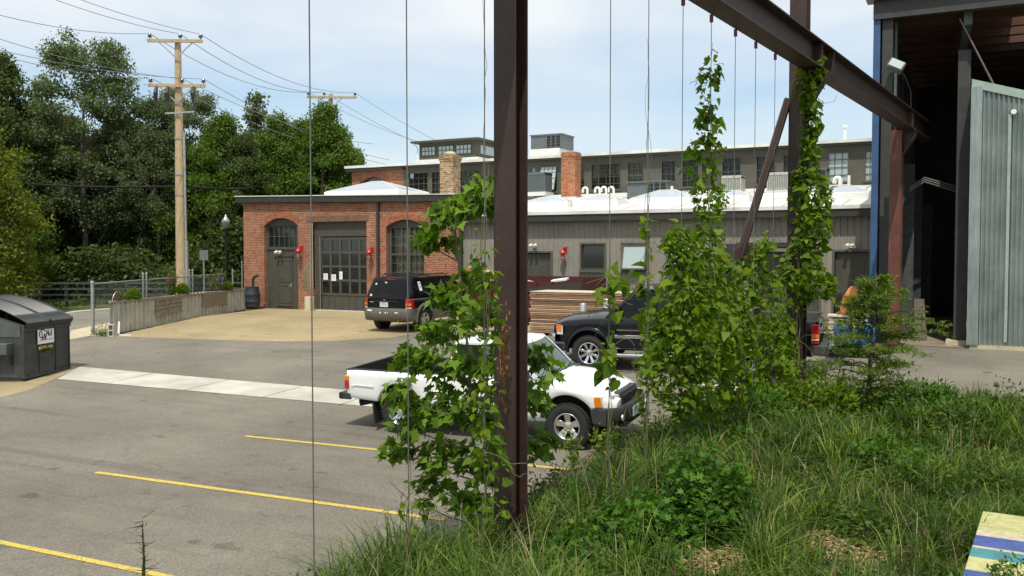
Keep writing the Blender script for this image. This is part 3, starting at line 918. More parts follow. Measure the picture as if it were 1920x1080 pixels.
wing_window('win3', 'awning_window', 14, 'glass_pale')

# ================================================================ the clerestory building behind
YU = 39.0
cb_ = empty('clerestory_building', (fx(661, YU), YU, 0), 0, 'long set back upper storey with a row of windows and a small roof lantern', 'building')
UX0, UX1 = fx(661, YU), 6.0
UXB = fx(758, YU)
UZ0, UZ1 = 4.6, 6.86
w = MB()
fa_ = arch_fn(fx(672, YU), fx(728, YU), fz(700, 346, YU), fz(700, 331, YU))
wall_open(w, UX0, UXB, lambda x: UZ1 - 0.12, YU - 0.02, YU + 0.3, [(fx(672, YU), fx(728, YU), 4.9, fa_)], base=3.5)
rel(w.build('brick_wall', M['brick']), cb_)
rel(MB().span((UX0 - 0.0, YU + 0.3, 3.5), (UX0 + 0.3, YU + 12, UZ1 - 0.12)).build('gable_wall', M['brick']), cb_)
ac_ = MB(); n = 24
x0, x1 = fx(672, YU), fx(728, YU); cx = (x0 + x1) / 2
for i in range(n):
    u, v = x0 + (x1 - x0) * (i + .06) / n, x0 + (x1 - x0) * (i + .94) / n
    ac_.prism([(u, YU - 0.035, fa_(u)), (v, YU - 0.035, fa_(v)), (v + (v - cx) * .12, YU - 0.035, fa_(v) + .3), (u + (u - cx) * .12, YU - 0.035, fa_(u) + .3)], (0, 0.05, 0))
rel(ac_.build('brick_arch', m_), cb_)
rel(MB().span((x0, YU + 0.2, 4.6), (x1, YU + 0.24, fz(700, 331, YU))).build('arched_window', M['glass_dark']), cb_)
UW = [(766, 804, 331, 366), (809, 829, 331, 366), (861, 901, 320, 357), (993, 1007, 314, 350), (1012.5, 1045.5, 311, 362), (1060, 1097, 310, 358), (1107, 1164, 307.5, 358), (1175, 1207, 305, 355), (1238, 1267, 300, 352),
      (1277, 1310, 298, 350), (1313, 1341, 297, 350), (1351, 1389, 293.5, 346), (1415, 1454, 290, 344), (1465, 1500, 288, 343), (1511, 1537, 287, 342), (1549, 1590, 284, 340), (1618, 1650, 281, 339)]
ops = []
for (p0, p1, t_, b2) in UW:
    xa, xb = fx(p0, YU), fx(p1, YU)
    zt = 6.55; z0 = 5.36 if p0 < 1000 else 5.30
    ops.append((xa, xb, z0, lambda x, zt=zt: zt))
w = MB()
wall_open(w, UXB, UX1, lambda x: UZ1 - 0.06, YU, YU + 0.2, ops, base=3.6)
rel(w.build('wall', M['clad_up']), cb_)
styles = ['dark', 'dark', 'blind', 'pale', 'open', 'blind', 'blind', 'blindlow', 'dark', 'dark', 'dark', 'dark', 'dark', 'dark', 'dark', 'pale', 'pale']
for k, (o_, st) in enumerate(zip(ops, styles)):
    xa, xb, z0, fn = o_; zt = fn(0)
    f = MB(); t = 0.05; y = YU
    f.span((xa, y - 0.015, z0), (xa + t, y + 0.12, zt)).span((xb - t, y - 0.015, z0), (xb, y + 0.12, zt)).span((xa, y - 0.016, zt - t), (xb, y + 0.121, zt)).span((xa - 0.04, y - 0.05, z0 - 0.03), (xb + 0.04, y + 0.121, z0 + t))
    w_ = rel(f.build('window', M['olive2']), cb_)
    nb = 4 if xb - xa > 0.9 else 3
    bars = MB()
    dy, h = (0, 0)
    if st == 'open':
        a = R_(16); h = zt - z0 - 0.1
        q0 = Vector((xa + t, y - 0.02, zt - t)); q1 = Vector((xb - t, y - 0.02, zt - t)); dn = Vector((0, -math.sin(a) * h, -math.cos(a) * h))
        sub(MB().add([q0, q1, q1 + dn, q0 + dn], [(0, 1, 2, 3)]).build('pane', M['glass_pale']), w_)
        for i in range(nb + 1): bars.bar(q0.lerp(q1, i / nb), q0.lerp(q1, i / nb) + dn, 0.025, 0.025, up=(0, 1, 0))
        for i in range(5): bars.bar(q0 + dn * i / 4, q1 + dn * i / 4, 0.025, 0.025)
        sub(bars.build('glazing_bars', M['olive2']), w_)
        sub(MB().span((xa + t, y + 0.14, z0), (xb - t, y + 0.15, zt)).build('dark_opening', M['void']), w_)
        continue
    for i in range(1, nb): bars.span((xa + (xb - xa) * i / nb - 0.010, y + 0.04, z0 + t), (xa + (xb - xa) * i / nb + 0.010, y + 0.075, zt - t))
    for i in range(1, 4): bars.span((xa + t, y + 0.041, z0 + (zt - z0) * i / 4 - 0.010), (xb - t, y + 0.074, z0 + (zt - z0) * i / 4 + 0.010))
    sub(bars.build('glazing_bars', M['olive2']), w_)
    sub(MB().span((xa + t, y + 0.08, z0 + t), (xb - t, y + 0.085, zt - t)).build('pane', M['glass_pale'] if st == 'pale' else M['glass_pane']), w_)
    if st.startswith('blind'):
        zb2 = zt - (zt - z0) * (0.45 if st == 'blind' else 0.62)
        sub(MB().span((xa + t, y + 0.10, zb2), (xb - t, y + 0.11, zt - t)).build('blind', M['blind']), w_)
rel(MB().span((UXB, YU + 0.9, 4), (UX1, YU + 1.0, UZ1 - 0.1)).build('room_shade_sheet', M['void']), cb_)  # near-black sheet, upper room's shade painted behind its windows
f_ = MB().span((UX0 - 0.2, YU - 0.3, UZ1 - 0.14), (UXB + 0.1, YU + 0.35, UZ1 + 0.02)); rel(f_.build('fascia', M['dark_trim']), cb_)
f_ = MB().span((UXB + 0.1, YU - 0.25, UZ1 - 0.05), (UX1, YU + 0.3, UZ1 + 0.02)); rel(f_.build('soffit', M['clad_up']), cb_)
rf = MB()
YR = 46.0
rf.add([(UX0 - 0.25, YU - 0.34, UZ1 + 0.02), (UX1, YU - 0.34, UZ1 + 0.02), (UX1, YU - 0.34, UZ1 + 0.15), (UX0 - 0.25, YU - 0.34, UZ1 + 0.15),
        (UX0 - 0.25, YR, UZ1 + 0.70), (UX1, YR, UZ1 + 0.70), (UX1, 52, UZ1 + 0.1), (UX0 - 0.25, 52, UZ1 + 0.1)],
       [(0, 1, 2, 3), (3, 2, 5, 4), (4, 5, 6, 7)])
rel(rf.build('roof', M['white_roof']), cb_)
# roof lantern
YC = 43.5
lx0, lx1 = fx(787, YC), fx(893, YC)
lz0, lz1 = fz(840, 300, YC), fz(840, 266, YC)
la = rel(MB().span((lx0, YC, lz0 - 0.5), (lx1, YC + 3.2, lz1)).build('lantern', M['clad_up']), cb_)
wl = MB(); bl = MB(); zl0, zl1 = lz0 + (lz1 - lz0) * 0.30, lz0 + (lz1 - lz0) * 0.78
for (p0, p1) in ((792, 817), (823, 851), (856, 884)):
    xa, xb = fx(p0, YC), fx(p1, YC)
    wl.span((xa, YC - 0.02, zl0), (xb, YC + 0.05, zl1))
    for i in range(5): bl.span((xa + (xb - xa) * i / 4 - 0.018, YC - 0.045, zl0), (xa + (xb - xa) * i / 4 + 0.018, YC - 0.02, zl1))
    for z in (zl0, (zl0 + zl1) / 2, zl1): bl.span((xa, YC - 0.046, z - 0.018), (xb, YC - 0.02, z + 0.018))
sub(wl.build('window', M['glass_pale']), la); sub(bl.build('glazing_bars', M['olive2']), la)
sub(MB().span((lx1 - 0.01, YC + 0.5, zl0), (lx1 + 0.02, YC + 2.2, zl1)).build('window', M['glass_pale']), la)
sub(MB().span((lx0 - 0.35, YC - 0.4, lz1), (lx1 + 0.35, YC + 3.6, lz1 + 0.10)).add([(lx0 - 0.3, YC - 0.35, lz1 + 0.1), (lx1 + 0.3, YC - 0.35, lz1 + 0.1), (lx1 + 0.3, YC + 3.5, lz1 + 0.1), (lx0 - 0.3, YC + 3.5, lz1 + 0.1), (lx0 + 1.0, YC + 1.6, lz1 + 0.40), (lx1 - 1.0, YC + 1.6, lz1 + 0.40)], [(0, 1, 5, 4), (1, 2, 5), (2, 3, 4, 5), (3, 0, 4)]).build('roof', M['olive']), la)
sub(MB().span((lx0 - 0.1, YC - 0.25, lz0 - 0.3), (lx1 + 0.3, YC + 3.4, lz0 + 0.06)).build('base_flashing', M['white_roof']), la)
sub(MB().tube([(lx0 - 0.3, YC - 0.3, lz1), (lx0 - 0.15, YC - 0.12, lz1 - 0.15), (lx0 - 0.06, YC - 0.08, lz1 - 0.3), (lx0 - 0.06, YC - 0.08, lz0)], 0.04, 8).build('downspout', M['white_paint']), la)

# chimneys
def chimney(pxc, ptop, Y, w_, mat, label, cap):
    x = fx(pxc, Y); zt = fz(pxc, ptop, Y)
    zb = roof_z(Y) - 0.15
    c_ = empty('chimney', (x, Y, zb), 0, label, 'chimney')
    h = zt - zb
    b = MB().span((-w_ / 2, -w_ / 2, 0), (w_ / 2, w_ / 2, h - 0.30))
    for i, e_ in enumerate((0.03, 0.06, 0.03) if cap else (0.0, 0.02, 0.0)):
        b.span((-w_ / 2 - e_, -w_ / 2 - e_, h - 0.30 + i * 0.10), (w_ / 2 + e_, w_ / 2 + e_, h - 0.20 + i * 0.10))
    b.build('shaft', mat, c_)
    if cap: MB().lathe([(0.30, 0), (0.30, 0.08), (0.18, 0.16), (0.0, 0.16)], (0, 0, h), n=12).build('cap', M['concrete2'], c_)
    MB().span((-w_ / 2 - 0.1, -w_ / 2 - 0.1, -0.05), (w_ / 2 + 0.1, w_ / 2 + 0.1, 0.28)).build('flashing', M['white_roof'], c_)
chimney(844.5, 291, 37.3, 0.72, M['brick_pale'], 'buff and red brick chimney with a corbelled crown in front of the roof lantern', True)
chimney(1070.5, 286, 36.8, 0.66, M['brick_orange'], 'orange red brick chimney with a plain square top on the low roof', False)

# rooftop plant
def rooftop(px, py, Y): p = PY(px, py, Y); return p
def condenser(name, px0, px1, pt, pb, Y, depth, mat, label, slats=True, dark_panel=False):
    x0, x1 = fx(px0, Y), fx(px1, Y); xm_ = (px0 + px1) / 2
    z1, z0 = fz(xm_, pt, Y), fz(xm_, pb, Y)
    t = empty(name, ((x0 + x1) / 2, Y, z0), 0, label, 'air conditioner', 'air conditioning units on the roofs')
    hw, h = (x1 - x0) / 2, z1 - z0
    MB().span((-hw, 0, 0.05), (hw, depth, h)).build('casing', mat, t, bevel=0.02)
    s = MB()
    if slats:
        n = int(hw * 2 / 0.07)
        for i in range(1, n): s.span((-hw + i * 2 * hw / n - 0.010, -0.03, 0.12), (-hw + i * 2 * hw / n + 0.010, -0.008, h - 0.10))
    else:
        n = int(h / 0.07)
        for i in range(1, n): s.span((-hw + 0.05, -0.03, 0.08 + (h - 0.1) * i / n - 0.012), (hw - 0.05, -0.008, 0.08 + (h - 0.1) * i / n + 0.012))
    s.build('grille', M['grey_unit'] if not dark_panel else M['black'], t)
    MB().span((-hw + 0.0, -0.02, h - 0.08), (hw, depth + 0.02, h + 0.02)).build('lid', mat, t)
    MB().span((-hw - 0.05, -0.05, -0.12), (hw + 0.05, depth + 0.05, 0.05)).build('curb', M['white_roof'], t)
    return t
condenser('condenser_unit', 983, 1021, 324, 362, 36.0, 0.8, M['grey_unit'], 'grey condenser unit just right of the rusty post, left of the orange chimney')
condenser('condenser_unit', 1351.5, 1388.5, 330, 361, 37.0, 0.75, M['beige_unit'], 'pale condenser unit left of the diagonal rusty brace on the low roof')
condenser('condenser_unit', 1436, 1477, 324, 359, 36.5, 0.75, M['beige_unit'], 'pale condenser unit between the diagonal brace and the vine covered post')
condenser('condenser_unit', 1511, 1548, 316, 351, 36.5, 0.8, M['grey_unit'], 'dark louvred condenser unit right of the vine covered post', slats=False, dark_panel=True)
# big packaged units
def package_unit(px0, pxm, px1, pt, pb, Y, depth, label):
    x0, xm2, x1 = fx(px0, Y), fx(pxm, Y), fx(px1, Y); z1, z0 = fz(pxm, pt, Y), fz(pxm, pb, Y)
    t = empty('package_unit', (x0, Y, z0), 0, label, 'air conditioner', 'air conditioning units on the roofs')
    L1, L2, h = xm2 - x0, x1 - x0, z1 - z0
    MB().span((0, 0, 0), (L2, depth, h)).build('casing', M['grey_unit'], t, bevel=0.02)
    s = MB().span((L1, -0.03, 0.1 * h), (L2 - 0.05, -0.005, 0.92 * h)); s.build('coil', M['black'], t)
    s = MB()
    for i in range(4): s.span((L1 + (L2 - L1 - 0.08) * i / 3, -0.05, 0.05 * h), (L1 + (L2 - L1 - 0.08) * i / 3 + 0.05, -0.03, 0.97 * h))
    for i in range(5): s.span((L1, -0.045, 0.1 * h + 0.2 * h * i), (L2 - 0.05, -0.031, 0.1 * h + 0.2 * h * i + 0.02))
    s.build('coil_guard', M['grey_unit'], t)
    MB().span((-0.04, -0.06, h - 0.03), (L2 + 0.04, depth + 0.04, h + 0.04)).build('lid', M['grey_unit'], t)
    return t
package_unit(1175, 1213, 1252, 341, 377, 35.0, 1.4, 'wide low grey rooftop unit with a dark coil end on the low roof')
t = package_unit(995, 1024, 1053, 253, 279, 44.5, 1.6, 'grey rooftop unit raised on a white curb above the clerestory roof')
MB().span((0.0, -0.1, -0.75), (1.75, 1.7, 0.0)).build('curb', M['white_roof'], t)
# vent pipes
def gooseneck(px, pt, pb, Y, r, label):
    x = fx(px, Y); z0 = roof_z(Y) - 0.05; z1 = fz(px, pt, Y) - 0.1
    t = empty('gooseneck_vent', (x, Y, z0), 0, label, 'vent pipe', 'white vent pipes on the low roof')
    h = z1 - z0
    pts = [(0, 0, 0), (0, 0, h - 0.1)] + [(-0.10 + 0.10 * math.cos(a), 0, h - 0.1 + 0.10 * math.sin(a)) for a in np.linspace(0.2, math.pi, 8)] + [(-0.20, 0, h - 0.2)]
    MB().tube(pts, r, 10).build('pipe', M['pipe_white'], t, smooth=50)
    MB().lathe([(r * 1.7, 0), (r * 1.5, 0.12), (r * 1.05, 0.16)], (0, 0, 0), n=12).build('boot', M['white_roof'], t, smooth=50)
gooseneck(1101, 347, 370, 34.2, 0.05, 'white gooseneck vent just right of the orange chimney')
gooseneck(1124, 347, 370, 34.4, 0.05, 'leftmost gooseneck of the tight cluster of three white vents')
gooseneck(1136, 346, 370, 34.6, 0.05, 'middle gooseneck of the tight cluster of three white vents')
gooseneck(1150, 346, 370, 34.3, 0.05, 'rightmost gooseneck of the tight cluster of three white vents')
gooseneck(1574, 328, 352, 34.6, 0.08, 'white gooseneck vent on the far right near the blue column')
for px, pt, Y, lb in ((1259, 349, 34.0, 'short straight white vent pipe right of the wide low rooftop unit'), (1590, 329, 34.6, 'straight white vent pipe beside the far right gooseneck')):
    x = fx(px, Y); z0 = roof_z(Y) - 0.05
    tag(MB().lathe([(0.10, 0), (0.09, 0.1), (0.055, 0.14), (0.055, fz(px, pt, Y) - z0), (0.0, fz(px, pt, Y) - z0)], (x, Y, z0), n=12).build('vent_pipe', M['pipe_white'], smooth=40), lb, 'vent pipe', 'white vent pipes on the low roof')
x = fx(1581, 45); tag(MB().lathe([(0.07, -0.6), (0.07, fz(1581, 240, 45) - 7.4), (0.13, fz(1581, 240, 45) - 7.38), (0.13, fz(1581, 236, 45) - 7.4), (0.0, fz(1581, 234, 45) - 7.4)], (x, 45, 7.4), n=12).build('vent_pipe', M['pipe_white'], smooth=40), 'tall capped white vent pipe on the ridge of the clerestory roof', 'vent pipe', 'white vent pipes on the low roof')
for (pc, Y, wx, wy, h, rg, mt, lb) in ((1036, 32.3, 2.0, 1.8, 0.30, 0.1, 'dome', 'pale pyramid skylight nearest the rusty post on the low roof'),
        (1131, 32.6, 1.7, 1.7, 0.26, 0.1, 'dome', 'pale pyramid skylight below the cluster of three white vents'),
        (1250, 33.0, 2.2, 1.7, 0.32, 0.6, 'dome', 'bluish skylight in front of the wide low rooftop unit'),
        (1370, 33.0, 1.6, 1.7, 0.22, 0.5, 'dome', 'low pale skylight left of the diagonal rusty brace'),
        (1560, 33.0, 2.6, 1.7, 0.30, 1.0, 'dome', 'long bluish skylight nearest the blue column')):
    skylight(fx(pc, Y), Y, roof_z(Y) + 0.1, wx, wy, h, 0.12, rg, lb)

# wall mounted lamps
def red_lamp(px, py, label, Y=YF):
    p = PY(px, py, Y)
    t = empty('wall_lantern', (p.x, Y, p.z), 0, label, 'wall lamp', 'red wall lanterns on the facades')
    MB().tube([(0, 0.0, 0.20), (0, -0.12, 0.26), (0, -0.22, 0.24), (0, -0.24, 0.15)], 0.025, 8).span((-0.07, -0.02, 0.1), (0.07, 0.03, 0.30)).build('bracket', M['red'], t)
    MB().lathe([(0.0, 0.20), (0.05, 0.19), (0.06, 0.15), (0.125, 0.10), (0.13, 0.06), (0.07, 0.05), (0.07, 0.0)], (0, -0.24, 0), n=16).build('hood', M['red'], t, smooth=50)
    MB().lathe([(0.06, 0.02), (0.065, -0.14), (0.045, -0.20), (0.0, -0.21)], (0, -0.24, 0), n=14).build('glass_jar', M['glass_pale'], t, smooth=50)
    c = MB()
    for k in range(6):
        a = k * math.pi / 3
        c.bar((0.08 * math.cos(a), -0.24 + 0.08 * math.sin(a), 0.03), (0.06 * math.cos(a), -0.24 + 0.06 * math.sin(a), -0.23), 0.012, 0.012)
    for z, r in ((-0.02, 0.083), (-0.12, 0.078), (-0.22, 0.062)): c.tube([(r * math.cos(a), -0.24 + r * math.sin(a), z) for a in np.linspace(0, 2 * math.pi, 13)], 0.008, 5)
    c.build('cage', M['red'], t)
red_lamp(566, 474, 'red caged wall lantern between the arched door and the overhead door', YF)
red_lamp(698.5, 477, 'red caged wall lantern right of the overhead door beside the downspout', YF)
red_lamp(1060, 478, 'red caged wall lantern on the taupe cladding left of the square window', YF + 0.04)
red_lamp(1408, 472, 'red caged wall lantern beside the double doors behind the diagonal brace', YF + 0.04)
def flood(px, py, label, heads=2, Y=YF + 0.02):
    p = PY(px, py, Y)
    t = empty('security_light', (p.x, Y, p.z), 0, label, 'security light', 'white twin security lights')
    MB().lathe([(0.0, -0.05), (0.07, -0.05), (0.07, 0.0)], (0, 0, 0), axis='Y', n=14).build('base', M['white_paint'], t, smooth=40)
    for s in ((-1, 1) if heads == 2 else (1,)):
        b = MB().tube([(0, -0.04, 0), (0.05 * s, -0.10, 0.03), (0.09 * s, -0.13, 0.02)], 0.015, 6)
        b.tube([(0.07 * s, -0.10, 0.05), (0.10 * s, -0.16, 0.02), (0.12 * s, -0.24, -0.03)], [0.035, 0.055, 0.065], 10)
        b.build('lamp_head', M['white_paint'], t, smooth=50)
flood(526, 473, 'white twin security light above the arched bay door', 2, YF + 0.12)
flood(1003, 461, 'white twin security light on cladding beside the rusty post')
flood(1596, 461, 'white twin security light above the door near the blue column')
# notices on the overhead door
for (px, py, w_, h_, lb) in ((610.5, 518.5, 0.23, 0.26, 'white paper notice on overhead door glass, leftmost of three'), (625.5, 520.5, 0.24, 0.27, 'white paper notice on overhead door glass, middle and lowest of three'), (639, 516.5, 0.17, 0.33, 'narrow white paper notice on overhead door glass, rightmost of three')):
    p = PY(px, py, yb - 0.05)
    t = empty('paper_notice', (p.x, yb - 0.045, p.z), 0, lb, 'notice', 'paper notices on the overhead door')
    MB().span((-w_ / 2, -0.002, -h_ / 2), (w_ / 2, 0.002, h_ / 2)).build('sheet', M['paper'], t)
    ink = MB()
    for i in range(6): ink.span((-w_ * 0.36, -0.005, h_ * (0.34 - 0.12 * i)), (w_ * (0.36 if i % 2 else 0.2), -0.003, h_ * (0.34 - 0.12 * i) + 0.010))
    ink.build('writing', pm('grey_print', (0.35, 0.35, 0.36), 0.8), t)
# pale stone bollard by the overhead door
p = G(580, 583)
tag(MB().span((p.x - 0.15, p.y - 0.14, -0.02), (p.x + 0.15, p.y + 0.14, 0.60)).build('stone_post', pm('cream_stone', (0.52, 0.48, 0.32), 0.85, var=0.15), bevel=0.02), 'short cream stone post at the left foot of the overhead door', 'bollard')
# rain barrel
p = G(473, 580)
t = empty('rain_barrel', (p.x, p.y, 0), 0, 'black ribbed rain barrel with a curved inlet pipe at the brick corner', 'barrel')
MB().lathe([(0.0, 0.01), (0.27, 0.01), (0.31, 0.12), (0.33, 0.14), (0.33, 0.30), (0.345, 0.32), (0.345, 0.36), (0.335, 0.38), (0.335, 0.60), (0.345, 0.62), (0.345, 0.66), (0.32, 0.72), (0.28, 0.93), (0.29, 0.98), (0.0, 0.99)], n=28).build('barrel', pm('dark_blue_black_plastic', (0.022, 0.030, 0.036), 0.5, var=0.2), t, smooth=40)
MB().tube([(0.06, 0, 0.98), (0.06, 0, 1.25), (0.10, 0, 1.38), (0.2, 0.02, 1.44), (0.3, 0.04, 1.46)], 0.06, 10).build('inlet_pipe', M['dark_trim'], t, smooth=50)
MB().tube([(0.0, -0.33, 0.12), (0.0, -0.40, 0.12)], 0.02, 8).build('tap', M['red'], t)
# ================================================================ leaf and branch tools
LEAF = {
 'rhomb': (np.array([(0, 0), (0.30, 0.45), (0, 1.0), (-0.30, 0.45)]), 0.0),
 'narrow': (np.array([(0, 0), (0.13, 0.4), (0, 1.0), (-0.13, 0.4)]), 0.0),
 'heart': (np.array([(0, 0.06), (0.20, -0.04), (0.38, 0.10), (0.40, 0.32), (0.26, 0.62), (0, 1.0), (-0.26, 0.62), (-0.40, 0.32), (-0.38, 0.10), (-0.20, -0.04)]), 0.22),
 'maple': (np.array([(0, 0.0), (0.20, -0.02), (0.44, -0.10), (0.36, 0.14), (0.62, 0.36), (0.34, 0.42), (0.30, 0.56), (0.17, 0.60), (0.0, 1.0), (-0.17, 0.60), (-0.30, 0.56), (-0.34, 0.42), (-0.62, 0.36), (-0.36, 0.14), (-0.44, -0.10), (-0.20, -0.02)]), 0.25),
 'cut': (np.array([(0, 0), (0.16, 0.12), (0.42, 0.20), (0.20, 0.34), (0.40, 0.58), (0.12, 0.60), (0, 1.0), (-0.12, 0.60), (-0.40, 0.58), (-0.20, 0.34), (-0.42, 0.20), (-0.16, 0.12)]), 0.3),
 'oval': (np.array([(0, 0), (0.17, 0.2), (0.22, 0.5), (0.12, 0.8), (0, 1.0), (-0.12, 0.8), (-0.22, 0.5), (-0.17, 0.2)]), 0.2),
}
def unit(a): return a / (np.linalg.norm(a, axis=-1, keepdims=True) + 1e-9)
def leaf_arrays(P, size, shape, Nrm, Tip, rs, curl=0.25):
    """polygon leaves at points P; Nrm = facing, Tip = direction of the tip"""
    S, fold = LEAF[shape]
    n = len(P)
    t = unit(Tip); b = unit(np.cross(Nrm, t)); nn = np.cross(t, b)
    u = S[:, 0][None, :, None]; v = S[:, 1][None, :, None]
    sz = size[:, None, None]
    w = fold * np.abs(u) - curl * v * v * rs.uniform(0.2, 1.4, (n, 1, 1))
    V = P[:, None, :] + sz * (u * b[:, None, :] + v * t[:, None, :] + w * nn[:, None, :])
    k = S.shape[0]
    Fc = np.arange(n * k).reshape(n, k)
    return V.reshape(-1, 3), Fc
def leaf_mesh(name, P, size, shape, Nrm, Tip, mat, parent=None, seed=0, curl=0.25):
    rs = np.random.RandomState(seed)
    V, Fc = leaf_arrays(P, size, shape, Nrm, Tip, rs, curl)
    return mesh_np(name, V, [Fc], mat, parent)
def rand_dirs(n, rs, up=0.0, down=0.0):
    d = rs.normal(size=(n, 3)); d[:, 2] += up - down
    return unit(d)

def make_tree(name, H, R, base_frac, seed, leaf_mat, bark, nclump=90, per=130, leaf=0.16, shape='rhomb', trunk_r=0.16, spread=0.75, top_narrow=0.55, label='', group=None, lean=0.0, limbs=26, show=True):
    rs = np.random.RandomState(seed)
    t = empty(name, (0, 0, 0), 0, label, 'tree', group)
    base = H * base_frac
    tr = MB()
    k = 9
    wob = rs.normal(0, 0.12, (k, 2)).cumsum(0) * 0.6
    path = [Vector((wob[i][0] + lean * (i / k) ** 1.5, wob[i][1], H * 0.9 * i / (k - 1))) for i in range(k)]
    rad = [trunk_r * (1 - 0.85 * i / (k - 1)) * (1.35 if i == 0 else 1) for i in range(k)]
    tr.tube(path, rad, 8)
    def on_trunk(z):
        f = min(max(z / (H * 0.9), 0), 0.999) * (k - 1); i = int(f)
        return path[i].lerp(path[i + 1], f - i), trunk_r * (1 - 0.85 * f / (k - 1))
    # clumps of foliage inside an uneven crown
    cl = []
    for i in range(nclump):
        f = rs.uniform(0, 1) ** 0.9
        z = base + (H - base) * f
        prof = math.sin(math.pi * min(1, 0.13 + f * (0.87 if top_narrow < 0.7 else 0.75))) ** 0.7
        rr = R * (prof * (1 - (1 - top_narrow) * f)) * (0.35 + 0.65 * rs.uniform() ** 0.5) * rs.uniform(0.75, 1.12)
        a = rs.uniform(0, 2 * math.pi)
        c0, _ = on_trunk(z)
        cl.append((c0.x + rr * math.cos(a), c0.y + rr * math.sin(a), z + rs.normal(0, 0.2)))
    cl = np.array(cl)
    for i in range(min(limbs, nclump)):
        c = Vector(cl[i]); hz_ = math.hypot(c.x, c.y)
        s, r0 = on_trunk(max(base * 0.55, c.z - hz_ * rs.uniform(0.5, 1.0)))
        mid = s.lerp(c, 0.5) + Vector((0, 0, -0.12 * hz_)) + Vector(rs.normal(0, 0.12, 3))
        tr.tube([s, s.lerp(mid, 0.6), mid, mid.lerp(c, 0.6), c], [r0 * 0.5, r0 * 0.38, r0 * 0.28, r0 * 0.18, 0.012], 5, caps=False)
    tr.build('trunk', bark, t, smooth=60)
    cs = rs.uniform(0.45, 1.0, nclump) * spread
    idx = rs.choice(nclump, nclump * per, p=(cs ** 2) / (cs ** 2).sum())
    off = unit(rs.normal(size=(len(idx), 3))) * (rs.uniform(0, 1, (len(idx), 1)) ** 0.5) * cs[idx][:, None]
    off[:, 2] *= 0.62
    P = cl[idx] + off
    # sprays along each clump: break the ball shape
    P += rs.normal(0, 0.13, P.shape)
    Nn = unit(unit(off) * 0.6 + rs.normal(0, 0.55, P.shape) + np.array([0, 0, 0.65]))
    Tp = unit(rs.normal(size=P.shape) + np.array([0, 0, -0.5]) + unit(off) * 0.6)
    sz = leaf * rs.uniform(0.6, 1.35, len(P))
    leaf_mesh('crown', P, sz, shape, Nn, Tp, leaf_mat, t, seed)
    return t
def place(t, x, y, rz, s=1.0, sz=None, label=None, z=0.0):
    t.location = (x, y, z); t.rotation_euler = (0, 0, rz); t.scale = (s, s, sz or s)
    if label: t['label'] = label
    return t

# ================================================================ trees beyond the road
GT = 'trees beyond the road'
T_A = make_tree('broadleaf_tree', 11.5, 3.6, 0.12, 11, M['leaf_far'], M['bark'], 190, 300, 0.145, label='x', group=GT)
T_B = make_tree('cottonwood_tree', 12.5, 3.0, 0.30, 12, M['leaf_far2'], M['bark'], 190, 190, 0.14, spread=0.66, top_narrow=0.8, label='x', group=GT, trunk_r=0.17, limbs=46)
T_C = make_tree('broadleaf_tree', 9.0, 3.4, 0.08, 13, M['leaf_far4'], M['bark'], 180, 290, 0.14, label='x', group=GT, top_narrow=0.5)
T_D = make_tree('broadleaf_tree', 8.5, 3.2, 0.10, 14, M['leaf_far3'], M['bark'], 150, 220, 0.15, label='x', group=GT)
T_E = make_tree('poplar_tree', 9.6, 2.0, 0.15, 15, M['leaf_far2'], M['bark_pale'], 80, 110, 0.18, spread=0.55, top_narrow=0.45, label='x', group=GT)
def at(px, d):
    p = PD(px, 474, d); return p.x, p.y
used = set()
def put(proto, px, ytop, d, H0, label, wide=1.0, rz=0.0):
    o_ = proto if proto.name not in used else copy_tree(proto)
    used.add(proto.name); used.add(o_.name)
    d = max(d, 49) + (2.5 if d < 46 else 0) if px > 60 else d
    x, y = at(px, d)
    H = CAMZ + (474 - ytop) / F * d
    s = H / H0
    place(o_, x, y, rz, s * wide, s, label)
    return o_
put(T_D, -55, 200, 36, 8.5, 'yellow green tree cut off by the left edge of the photo', 1.0, 0.5)
put(T_A, 12, 118, 48, 11.5, 'tall dark tree directly behind the yellow green one at far left', 1.0, 0.3)
put(T_B, 155, 88, 47, 12.5, 'tall open cottonwood with pale trunk, highest crown left of the utility pole', 1.05, 1.0)
put(T_A, 140, 225, 54, 11.5, 'dark tree in the second row behind the tall cottonwood', 1.2, 4.4)
put(T_A, 345, 262, 55, 11.5, 'dark tree in the second row behind the utility pole', 1.3, 5.2)
put(T_A, 70, 205, 50, 11.5, 'dark tree filling the gap between the far left tree and the tall cottonwood', 1.1, 2.1)
put(T_A, 226, 215, 52, 11.5, 'dark rounded tree just right of the tall cottonwood', 1.0, 3.7)
put(T_B, 290, 190, 49, 12.5, 'open silver green tree immediately left of the utility pole', 0.9, 2.4)
put(T_B, 365, 178, 52, 12.5, 'open silver green tree rising just behind the utility pole', 0.9, 4.4)
put(T_C, 318, 255, 45, 9.0, 'bushy green tree low behind the utility pole', 1.0, 5.0)
put(T_C, 420, 232, 47, 9.0, 'full green tree above the street lamp', 1.0, 1.7)
put(T_E, 487, 198, 54, 9.6, 'narrow silver green poplar left of the bright tree behind the brick workshop', 1.0, 0.6)
put(T_A, 455, 262, 49, 11.5, 'dark tree behind the left corner of the brick workshop', 1.0, 0.9)
put(T_C, 535, 235, 50, 9.0, 'bright green tree behind the arched bay of the brick workshop', 0.92, 3.0)
put(T_C, 598, 216, 50, 9.0, 'tallest bright green tree behind the overhead door, under the second utility pole', 0.95, 0.2)
put(T_C, 566, 246, 52, 9.0, 'bright green tree joining the arched bay tree to the tallest bright one', 1.15, 5.4)
put(T_C, 648, 268, 53, 9.0, 'rounded bright green tree beside the upper brick gable', 0.8, 4.0)
put(T_C, 15, 330, 43, 9.0, 'low dark leafy tree behind the dumpster', 1.1, 2.6)
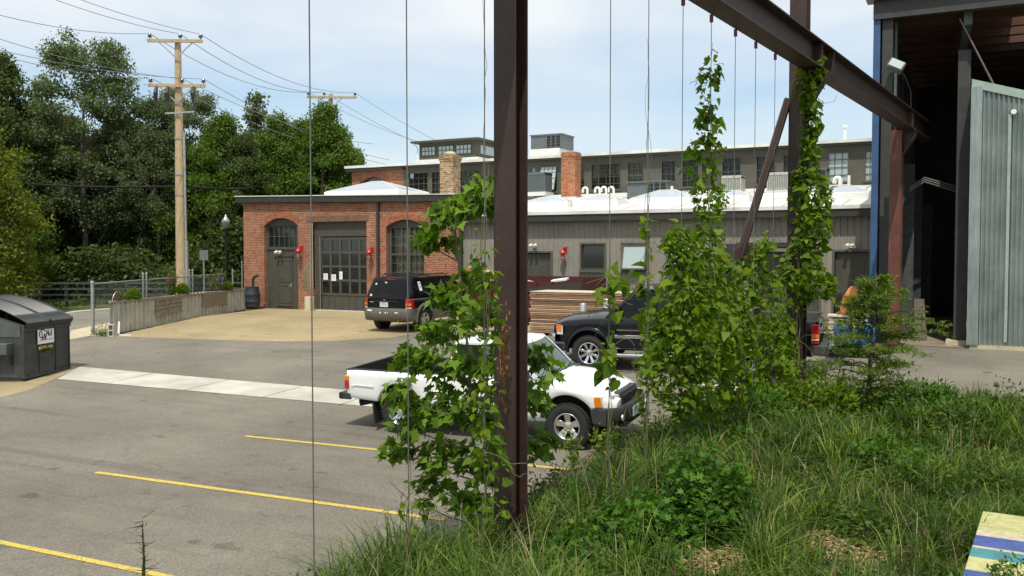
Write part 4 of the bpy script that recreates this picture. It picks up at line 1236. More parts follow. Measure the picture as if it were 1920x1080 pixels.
put(T_A, 120, 330, 43, 11.5, 'low dark tree behind the rail fence, below the cottonwood', 1.2, 5.6)
put(T_C, 205, 345, 42, 9.0, 'low spreading tree behind the left end of the chain link fence', 1.15, 4.7)
put(T_A, 275, 320, 44, 11.5, 'low dark tree just behind the corrugated planter', 1.2, 0.0)
put(T_C, 385, 335, 43, 9.0, 'low dark green tree behind the square road sign', 1.1, 1.2)
put(T_A, 440, 350, 42, 11.5, 'low dark tree behind the street lamp and rain barrel', 1.1, 3.1)
put(T_C, -70, 300, 46, 9.0, 'dark leafy tree mostly outside the left edge', 1.2, 1.9)
put(T_D, 676, 292, 60, 8.5, 'small distant tree showing beyond the brick gable', 0.6, 1.9)
# leafy undergrowth at the foot of the trees: nobody could count it
rs = np.random.RandomState(5)
pts = []
for i in range(60000):
    px = rs.uniform(-140, 470); d = rs.uniform(45.5, 53)
    pts.append((px, d))
pts = np.array(pts)
dirs = np.array([ray(-140, 474), ray(470, 474)])
fr_ = (pts[:, 0] + 140) / 610
dd = dirs[0][None] * (1 - fr_[:, None]) + dirs[1][None] * fr_[:, None]
P = np.array([0, 0, CAMZ]) + dd * pts[:, 1][:, None]
P[:, 2] = rs.uniform(0, 1, len(P)) ** 1.1 * (2.6 + 1.0 * np.sin(P[:, 0] * 0.9) + 0.8 * np.sin(P[:, 0] * 0.37 + 1))
o_ = leaf_mesh('undergrowth', P, 0.24 * rs.uniform(0.6, 1.5, len(P)), 'rhomb', unit(rs.normal(0, 1, P.shape) + [0, -0.5, 0.6]), rand_dirs(len(P), rs), M['leaf_far'], seed=5)
o_['kind'] = 'stuff'
# grass verge between the road and the rail fence
def grass_mesh(name, B, H_, W_, lean, mat, seed, bend=0.6):
    rs = np.random.RandomState(seed)
    n = len(B)
    a = rs.uniform(0, 2 * np.pi, n); ld = np.stack([np.cos(a), np.sin(a), np.zeros(n)], 1)
    sd = np.stack([-np.sin(a + rs.normal(0, 0.8, n)), np.cos(a), np.zeros(n)], 1); sd = unit(sd)
    L1 = lean * rs.uniform(0.1, 1.0, n) * H_
    rows = []
    for f, wf in ((0, 0.8), (0.4, 1.0), (0.75, 0.7), (1.0, 0.06)):
        c = B + ld * (L1 * (f ** 1.9))[:, None]
        c = c.copy(); c[:, 2] += H_ * (f - bend * 0.35 * (f ** 3) * np.clip(L1 / H_, 0, 1.2))
        rows.append(c - sd * (W_ * wf / 2)[:, None]); rows.append(c + sd * (W_ * wf / 2)[:, None])
    V = np.stack(rows, 1).reshape(-1, 3)
    i = np.arange(n)[:, None] * 8
    Fc = np.concatenate([i + np.array([[0, 1, 3, 2]]), i + np.array([[2, 3, 5, 4]]), i + np.array([[4, 5, 7, 6]])])
    return mesh_np(name, V, [Fc], mat)
n = 9000
f = rs.uniform(0, 1, n)
A_, B_, C_, D_ = [np.array(G(*p)) for p in ((-150, 606), (470, 550), (-150, 588), (470, 541))]
tt = rs.uniform(0, 1, n)[:, None]; f = f[:, None]
B = (A_ * (1 - f) + B_ * f) * (1 - tt) + (C_ * (1 - f) + D_ * f) * tt
B[:, 2] = -0.05
o_ = grass_mesh('verge_grass', B, rs.uniform(0.12, 0.32, n), np.full(n, 0.03), 0.8, M['leaf_grass'], 8); o_['kind'] = 'stuff'

# dark rail fence beyond the road
a, b = at(-130, 40.5), at(470, 41.5)
a = Vector((a[0], a[1], 0)); b = Vector((b[0], b[1], 0))
t = empty('rail_fence', a, 0, 'dark four rail fence on the far side of the road behind the dumpster', 'fence')
d_ = b - a
n = 12
for i in range(n + 1):
    p = d_ * i / n
    MB().span((p.x - 0.06, p.y - 0.06, 0), (p.x + 0.06, p.y + 0.06, 1.15)).build('post', M['dark_trim'], t)
for z in (0.28, 0.55, 0.82, 1.08):
    MB().bar(Vector((0, -0.07, z)), d_ + Vector((0, -0.07, z)), 0.03, 0.09).build('rail', pm('dark_grey_rail', (0.05, 0.055, 0.052), 0.6), t)

# ================================================================ utility poles, wires, lamp, sign
M['glaze'] = pm('brown_glaze', (0.10, 0.09, 0.08), 0.3)
def utility_pole(px, ytop, d, r, label, arms, full=True):
    x, y = at(px, d)
    H = CAMZ + (474 - ytop) / F * d
    t = empty('utility_pole', (x, y, 0), 0, label, 'utility pole', 'wooden utility poles')
    MB().tube([(0.0, 0, -0.1), (0.0, 0, H * 0.5), (0, 0, H)], [r * 1.25, r * 1.05, r * 0.72], 14).build('pole', M['timber'], t, smooth=50)
    ends = []
    for (ya, wl_, wr, kind) in arms:
        z = CAMZ + (474 - ya) / F * d
        ca = Vector((RT.x, RT.y, 0))
        A = -ca * wl_ + Vector((0, 0, z)); Bq = ca * wr + Vector((0, 0, z - 0.03))
        off = Vector((FW.x, FW.y, 0)).normalized() * -(r + 0.04)
        arm = MB().bar(A + off, Bq + off, 0.10, 0.13).build('crossarm', M['timber'], t)
        br = MB()
        for s in (-1, 1): br.bar(off + Vector((0, 0, z - 0.75)), off + ca * s * 0.75 + Vector((0, 0, z - 0.06)), 0.03, 0.05)
        sub(br.build('brace', M['galv'], t), arm)
        for f in ((0.05, 0.60, 0.97) if full else (0.03, 0.35, 0.97)):
            ins = MB(); q = A.lerp(Bq, f) + off
            ins.lathe([(0.02, 0.05), (0.02, 0.14), (0.09, 0.15), (0.10, 0.19), (0.05, 0.21), (0.08, 0.25), (0.05, 0.31), (0.0, 0.32)], q, n=10)
            ends.append(q + Vector((x, y, 0.30)))
            sub(ins.build('insulator', M['glaze'], t), arm)
        if kind == 'fuse':
            for f in (0.15, 0.35, 0.80):
                fz_ = MB()
                q = A.lerp(Bq, f) + off
                fz_.tube([q + Vector((0, 0, -0.05)), q + Vector((0.05, -0.1, -0.35)), q + Vector((0.02, -0.06, -0.7)), q + Vector((0.1, -0.05, -1.05))], [0.07, 0.10, 0.06, 0.02], 7)
                sub(fz_.build('fuse_cutout', M['dark_trim'], t), arm)
    return t, ends
DP = 40.0
t, e1 = utility_pole(339, 78, DP, 0.185, 'tall wooden utility pole with two crossarms and a grey conduit, nearer one', [(82, 1.25, 1.15, 'top'), (164, 1.25, 1.25, 'fuse')])
ca = Vector((RT.x, RT.y, 0)); off = Vector((FW.x, FW.y, 0)).normalized()
zc_ = lambda yy: CAMZ + (474 - yy) / F * DP
MB().tube([ca * 0.27 - off * 0.05 + Vector((0, 0, 0)), ca * 0.27 - off * 0.05 + Vector((0, 0, zc_(452)))], 0.10, 10).tube([ca * 0.26 - off * 0.05 + Vector((0, 0, zc_(452))), ca * 0.22 - off * 0.05 + Vector((0, 0, zc_(250)))], 0.055, 10).build('conduit', M['galv'], t, smooth=50)
MB().bar(-ca * 0.5 - off * 0.25 + Vector((0, 0, zc_(216))), ca * 0.75 - off * 0.25 + Vector((0, 0, zc_(213))), 0.05, 0.07).build('standoff_arm', M['galv'], t)
for yy in (330, 368, 262): MB().lathe([(0.215, 0), (0.215, 0.06)], (0, 0, zc_(yy)), n=14).build('band', M['galv'], t)
t2, e2 = utility_pole(623, 178, 58, 0.15, 'smaller distant utility pole with one crossarm above the bright green trees', [(185, 1.5, 1.65, 'top')], False)
def wire_line(pts, sag, r, label, name='power_line', mat='wire', group='overhead power lines'):
    A, B = Vector(pts[0]), Vector(pts[1]); q = []
    for i in range(17):
        f = i / 16; p = A.lerp(B, f); p.z -= 4 * sag * f * (1 - f); q.append(p)
    return tag(MB().tube(q, r, 5).build(name, M[mat]), label, 'cable', group)
M['farwire'] = pm('grey_far_wire', (0.22, 0.22, 0.23), 0.5)
def far(px, py, d): return PD(px, py, d)
# spans to the distant pole and to the left out of the picture
names3 = ['left', 'middle', 'right']
for i in range(3):
    wire_line([e1[i], e2[i]], 0.7, 0.016, 'thin power line between the two poles, %s of three at the near top crossarm' % ['lowest', 'middle', 'highest'][i], mat='farwire')
for i, (px, py, d) in enumerate([(-40, 18, 30), (-40, -58, 30), (-40, -78, 30)]):
    wire_line([e1[i], far(px, py, d)], 0.25, 0.012, 'thin power line from the top crossarm to the upper left corner, %s of three' % ['lowest', 'middle', 'highest'][i], mat='farwire')
for i, (px, py, d) in enumerate([(-40, 92, 32), (-40, 60, 32), (-40, 84, 32)]):
    wire_line([e1[3 + i], far(px, py, d)], 0.25, 0.012, 'thin power line from the lower crossarm to the left edge, ending at its %s insulator' % ['left', 'middle', 'right'][i], mat='farwire')
for i, (px, py, d) in enumerate([(760, 315, 60), (700, 270, 60), (730, 300, 60)]):
    wire_line([e1[3 + i], far(px, py, d)], 0.5, 0.014, 'thin power line dropping from the %s insulator of the lower crossarm towards the lantern roof' % ['left', 'middle', 'right'][i], mat='farwire')
for i, (px, py, d) in enumerate([(800, 270, 62), (860, 300, 62), (900, 300, 62)]):
    wire_line([e2[i], far(px, py, d)], 0.3, 0.014, 'thin power line leaving the far pole to the right, from its %s insulator' % names3[i], mat='farwire')
wire_line([far(50, 345, 38.0), far(345, 349, 40.0)], 0.08, 0.05, 'thick black cable sagging across the trees left of the near pole', mat='wire')
wire_line([far(345, 349, 40.0), far(458, 354, 43)], 0.04, 0.055, 'thick black cable from the near pole to the brick workshop', mat='wire')

# street lamp
x, y = at(424, 43)
t = empty('street_lamp', (x, y, 0), 0, 'black post street lamp with an acorn glass globe by the brick corner', 'street lamp')
Hs = CAMZ + (474 - 428) / F * 43
MB().lathe([(0.16, 0), (0.16, 0.5), (0.10, 0.6), (0.075, 0.8), (0.055, Hs - 0.2), (0.09, Hs - 0.15), (0.10, Hs), (0.0, Hs)], n=14).build('post', M['dark_trim'], t, smooth=40)
MB().lathe([(0.09, 0), (0.16, 0.10), (0.20, 0.25), (0.19, 0.36), (0.13, 0.44)], (0, 0, Hs), n=16).build('globe', mk_glass('frosted_globe', (0.35, 0.38, 0.36), 0.15, 0.3), t, smooth=60)
MB().lathe([(0.14, 0.43), (0.10, 0.50), (0.05, 0.54), (0.03, 0.62), (0.0, 0.66)], (0, 0, Hs), n=14).build('finial', M['galv'], t, smooth=50)
# road sign seen from behind
x, y = at(381.5, 41)
t = empty('road_sign', (x, y, 0), YAW, 'square grey back of a road sign on a thin post beside the utility pole', 'road sign')
zs0, zs1 = CAMZ + (474 - 489) / F * 41, CAMZ + (474 - 470) / F * 41 + 0.02
MB().span((-0.21, -0.012, zs1 - 0.45), (0.21, 0.0, zs1)).build('plate', pm('grey_sign_back', (0.22, 0.24, 0.24), 0.5, 0.5), t)
MB().span((-0.03, 0.0, 0), (0.03, 0.03, zs1 - 0.02)).build('post', M['galv'], t)

# ================================================================ chain link fence and corrugated planter
FA = G(172.5, 628); FB = Vector((fx(458), 29.2, 0))
FT = Vector((0, 0, 1.80))
t = empty('chain_link_fence', FA, 0, 'galvanised chain link fence behind the corrugated planter', 'fence')
dv = FB - FA; dv.z = 0
def gp(f): q = dv * f; return Vector((q.x, q.y, g(FA.y + q.y) - FA.z))
hgt = lambda f: 1.78
pw_ = [0.0, 0.452, 0.468, 0.53, 0.80, 0.815, 0.84, 0.967, 1.0]
pxs = [172.5, 268, 274.5, 355, 361, 436, 457.5]
def f_at(px):
    lo, hi = 0, 1.2
    for _ in range(40):
        m = (lo + hi) / 2; q = FA + dv * m
        v = Vector((q.x, q.y, 0)); sx_ = v.dot(Vector((RT.x, RT.y, 0))) / v.dot(Vector((FW.x, FW.y, 0)).normalized()) * F + 960
        if sx_ < px: lo = m
        else: hi = m
    return lo
fr = [f_at(p) for p in pxs]
FH = lambda f: 1.72 - 0.15 * f
for i, f in enumerate(fr):
    q = gp(f); r = 0.055 if i == 0 else 0.035
    h = FH(f) + (0.1 if i != 0 else 0.0) + (0.35 if i == 6 else 0)
    MB().lathe([(r, 0), (r, h), (r * 1.25, h + 0.01), (r * 1.1, h + 0.06), (0, h + 0.08)], q, n=12).build('post', M['galv'], t, smooth=40)
MB().tube([gp(0) + Vector((0, 0, FH(0) - 0.03)), gp(1) + Vector((0, 0, FH(1) - 0.03))], 0.022, 8).build('top_rail', M['galv'], t)
# the mesh: crossed wires
L_ = dv.length
ms = MB()
step = 0.11
nn = int(L_ / step)
V = []; E = []
wr = 0.0022
Vv = []; Ff = []
def thin(a, b, r=wr):
    n0 = len(Vv); dz_ = Vector((0, 0, r)); side = Vector((-dv.y, dv.x, 0)).normalized() * r
    for p in (a, b):
        Vv.extend([tuple(p + side), tuple(p + dz_ * 1.2), tuple(p - side - dz_)])
    for k in range(3):
        Ff.append((n0 + k, n0 + (k + 1) % 3, n0 + 3 + (k + 1) % 3, n0 + 3 + k))
H0_ = 1.66
for i in range(-int(H0_ / step), nn):
    for s in (0, 1):
        x0_, x1_ = i * step, i * step + H0_
        za_, zb_ = 0.02, H0_
        if x0_ < 0: za_ = -x0_; x0_ = 0
        if x1_ > L_: zb_ = H0_ - (x1_ - L_); x1_ = L_
        if zb_ <= za_: continue
        if s: za_, zb_ = H0_ - za_ + 0.02, H0_ - zb_
        pa = gp(x0_ / L_) + Vector((0, 0, za_ * (1 - 0.09 * x0_ / L_))); pb = gp(x1_ / L_) + Vector((0, 0, zb_ * (1 - 0.09 * x1_ / L_)))
        thin(pa, pb)
mesh_np('wire_mesh', np.array(Vv), [np.array(Ff)], M['galv'], t)

PA = G(207, 630.5); PB = G(459, 583.0)
HA, HB = 1.10, 0.90
t = empty('corrugated_planter', PA, 0, 'long corrugated metal planter with two plank panels and clipped shrubs', 'planter')
dv2 = PB - PA; n2 = Vector((-dv2.y, dv2.x, 0)).normalized()
n2 = Vector((PA.x, PA.y, 0)).normalized()       # the ends are cut square to the road
Lp = Vector((dv2.x, dv2.y, 0)).length
def pp(s, dpt, z):       # along, depth behind front, height above ground
    f = s / Lp; q = PA + dv2 * f
    return Vector((q.x - PA.x, q.y - PA.y, g(q.y) - PA.z)) + n2 * dpt + Vector((0, 0, z))
def ph_(s): return HA + (HB - HA) * s / Lp
rows = [[], []]
m_ = int(Lp / 0.026)
for i in range(m_ + 1):
    s = Lp * i / m_; dp_ = 0.05 * math.sin(2 * math.pi * s / 0.25)
    rows[0].append(pp(s, dp_ + 0.03, 0.02)); rows[1].append(pp(s, dp_ + 0.03, ph_(s) - 0.02))
MB().grid(rows).build('corrugated_front', M['zinc_pl'], t, smooth=60)
MB().add([pp(-0.0, 0, 0.02), pp(0, 0.5, 0.02), pp(0, 0.5, ph_(0)), pp(0, 0, ph_(0))], [(0, 1, 2, 3)]).build('corrugated_end', M['zinc_pl'], t)
MB().add([pp(0, 0.03, ph_(0) - 0.08), pp(Lp, 0.03, ph_(Lp) - 0.08), pp(Lp, 0.5, ph_(Lp) - 0.08), pp(0, 0.5, ph_(0) - 0.08)], [(0, 1, 2, 3)]).build('soil', M['soil'], t)
cp = MB(); cp.bar(pp(0, 0, ph_(0)), pp(Lp, 0, ph_(Lp)), 0.07, 0.05); cp.bar(pp(0, 0.5, ph_(0)), pp(Lp, 0.5, ph_(Lp)), 0.07, 0.05); cp.bar(pp(0, 0, ph_(0)), pp(0, 0.5, ph_(0)), 0.07, 0.05)
cp.build('top_trim', M['timber_grey'], t)
MB().bar(pp(0, -0.0, 0.03), pp(Lp, -0.0, 0.03), 0.08, 0.05).build('bottom_trim', M['dark_trim'], t)
def s_at(px):
    lo, hi = 0, Lp
    for _ in range(40):
        m = (lo + hi) / 2; q = PA + dv2 * (m / Lp)
        v = Vector((q.x, q.y, 0)); sx_ = v.dot(Vector((RT.x, RT.y, 0))) / v.dot(Vector((FW.x, FW.y, 0)).normalized()) * F + 960
        if sx_ < px: lo = m
        else: hi = m
    return lo
for (p0, p1) in ((290, 341), (380, 425)):
    s0, s1 = s_at(p0), s_at(p1)
    pan = MB()
    for k in range(4):
        z0 = 0.42 + k * 0.145 * (0.9 if p0 > 300 else 1); z1 = z0 + 0.125
        mid = s0 + (s1 - s0) * random.uniform(0.3, 0.7)
        for (u, v) in ((s0, mid - 0.01), (mid + 0.01, s1)):
            top_z = min(z1, ph_(u) - 0.06)
            pan.prism([pp(u, -0.03, z0), pp(v, -0.03, z0), pp(v, -0.03, top_z), pp(u, -0.03, top_z)], n2 * -0.025)
    pan.build('plank_panel', M['timber_grey'], t)
    MB().bar(pp(s0, -0.05, 0.38), pp(s1, -0.05, 0.38), 0.05, 0.06).build('panel_ledge', M['timber_grey'], t)
# clipped round shrubs
def ball_shrub(px, s_, r, label, seed):
    q = PA + (pp(s_at(px), 0.27, ph_(s_at(px)) - 0.08))
    t = empty('round_shrub', q, 0, label, 'shrub', 'clipped round shrubs in the planter')
    rs = np.random.RandomState(seed); n = 2600
    dn = unit(rs.normal(size=(n, 3))); rr = r * rs.uniform(0.82, 1.06, n)
    P = dn * rr[:, None] + np.array([0, 0, r * 0.95]); P = P[P[:, 2] > 0.02]; dn = unit(P - np.array([0, 0, r * 0.95]))
    leaf_mesh('foliage', P, rs.uniform(0.03, 0.055, len(P)), 'rhomb', unit(dn + rs.normal(0, 0.5, dn.shape)), unit(dn + rs.normal(0, 0.7, dn.shape)), M['leaf_vine'], t, seed)
    MB().lathe([(0.0, r * 0.3), (r * 0.6, r * 0.5), (r * 0.76, r * 0.95), (r * 0.6, r * 1.4), (0, r * 1.7)], n=12).build('inner_mass', M['bark_dark'], t, smooth=60)
    MB().tube([(0, 0, -0.05), (0, 0, r * 0.5)], 0.03, 7).build('stem', M['bark'], t)
ball_shrub(250, 0, 0.225, 'clipped round shrub nearest the open end of the corrugated planter', 1)
ball_shrub(343, 0, 0.22, 'clipped round shrub in the middle of the planter, beside the utility pole', 2)
ball_shrub(427.5, 0, 0.21, 'clipped round shrub at the brick building end of the planter', 3)
# rose and other flowering plants
M['pink'] = pm('pink_petals', (0.45, 0.05, 0.09), 0.6); M['purple'] = pm('purple_petals', (0.20, 0.09, 0.42), 0.6); M['rusty_fl'] = pm('rust_flower', (0.28, 0.08, 0.03), 0.7)
def loose_plant(px, w_, h_, label, fl, seed, nleaf=420, nfl=16, ls=0.07):
    q = PA + (pp(s_at(px), 0.34, ph_(s_at(px)) - 0.1))
    t = empty('flowering_plant', q, 0, label, 'plant', 'loose flowering plants in the planter')
    rs = np.random.RandomState(seed); st = MB(); tips = []
    for k in range(9):
        a = rs.uniform(0, 6.28); r = w_ * rs.uniform(0.2, 1); hh = h_ * rs.uniform(0.55, 1)
        pts = [Vector((r * f ** 1.5 * math.cos(a), r * f ** 1.5 * math.sin(a), hh * f)) for f in np.linspace(0, 1, 6)]
        st.tube(pts, [0.012, 0.010, 0.008, 0.007, 0.006, 0.004], 5)
        tips += pts[1:]
    st.build('stems', M['bark'], t)
    tips = np.array([tuple(p) for p in tips])
    P = tips[rs.randint(0, len(tips), nleaf)] + rs.normal(0, 0.07, (nleaf, 3))
    leaf_mesh('foliage', P, ls * rs.uniform(0.6, 1.3, nleaf), 'oval', unit(rs.normal(size=P.shape) + [0, 0, 0.7]), rand_dirs(nleaf, rs), M['leaf_weed'], t, seed)
    if nfl:
        P = tips[rs.randint(0, len(tips), nfl)] + rs.normal(0, 0.05, (nfl, 3)); 
        for c_ in P:
            Q = c_ + rs.normal(0, 0.012, (6, 3)); leaf_mesh('flower', Q, 0.045 * rs.uniform(0.8, 1.2, 6), 'heart', rand_dirs(6, rs), rand_dirs(6, rs), M[fl], t, seed)
loose_plant(322, 0.38, 1.05, 'tall loose rose with pink blooms left of the utility pole in the planter', 'pink', 21, 650, 22)
loose_plant(225, 0.2, 0.5, 'small sparse rust coloured plant at the open end of the planter', 'rusty_fl', 22, 160, 14)
loose_plant(400, 0.26, 0.8, 'thin rust tipped plant behind the second plank panel', 'rusty_fl', 23, 220, 10)
loose_plant(413, 0.28, 0.9, 'taller plant with purple blooms near the brick building end of the planter', 'purple', 24, 320, 18)
# bent pipe hoop over the open end
q = PA + pp(0.12, 0.3, ph_(0) - 0.1)
tag(MB().tube([q + n2 * 0.0 + dv2.normalized() * (0.28 - 0.28 * math.cos(a)) + Vector((0, 0, 0.42 * math.sin(a))) for a in np.linspace(0, math.pi * 0.75, 14)], 0.012, 6).build('bent_hoop', M['galv']), 'thin bent metal hoop rising from the open end of the planter', 'hoop')
# concrete block and leaning scrap at the planter end
q = G(211, 631)
t = empty('concrete_block', (q.x, q.y, q.z), 0.3, 'pale hollow concrete block standing on end at the planter corner', 'block')
b = MB()
b.span((-0.10, -0.10, 0), (-0.07, 0.10, 0.40)).span((0.07, -0.10, 0), (0.10, 0.10, 0.40))
for z in (0, 0.185, 0.37): b.span((-0.07, -0.10, z), (0.07, 0.10, z + 0.03))
b.build('block', M['concrete']).parent = t
q = G(226, 629)
t = empty('scrap_board', (q.x, q.y, q.z), 0.3, 'thin pinkish white board leaning against the planter beside the block', 'board')
MB().add([(-0.12, 0, 0), (-0.04, 0, 0), (-0.10, 0.12, 0.45), (-0.16, 0.12, 0.45), (-0.12, 0.02, 0), (-0.04, 0.02, 0), (-0.10, 0.14, 0.45), (-0.16, 0.14, 0.45)], [(0, 1, 2, 3), (4, 7, 6, 5), (0, 4, 5, 1), (1, 5, 6, 2), (2, 6, 7, 3), (3, 7, 4, 0)]).build('upright', M['white_paint'], t)
MB().span((-0.05, -0.05, 0), (0.4, 0.03, 0.03)).build('foot', M['white_paint'], t)
rs = np.random.RandomState(30); n = 260
A_ = np.array(G(180, 628)); B_ = np.array(G(206, 631))
P = A_ + (B_ - A_) * rs.uniform(0, 1, (n, 1)) + rs.normal(0, 0.12, (n, 3)); P[:, 2] = [g(y) + abs(z) for y, z in zip(P[:, 1], rs.normal(0, 0.12, n))]
tag(leaf_mesh('fence_weeds', P, 0.10 * rs.uniform(0.6, 1.4, n), 'narrow', rand_dirs(n, rs, 0.5), rand_dirs(n, rs, 0.5), M['leaf_weed'], seed=30), 'low weeds at the foot of the first fence post', 'weeds')

# ================================================================ dumpster
D1 = G(45, 716); D2 = G(130, 691)
t = empty('dumpster', D1, math.atan2(D2.y - D1.y, D2.x - D1.x), 'big dark grey dumpster with a sloping ribbed lid and a graffitied white sign', 'dumpster')
Ld = math.hypot(D2.x - D1.x, D2.y - D1.y); slope = (D2.z - D1.z)
# local: x along the front face, y into the body (away from the lot)
M['dump'] = pm('dented_dark_steel', (0.038, 0.043, 0.043), 0.55, var=0.5, scale=3.2, bump=0.4, bscale=6)
M['dump_g'] = pm('dark_green_grey_steel', (0.075, 0.095, 0.082), 0.5, var=0.3, scale=2)
M['lid'] = pm('black_poly_lid', (0.022, 0.024, 0.027), 0.42, var=0.15, scale=3)
DD = 1.75; HF, HBk = 1.36, 1.92; Z0 = 0.08
def side_poly(x, ext): 
    return [(x, 0.0, Z0), (x, DD, Z0), (x, DD, HBk - 0.06), (x, 0.02, HF)]
body = MB()
body.add([(0, 0.0, Z0), (Ld, 0.0, Z0), (Ld, 0, HF), (0, 0, HF), (0, DD, Z0), (Ld, DD, Z0), (Ld, DD, HBk - 0.06), (0, DD, HBk - 0.06)],
         [(0, 1, 2, 3), (5, 4, 7, 6), (4, 0, 3, 7), (1, 5, 6, 2), (0, 4, 5, 1)])
body.build('body', M['dump'], t, bevel=0.012)
rb = MB()
for x in (0.0, 0.60, 1.25, Ld): rb.span((x - 0.02, -0.025, Z0), (x + 0.02, 0.0, HF - 0.16))
rb.span((-0.03, -0.05, HF - 0.17), (Ld + 0.03, 0.0, HF - 0.02))
rb.span((-0.02, -0.03, Z0 - 0.02), (Ld + 0.02, 0.02, Z0 + 0.05))
rb.build('rim', M['dump'], t, bevel=0.008)
MB().span((0.02, 0.05, 0), (0.5, DD - 0.05, Z0)).span((Ld - 0.4, 0.05, 0), (Ld - 0.05, DD - 0.05, Z0)).build('skids', M['dark_trim'], t)
# fork pocket on the near side
fp = MB()
fp.span((-0.26, 0.25, 0.66), (0.0, DD - 0.15, 0.92))
fp.build('fork_pocket', M['dump_g'], t, bevel=0.01)
MB().add([(-0.262, 0.27, 0.68), (-0.0, 0.27, 0.68), (0.0, 0.27, 0.40), (-0.05, 0.27, 0.40), (-0.262, 0.31, 0.68), (-0.0, 0.31, 0.68), (0.0, 0.31, 0.40), (-0.05, 0.31, 0.40)], [(0, 1, 2, 3), (4, 7, 6, 5), (0, 4, 5, 1), (1, 5, 6, 2), (2, 6, 7, 3), (3, 7, 4, 0)]).build('gusset', M['dump'], t)
MB().add([(-0.012, 0.06, HF - 0.30), (-0.012, DD - 0.05, HF - 0.30), (-0.012, DD - 0.05, HBk - 0.12), (-0.012, 0.06, HF - 0.02)], [(0, 1, 2, 3)]).build('side_panel', M['dump_g'], t, solid=0.012)
# two bowed ribbed lids
for (xa, xb) in ((-0.04, Ld / 2 - 0.01), (Ld / 2 + 0.01, Ld + 0.04)):
    rows = []
    for j in range(15):
        f = j / 14; y = -0.10 + (DD + 0.06) * f
        z = HF + 0.03 + (HBk - HF) * (1 - (1 - f) ** 1.75)
        r = []
        for i in range(61):
            u = i / 60; x = xa + (xb - xa) * u
            rib = 0.020 if (0.08 < u < 0.92 and (u * 12) % 1 > 0.55 and 0.08 < f < 0.95) else 0.0
            r.append((x, y, z + rib + (0.035 if (u < 0.05 or u > 0.95) else 0)))
        rows.append(r)
    lo = [(p[0], p[1] - 0.0, p[2] - 0.10) for p in rows[0]]
    MB().grid([lo] + rows).build('lid', M['lid'], t, smooth=30)
MB().cyl((-0.05, DD + 0.0, HBk + 0.02), (Ld + 0.05, DD, HBk + 0.02), 0.03, 8).build('hinge_bar', M['dump'], t)
MB().span((Ld, -0.03, HF - 0.35), (Ld + 0.06, 0.05, HF - 0.05)).build('latch', M['white_paint'], t)
sg = MB().span((0.50, -0.034, 0.84), (1.14, -0.028, 1.24)).build('sign', M['paper'], t)
# the sign's scrawl: an oval, a W-like zigzag and an H-like tail, with a yellow band under it
def S(u, v): return Vector((0.50 + 0.64 * u, -0.038, 0.84 + 0.40 * v))
ink = MB()
ink.tube([S(0.30 + 0.22 * math.cos(a), 0.60 + 0.25 * math.sin(a)) for a in np.linspace(0.6, 2 * math.pi, 18)], 0.011, 5)
ink.tube([S(u, v) for u, v in ((0.22, 0.74), (0.30, 0.22), (0.40, 0.62), (0.46, 0.2), (0.56, 0.78), (0.62, 0.5), (0.66, 0.8), (0.68, 0.42), (0.80, 0.60), (0.84, 0.82), (0.82, 0.40))], 0.012, 5)
ink.tube([S(u, v) for u, v in ((0.12, 0.22), (0.9, 0.24))], 0.006, 5); ink.tube([S(u, v) for u, v in ((0.55, 0.88), (0.92, 0.87))], 0.006, 5)
sub(ink.build('writing', M['ink'], t), sg)
yl = MB()
for i in range(7): yl.span((0.54 + i * 0.08, -0.032, 0.70 + (i % 2) * 0.01), (0.54 + i * 0.08 + 0.055, -0.028, 0.78))
yl.build('yellow_label', M['yellow_ink'], t)
gq = MB()
gq.tube([Vector((0.60 + 0.42 * u, -0.04, 0.62 + 0.16 * v)) for u, v in ((0, .6), (.12, 0), (.2, .9), (.3, .1), (.38, .8), (.5, .2), (.6, 1), (.72, .2), (.8, .9))], 0.012, 5)
gq.tube([Vector((1.02, -0.04, 0.74)), Vector((1.06, -0.04, 0.62)), Vector((1.0, -0.04, 0.48))], 0.010, 5)
gq.build('graffiti', M['ink'], t)
# ================================================================ rusty crane frame
# the row of columns: base points found from their feet
def RD(r, d): return Vector((RT.x * r + FWH.x * d, RT.y * r + FWH.y * d, 0))
FWH = Vector((-math.sin(YAW), math.cos(YAW), 0))
E1 = RD(-0.01, 8.2); E2 = RD(5.0, 15.9); E3 = RD(-0.01 + 5.01 * 1.977, 8.2 + 7.7 * 1.977)
ROW = (E2 - E1).normalized(); RN = Vector((ROW.y, -ROW.x, 0))       # RN: towards the garden (camera) side
if RN.dot(-E1) < 0: RN = -RN
ang = math.atan2(ROW.y, ROW.x)
BZ = 5.60; BH = 0.46                                                # beam underside and depth
def hcol(t, h, w, d, name='shaft', mat='rust', z0=0.0):
    f = 0.018
    b = MB().span((-w / 2, -d / 2, z0), (w / 2, -d / 2 + f, h)).span((-w / 2, d / 2 - f, z0), (w / 2, d / 2, h)).span((-0.008, -d / 2 + f, z0), (0.008, d / 2 - f, h))
    return b.build(name, M[mat], t)
def column(E, top, label, w=0.30, d=0.30, turn=0.0, mat='rust'):
    zb = bed_z(E.x, E.y) - 0.1 if E.y < 20 else g(E.y) - 0.02
    t = empty('steel_column', (E.x, E.y, zb), ang + turn, label, 'steel column', 'rusty steel columns of the crane frame')
    hcol(t, top - zb, w, d, mat=mat)
    return t, zb
RNl = Vector((0, -1, 0))                                            # garden side in a column's local frame (x along the row)
c1, z1_ = column(E1, 7.4, 'nearest and biggest rusty column, in the middle of the photo', 0.225, 0.215, math.pi / 2 - 0.0)
c2, z2_ = column(E2, 8.6, 'vine wrapped rusty column at the end of the diagonal brace', 0.28, 0.28, math.pi / 2)
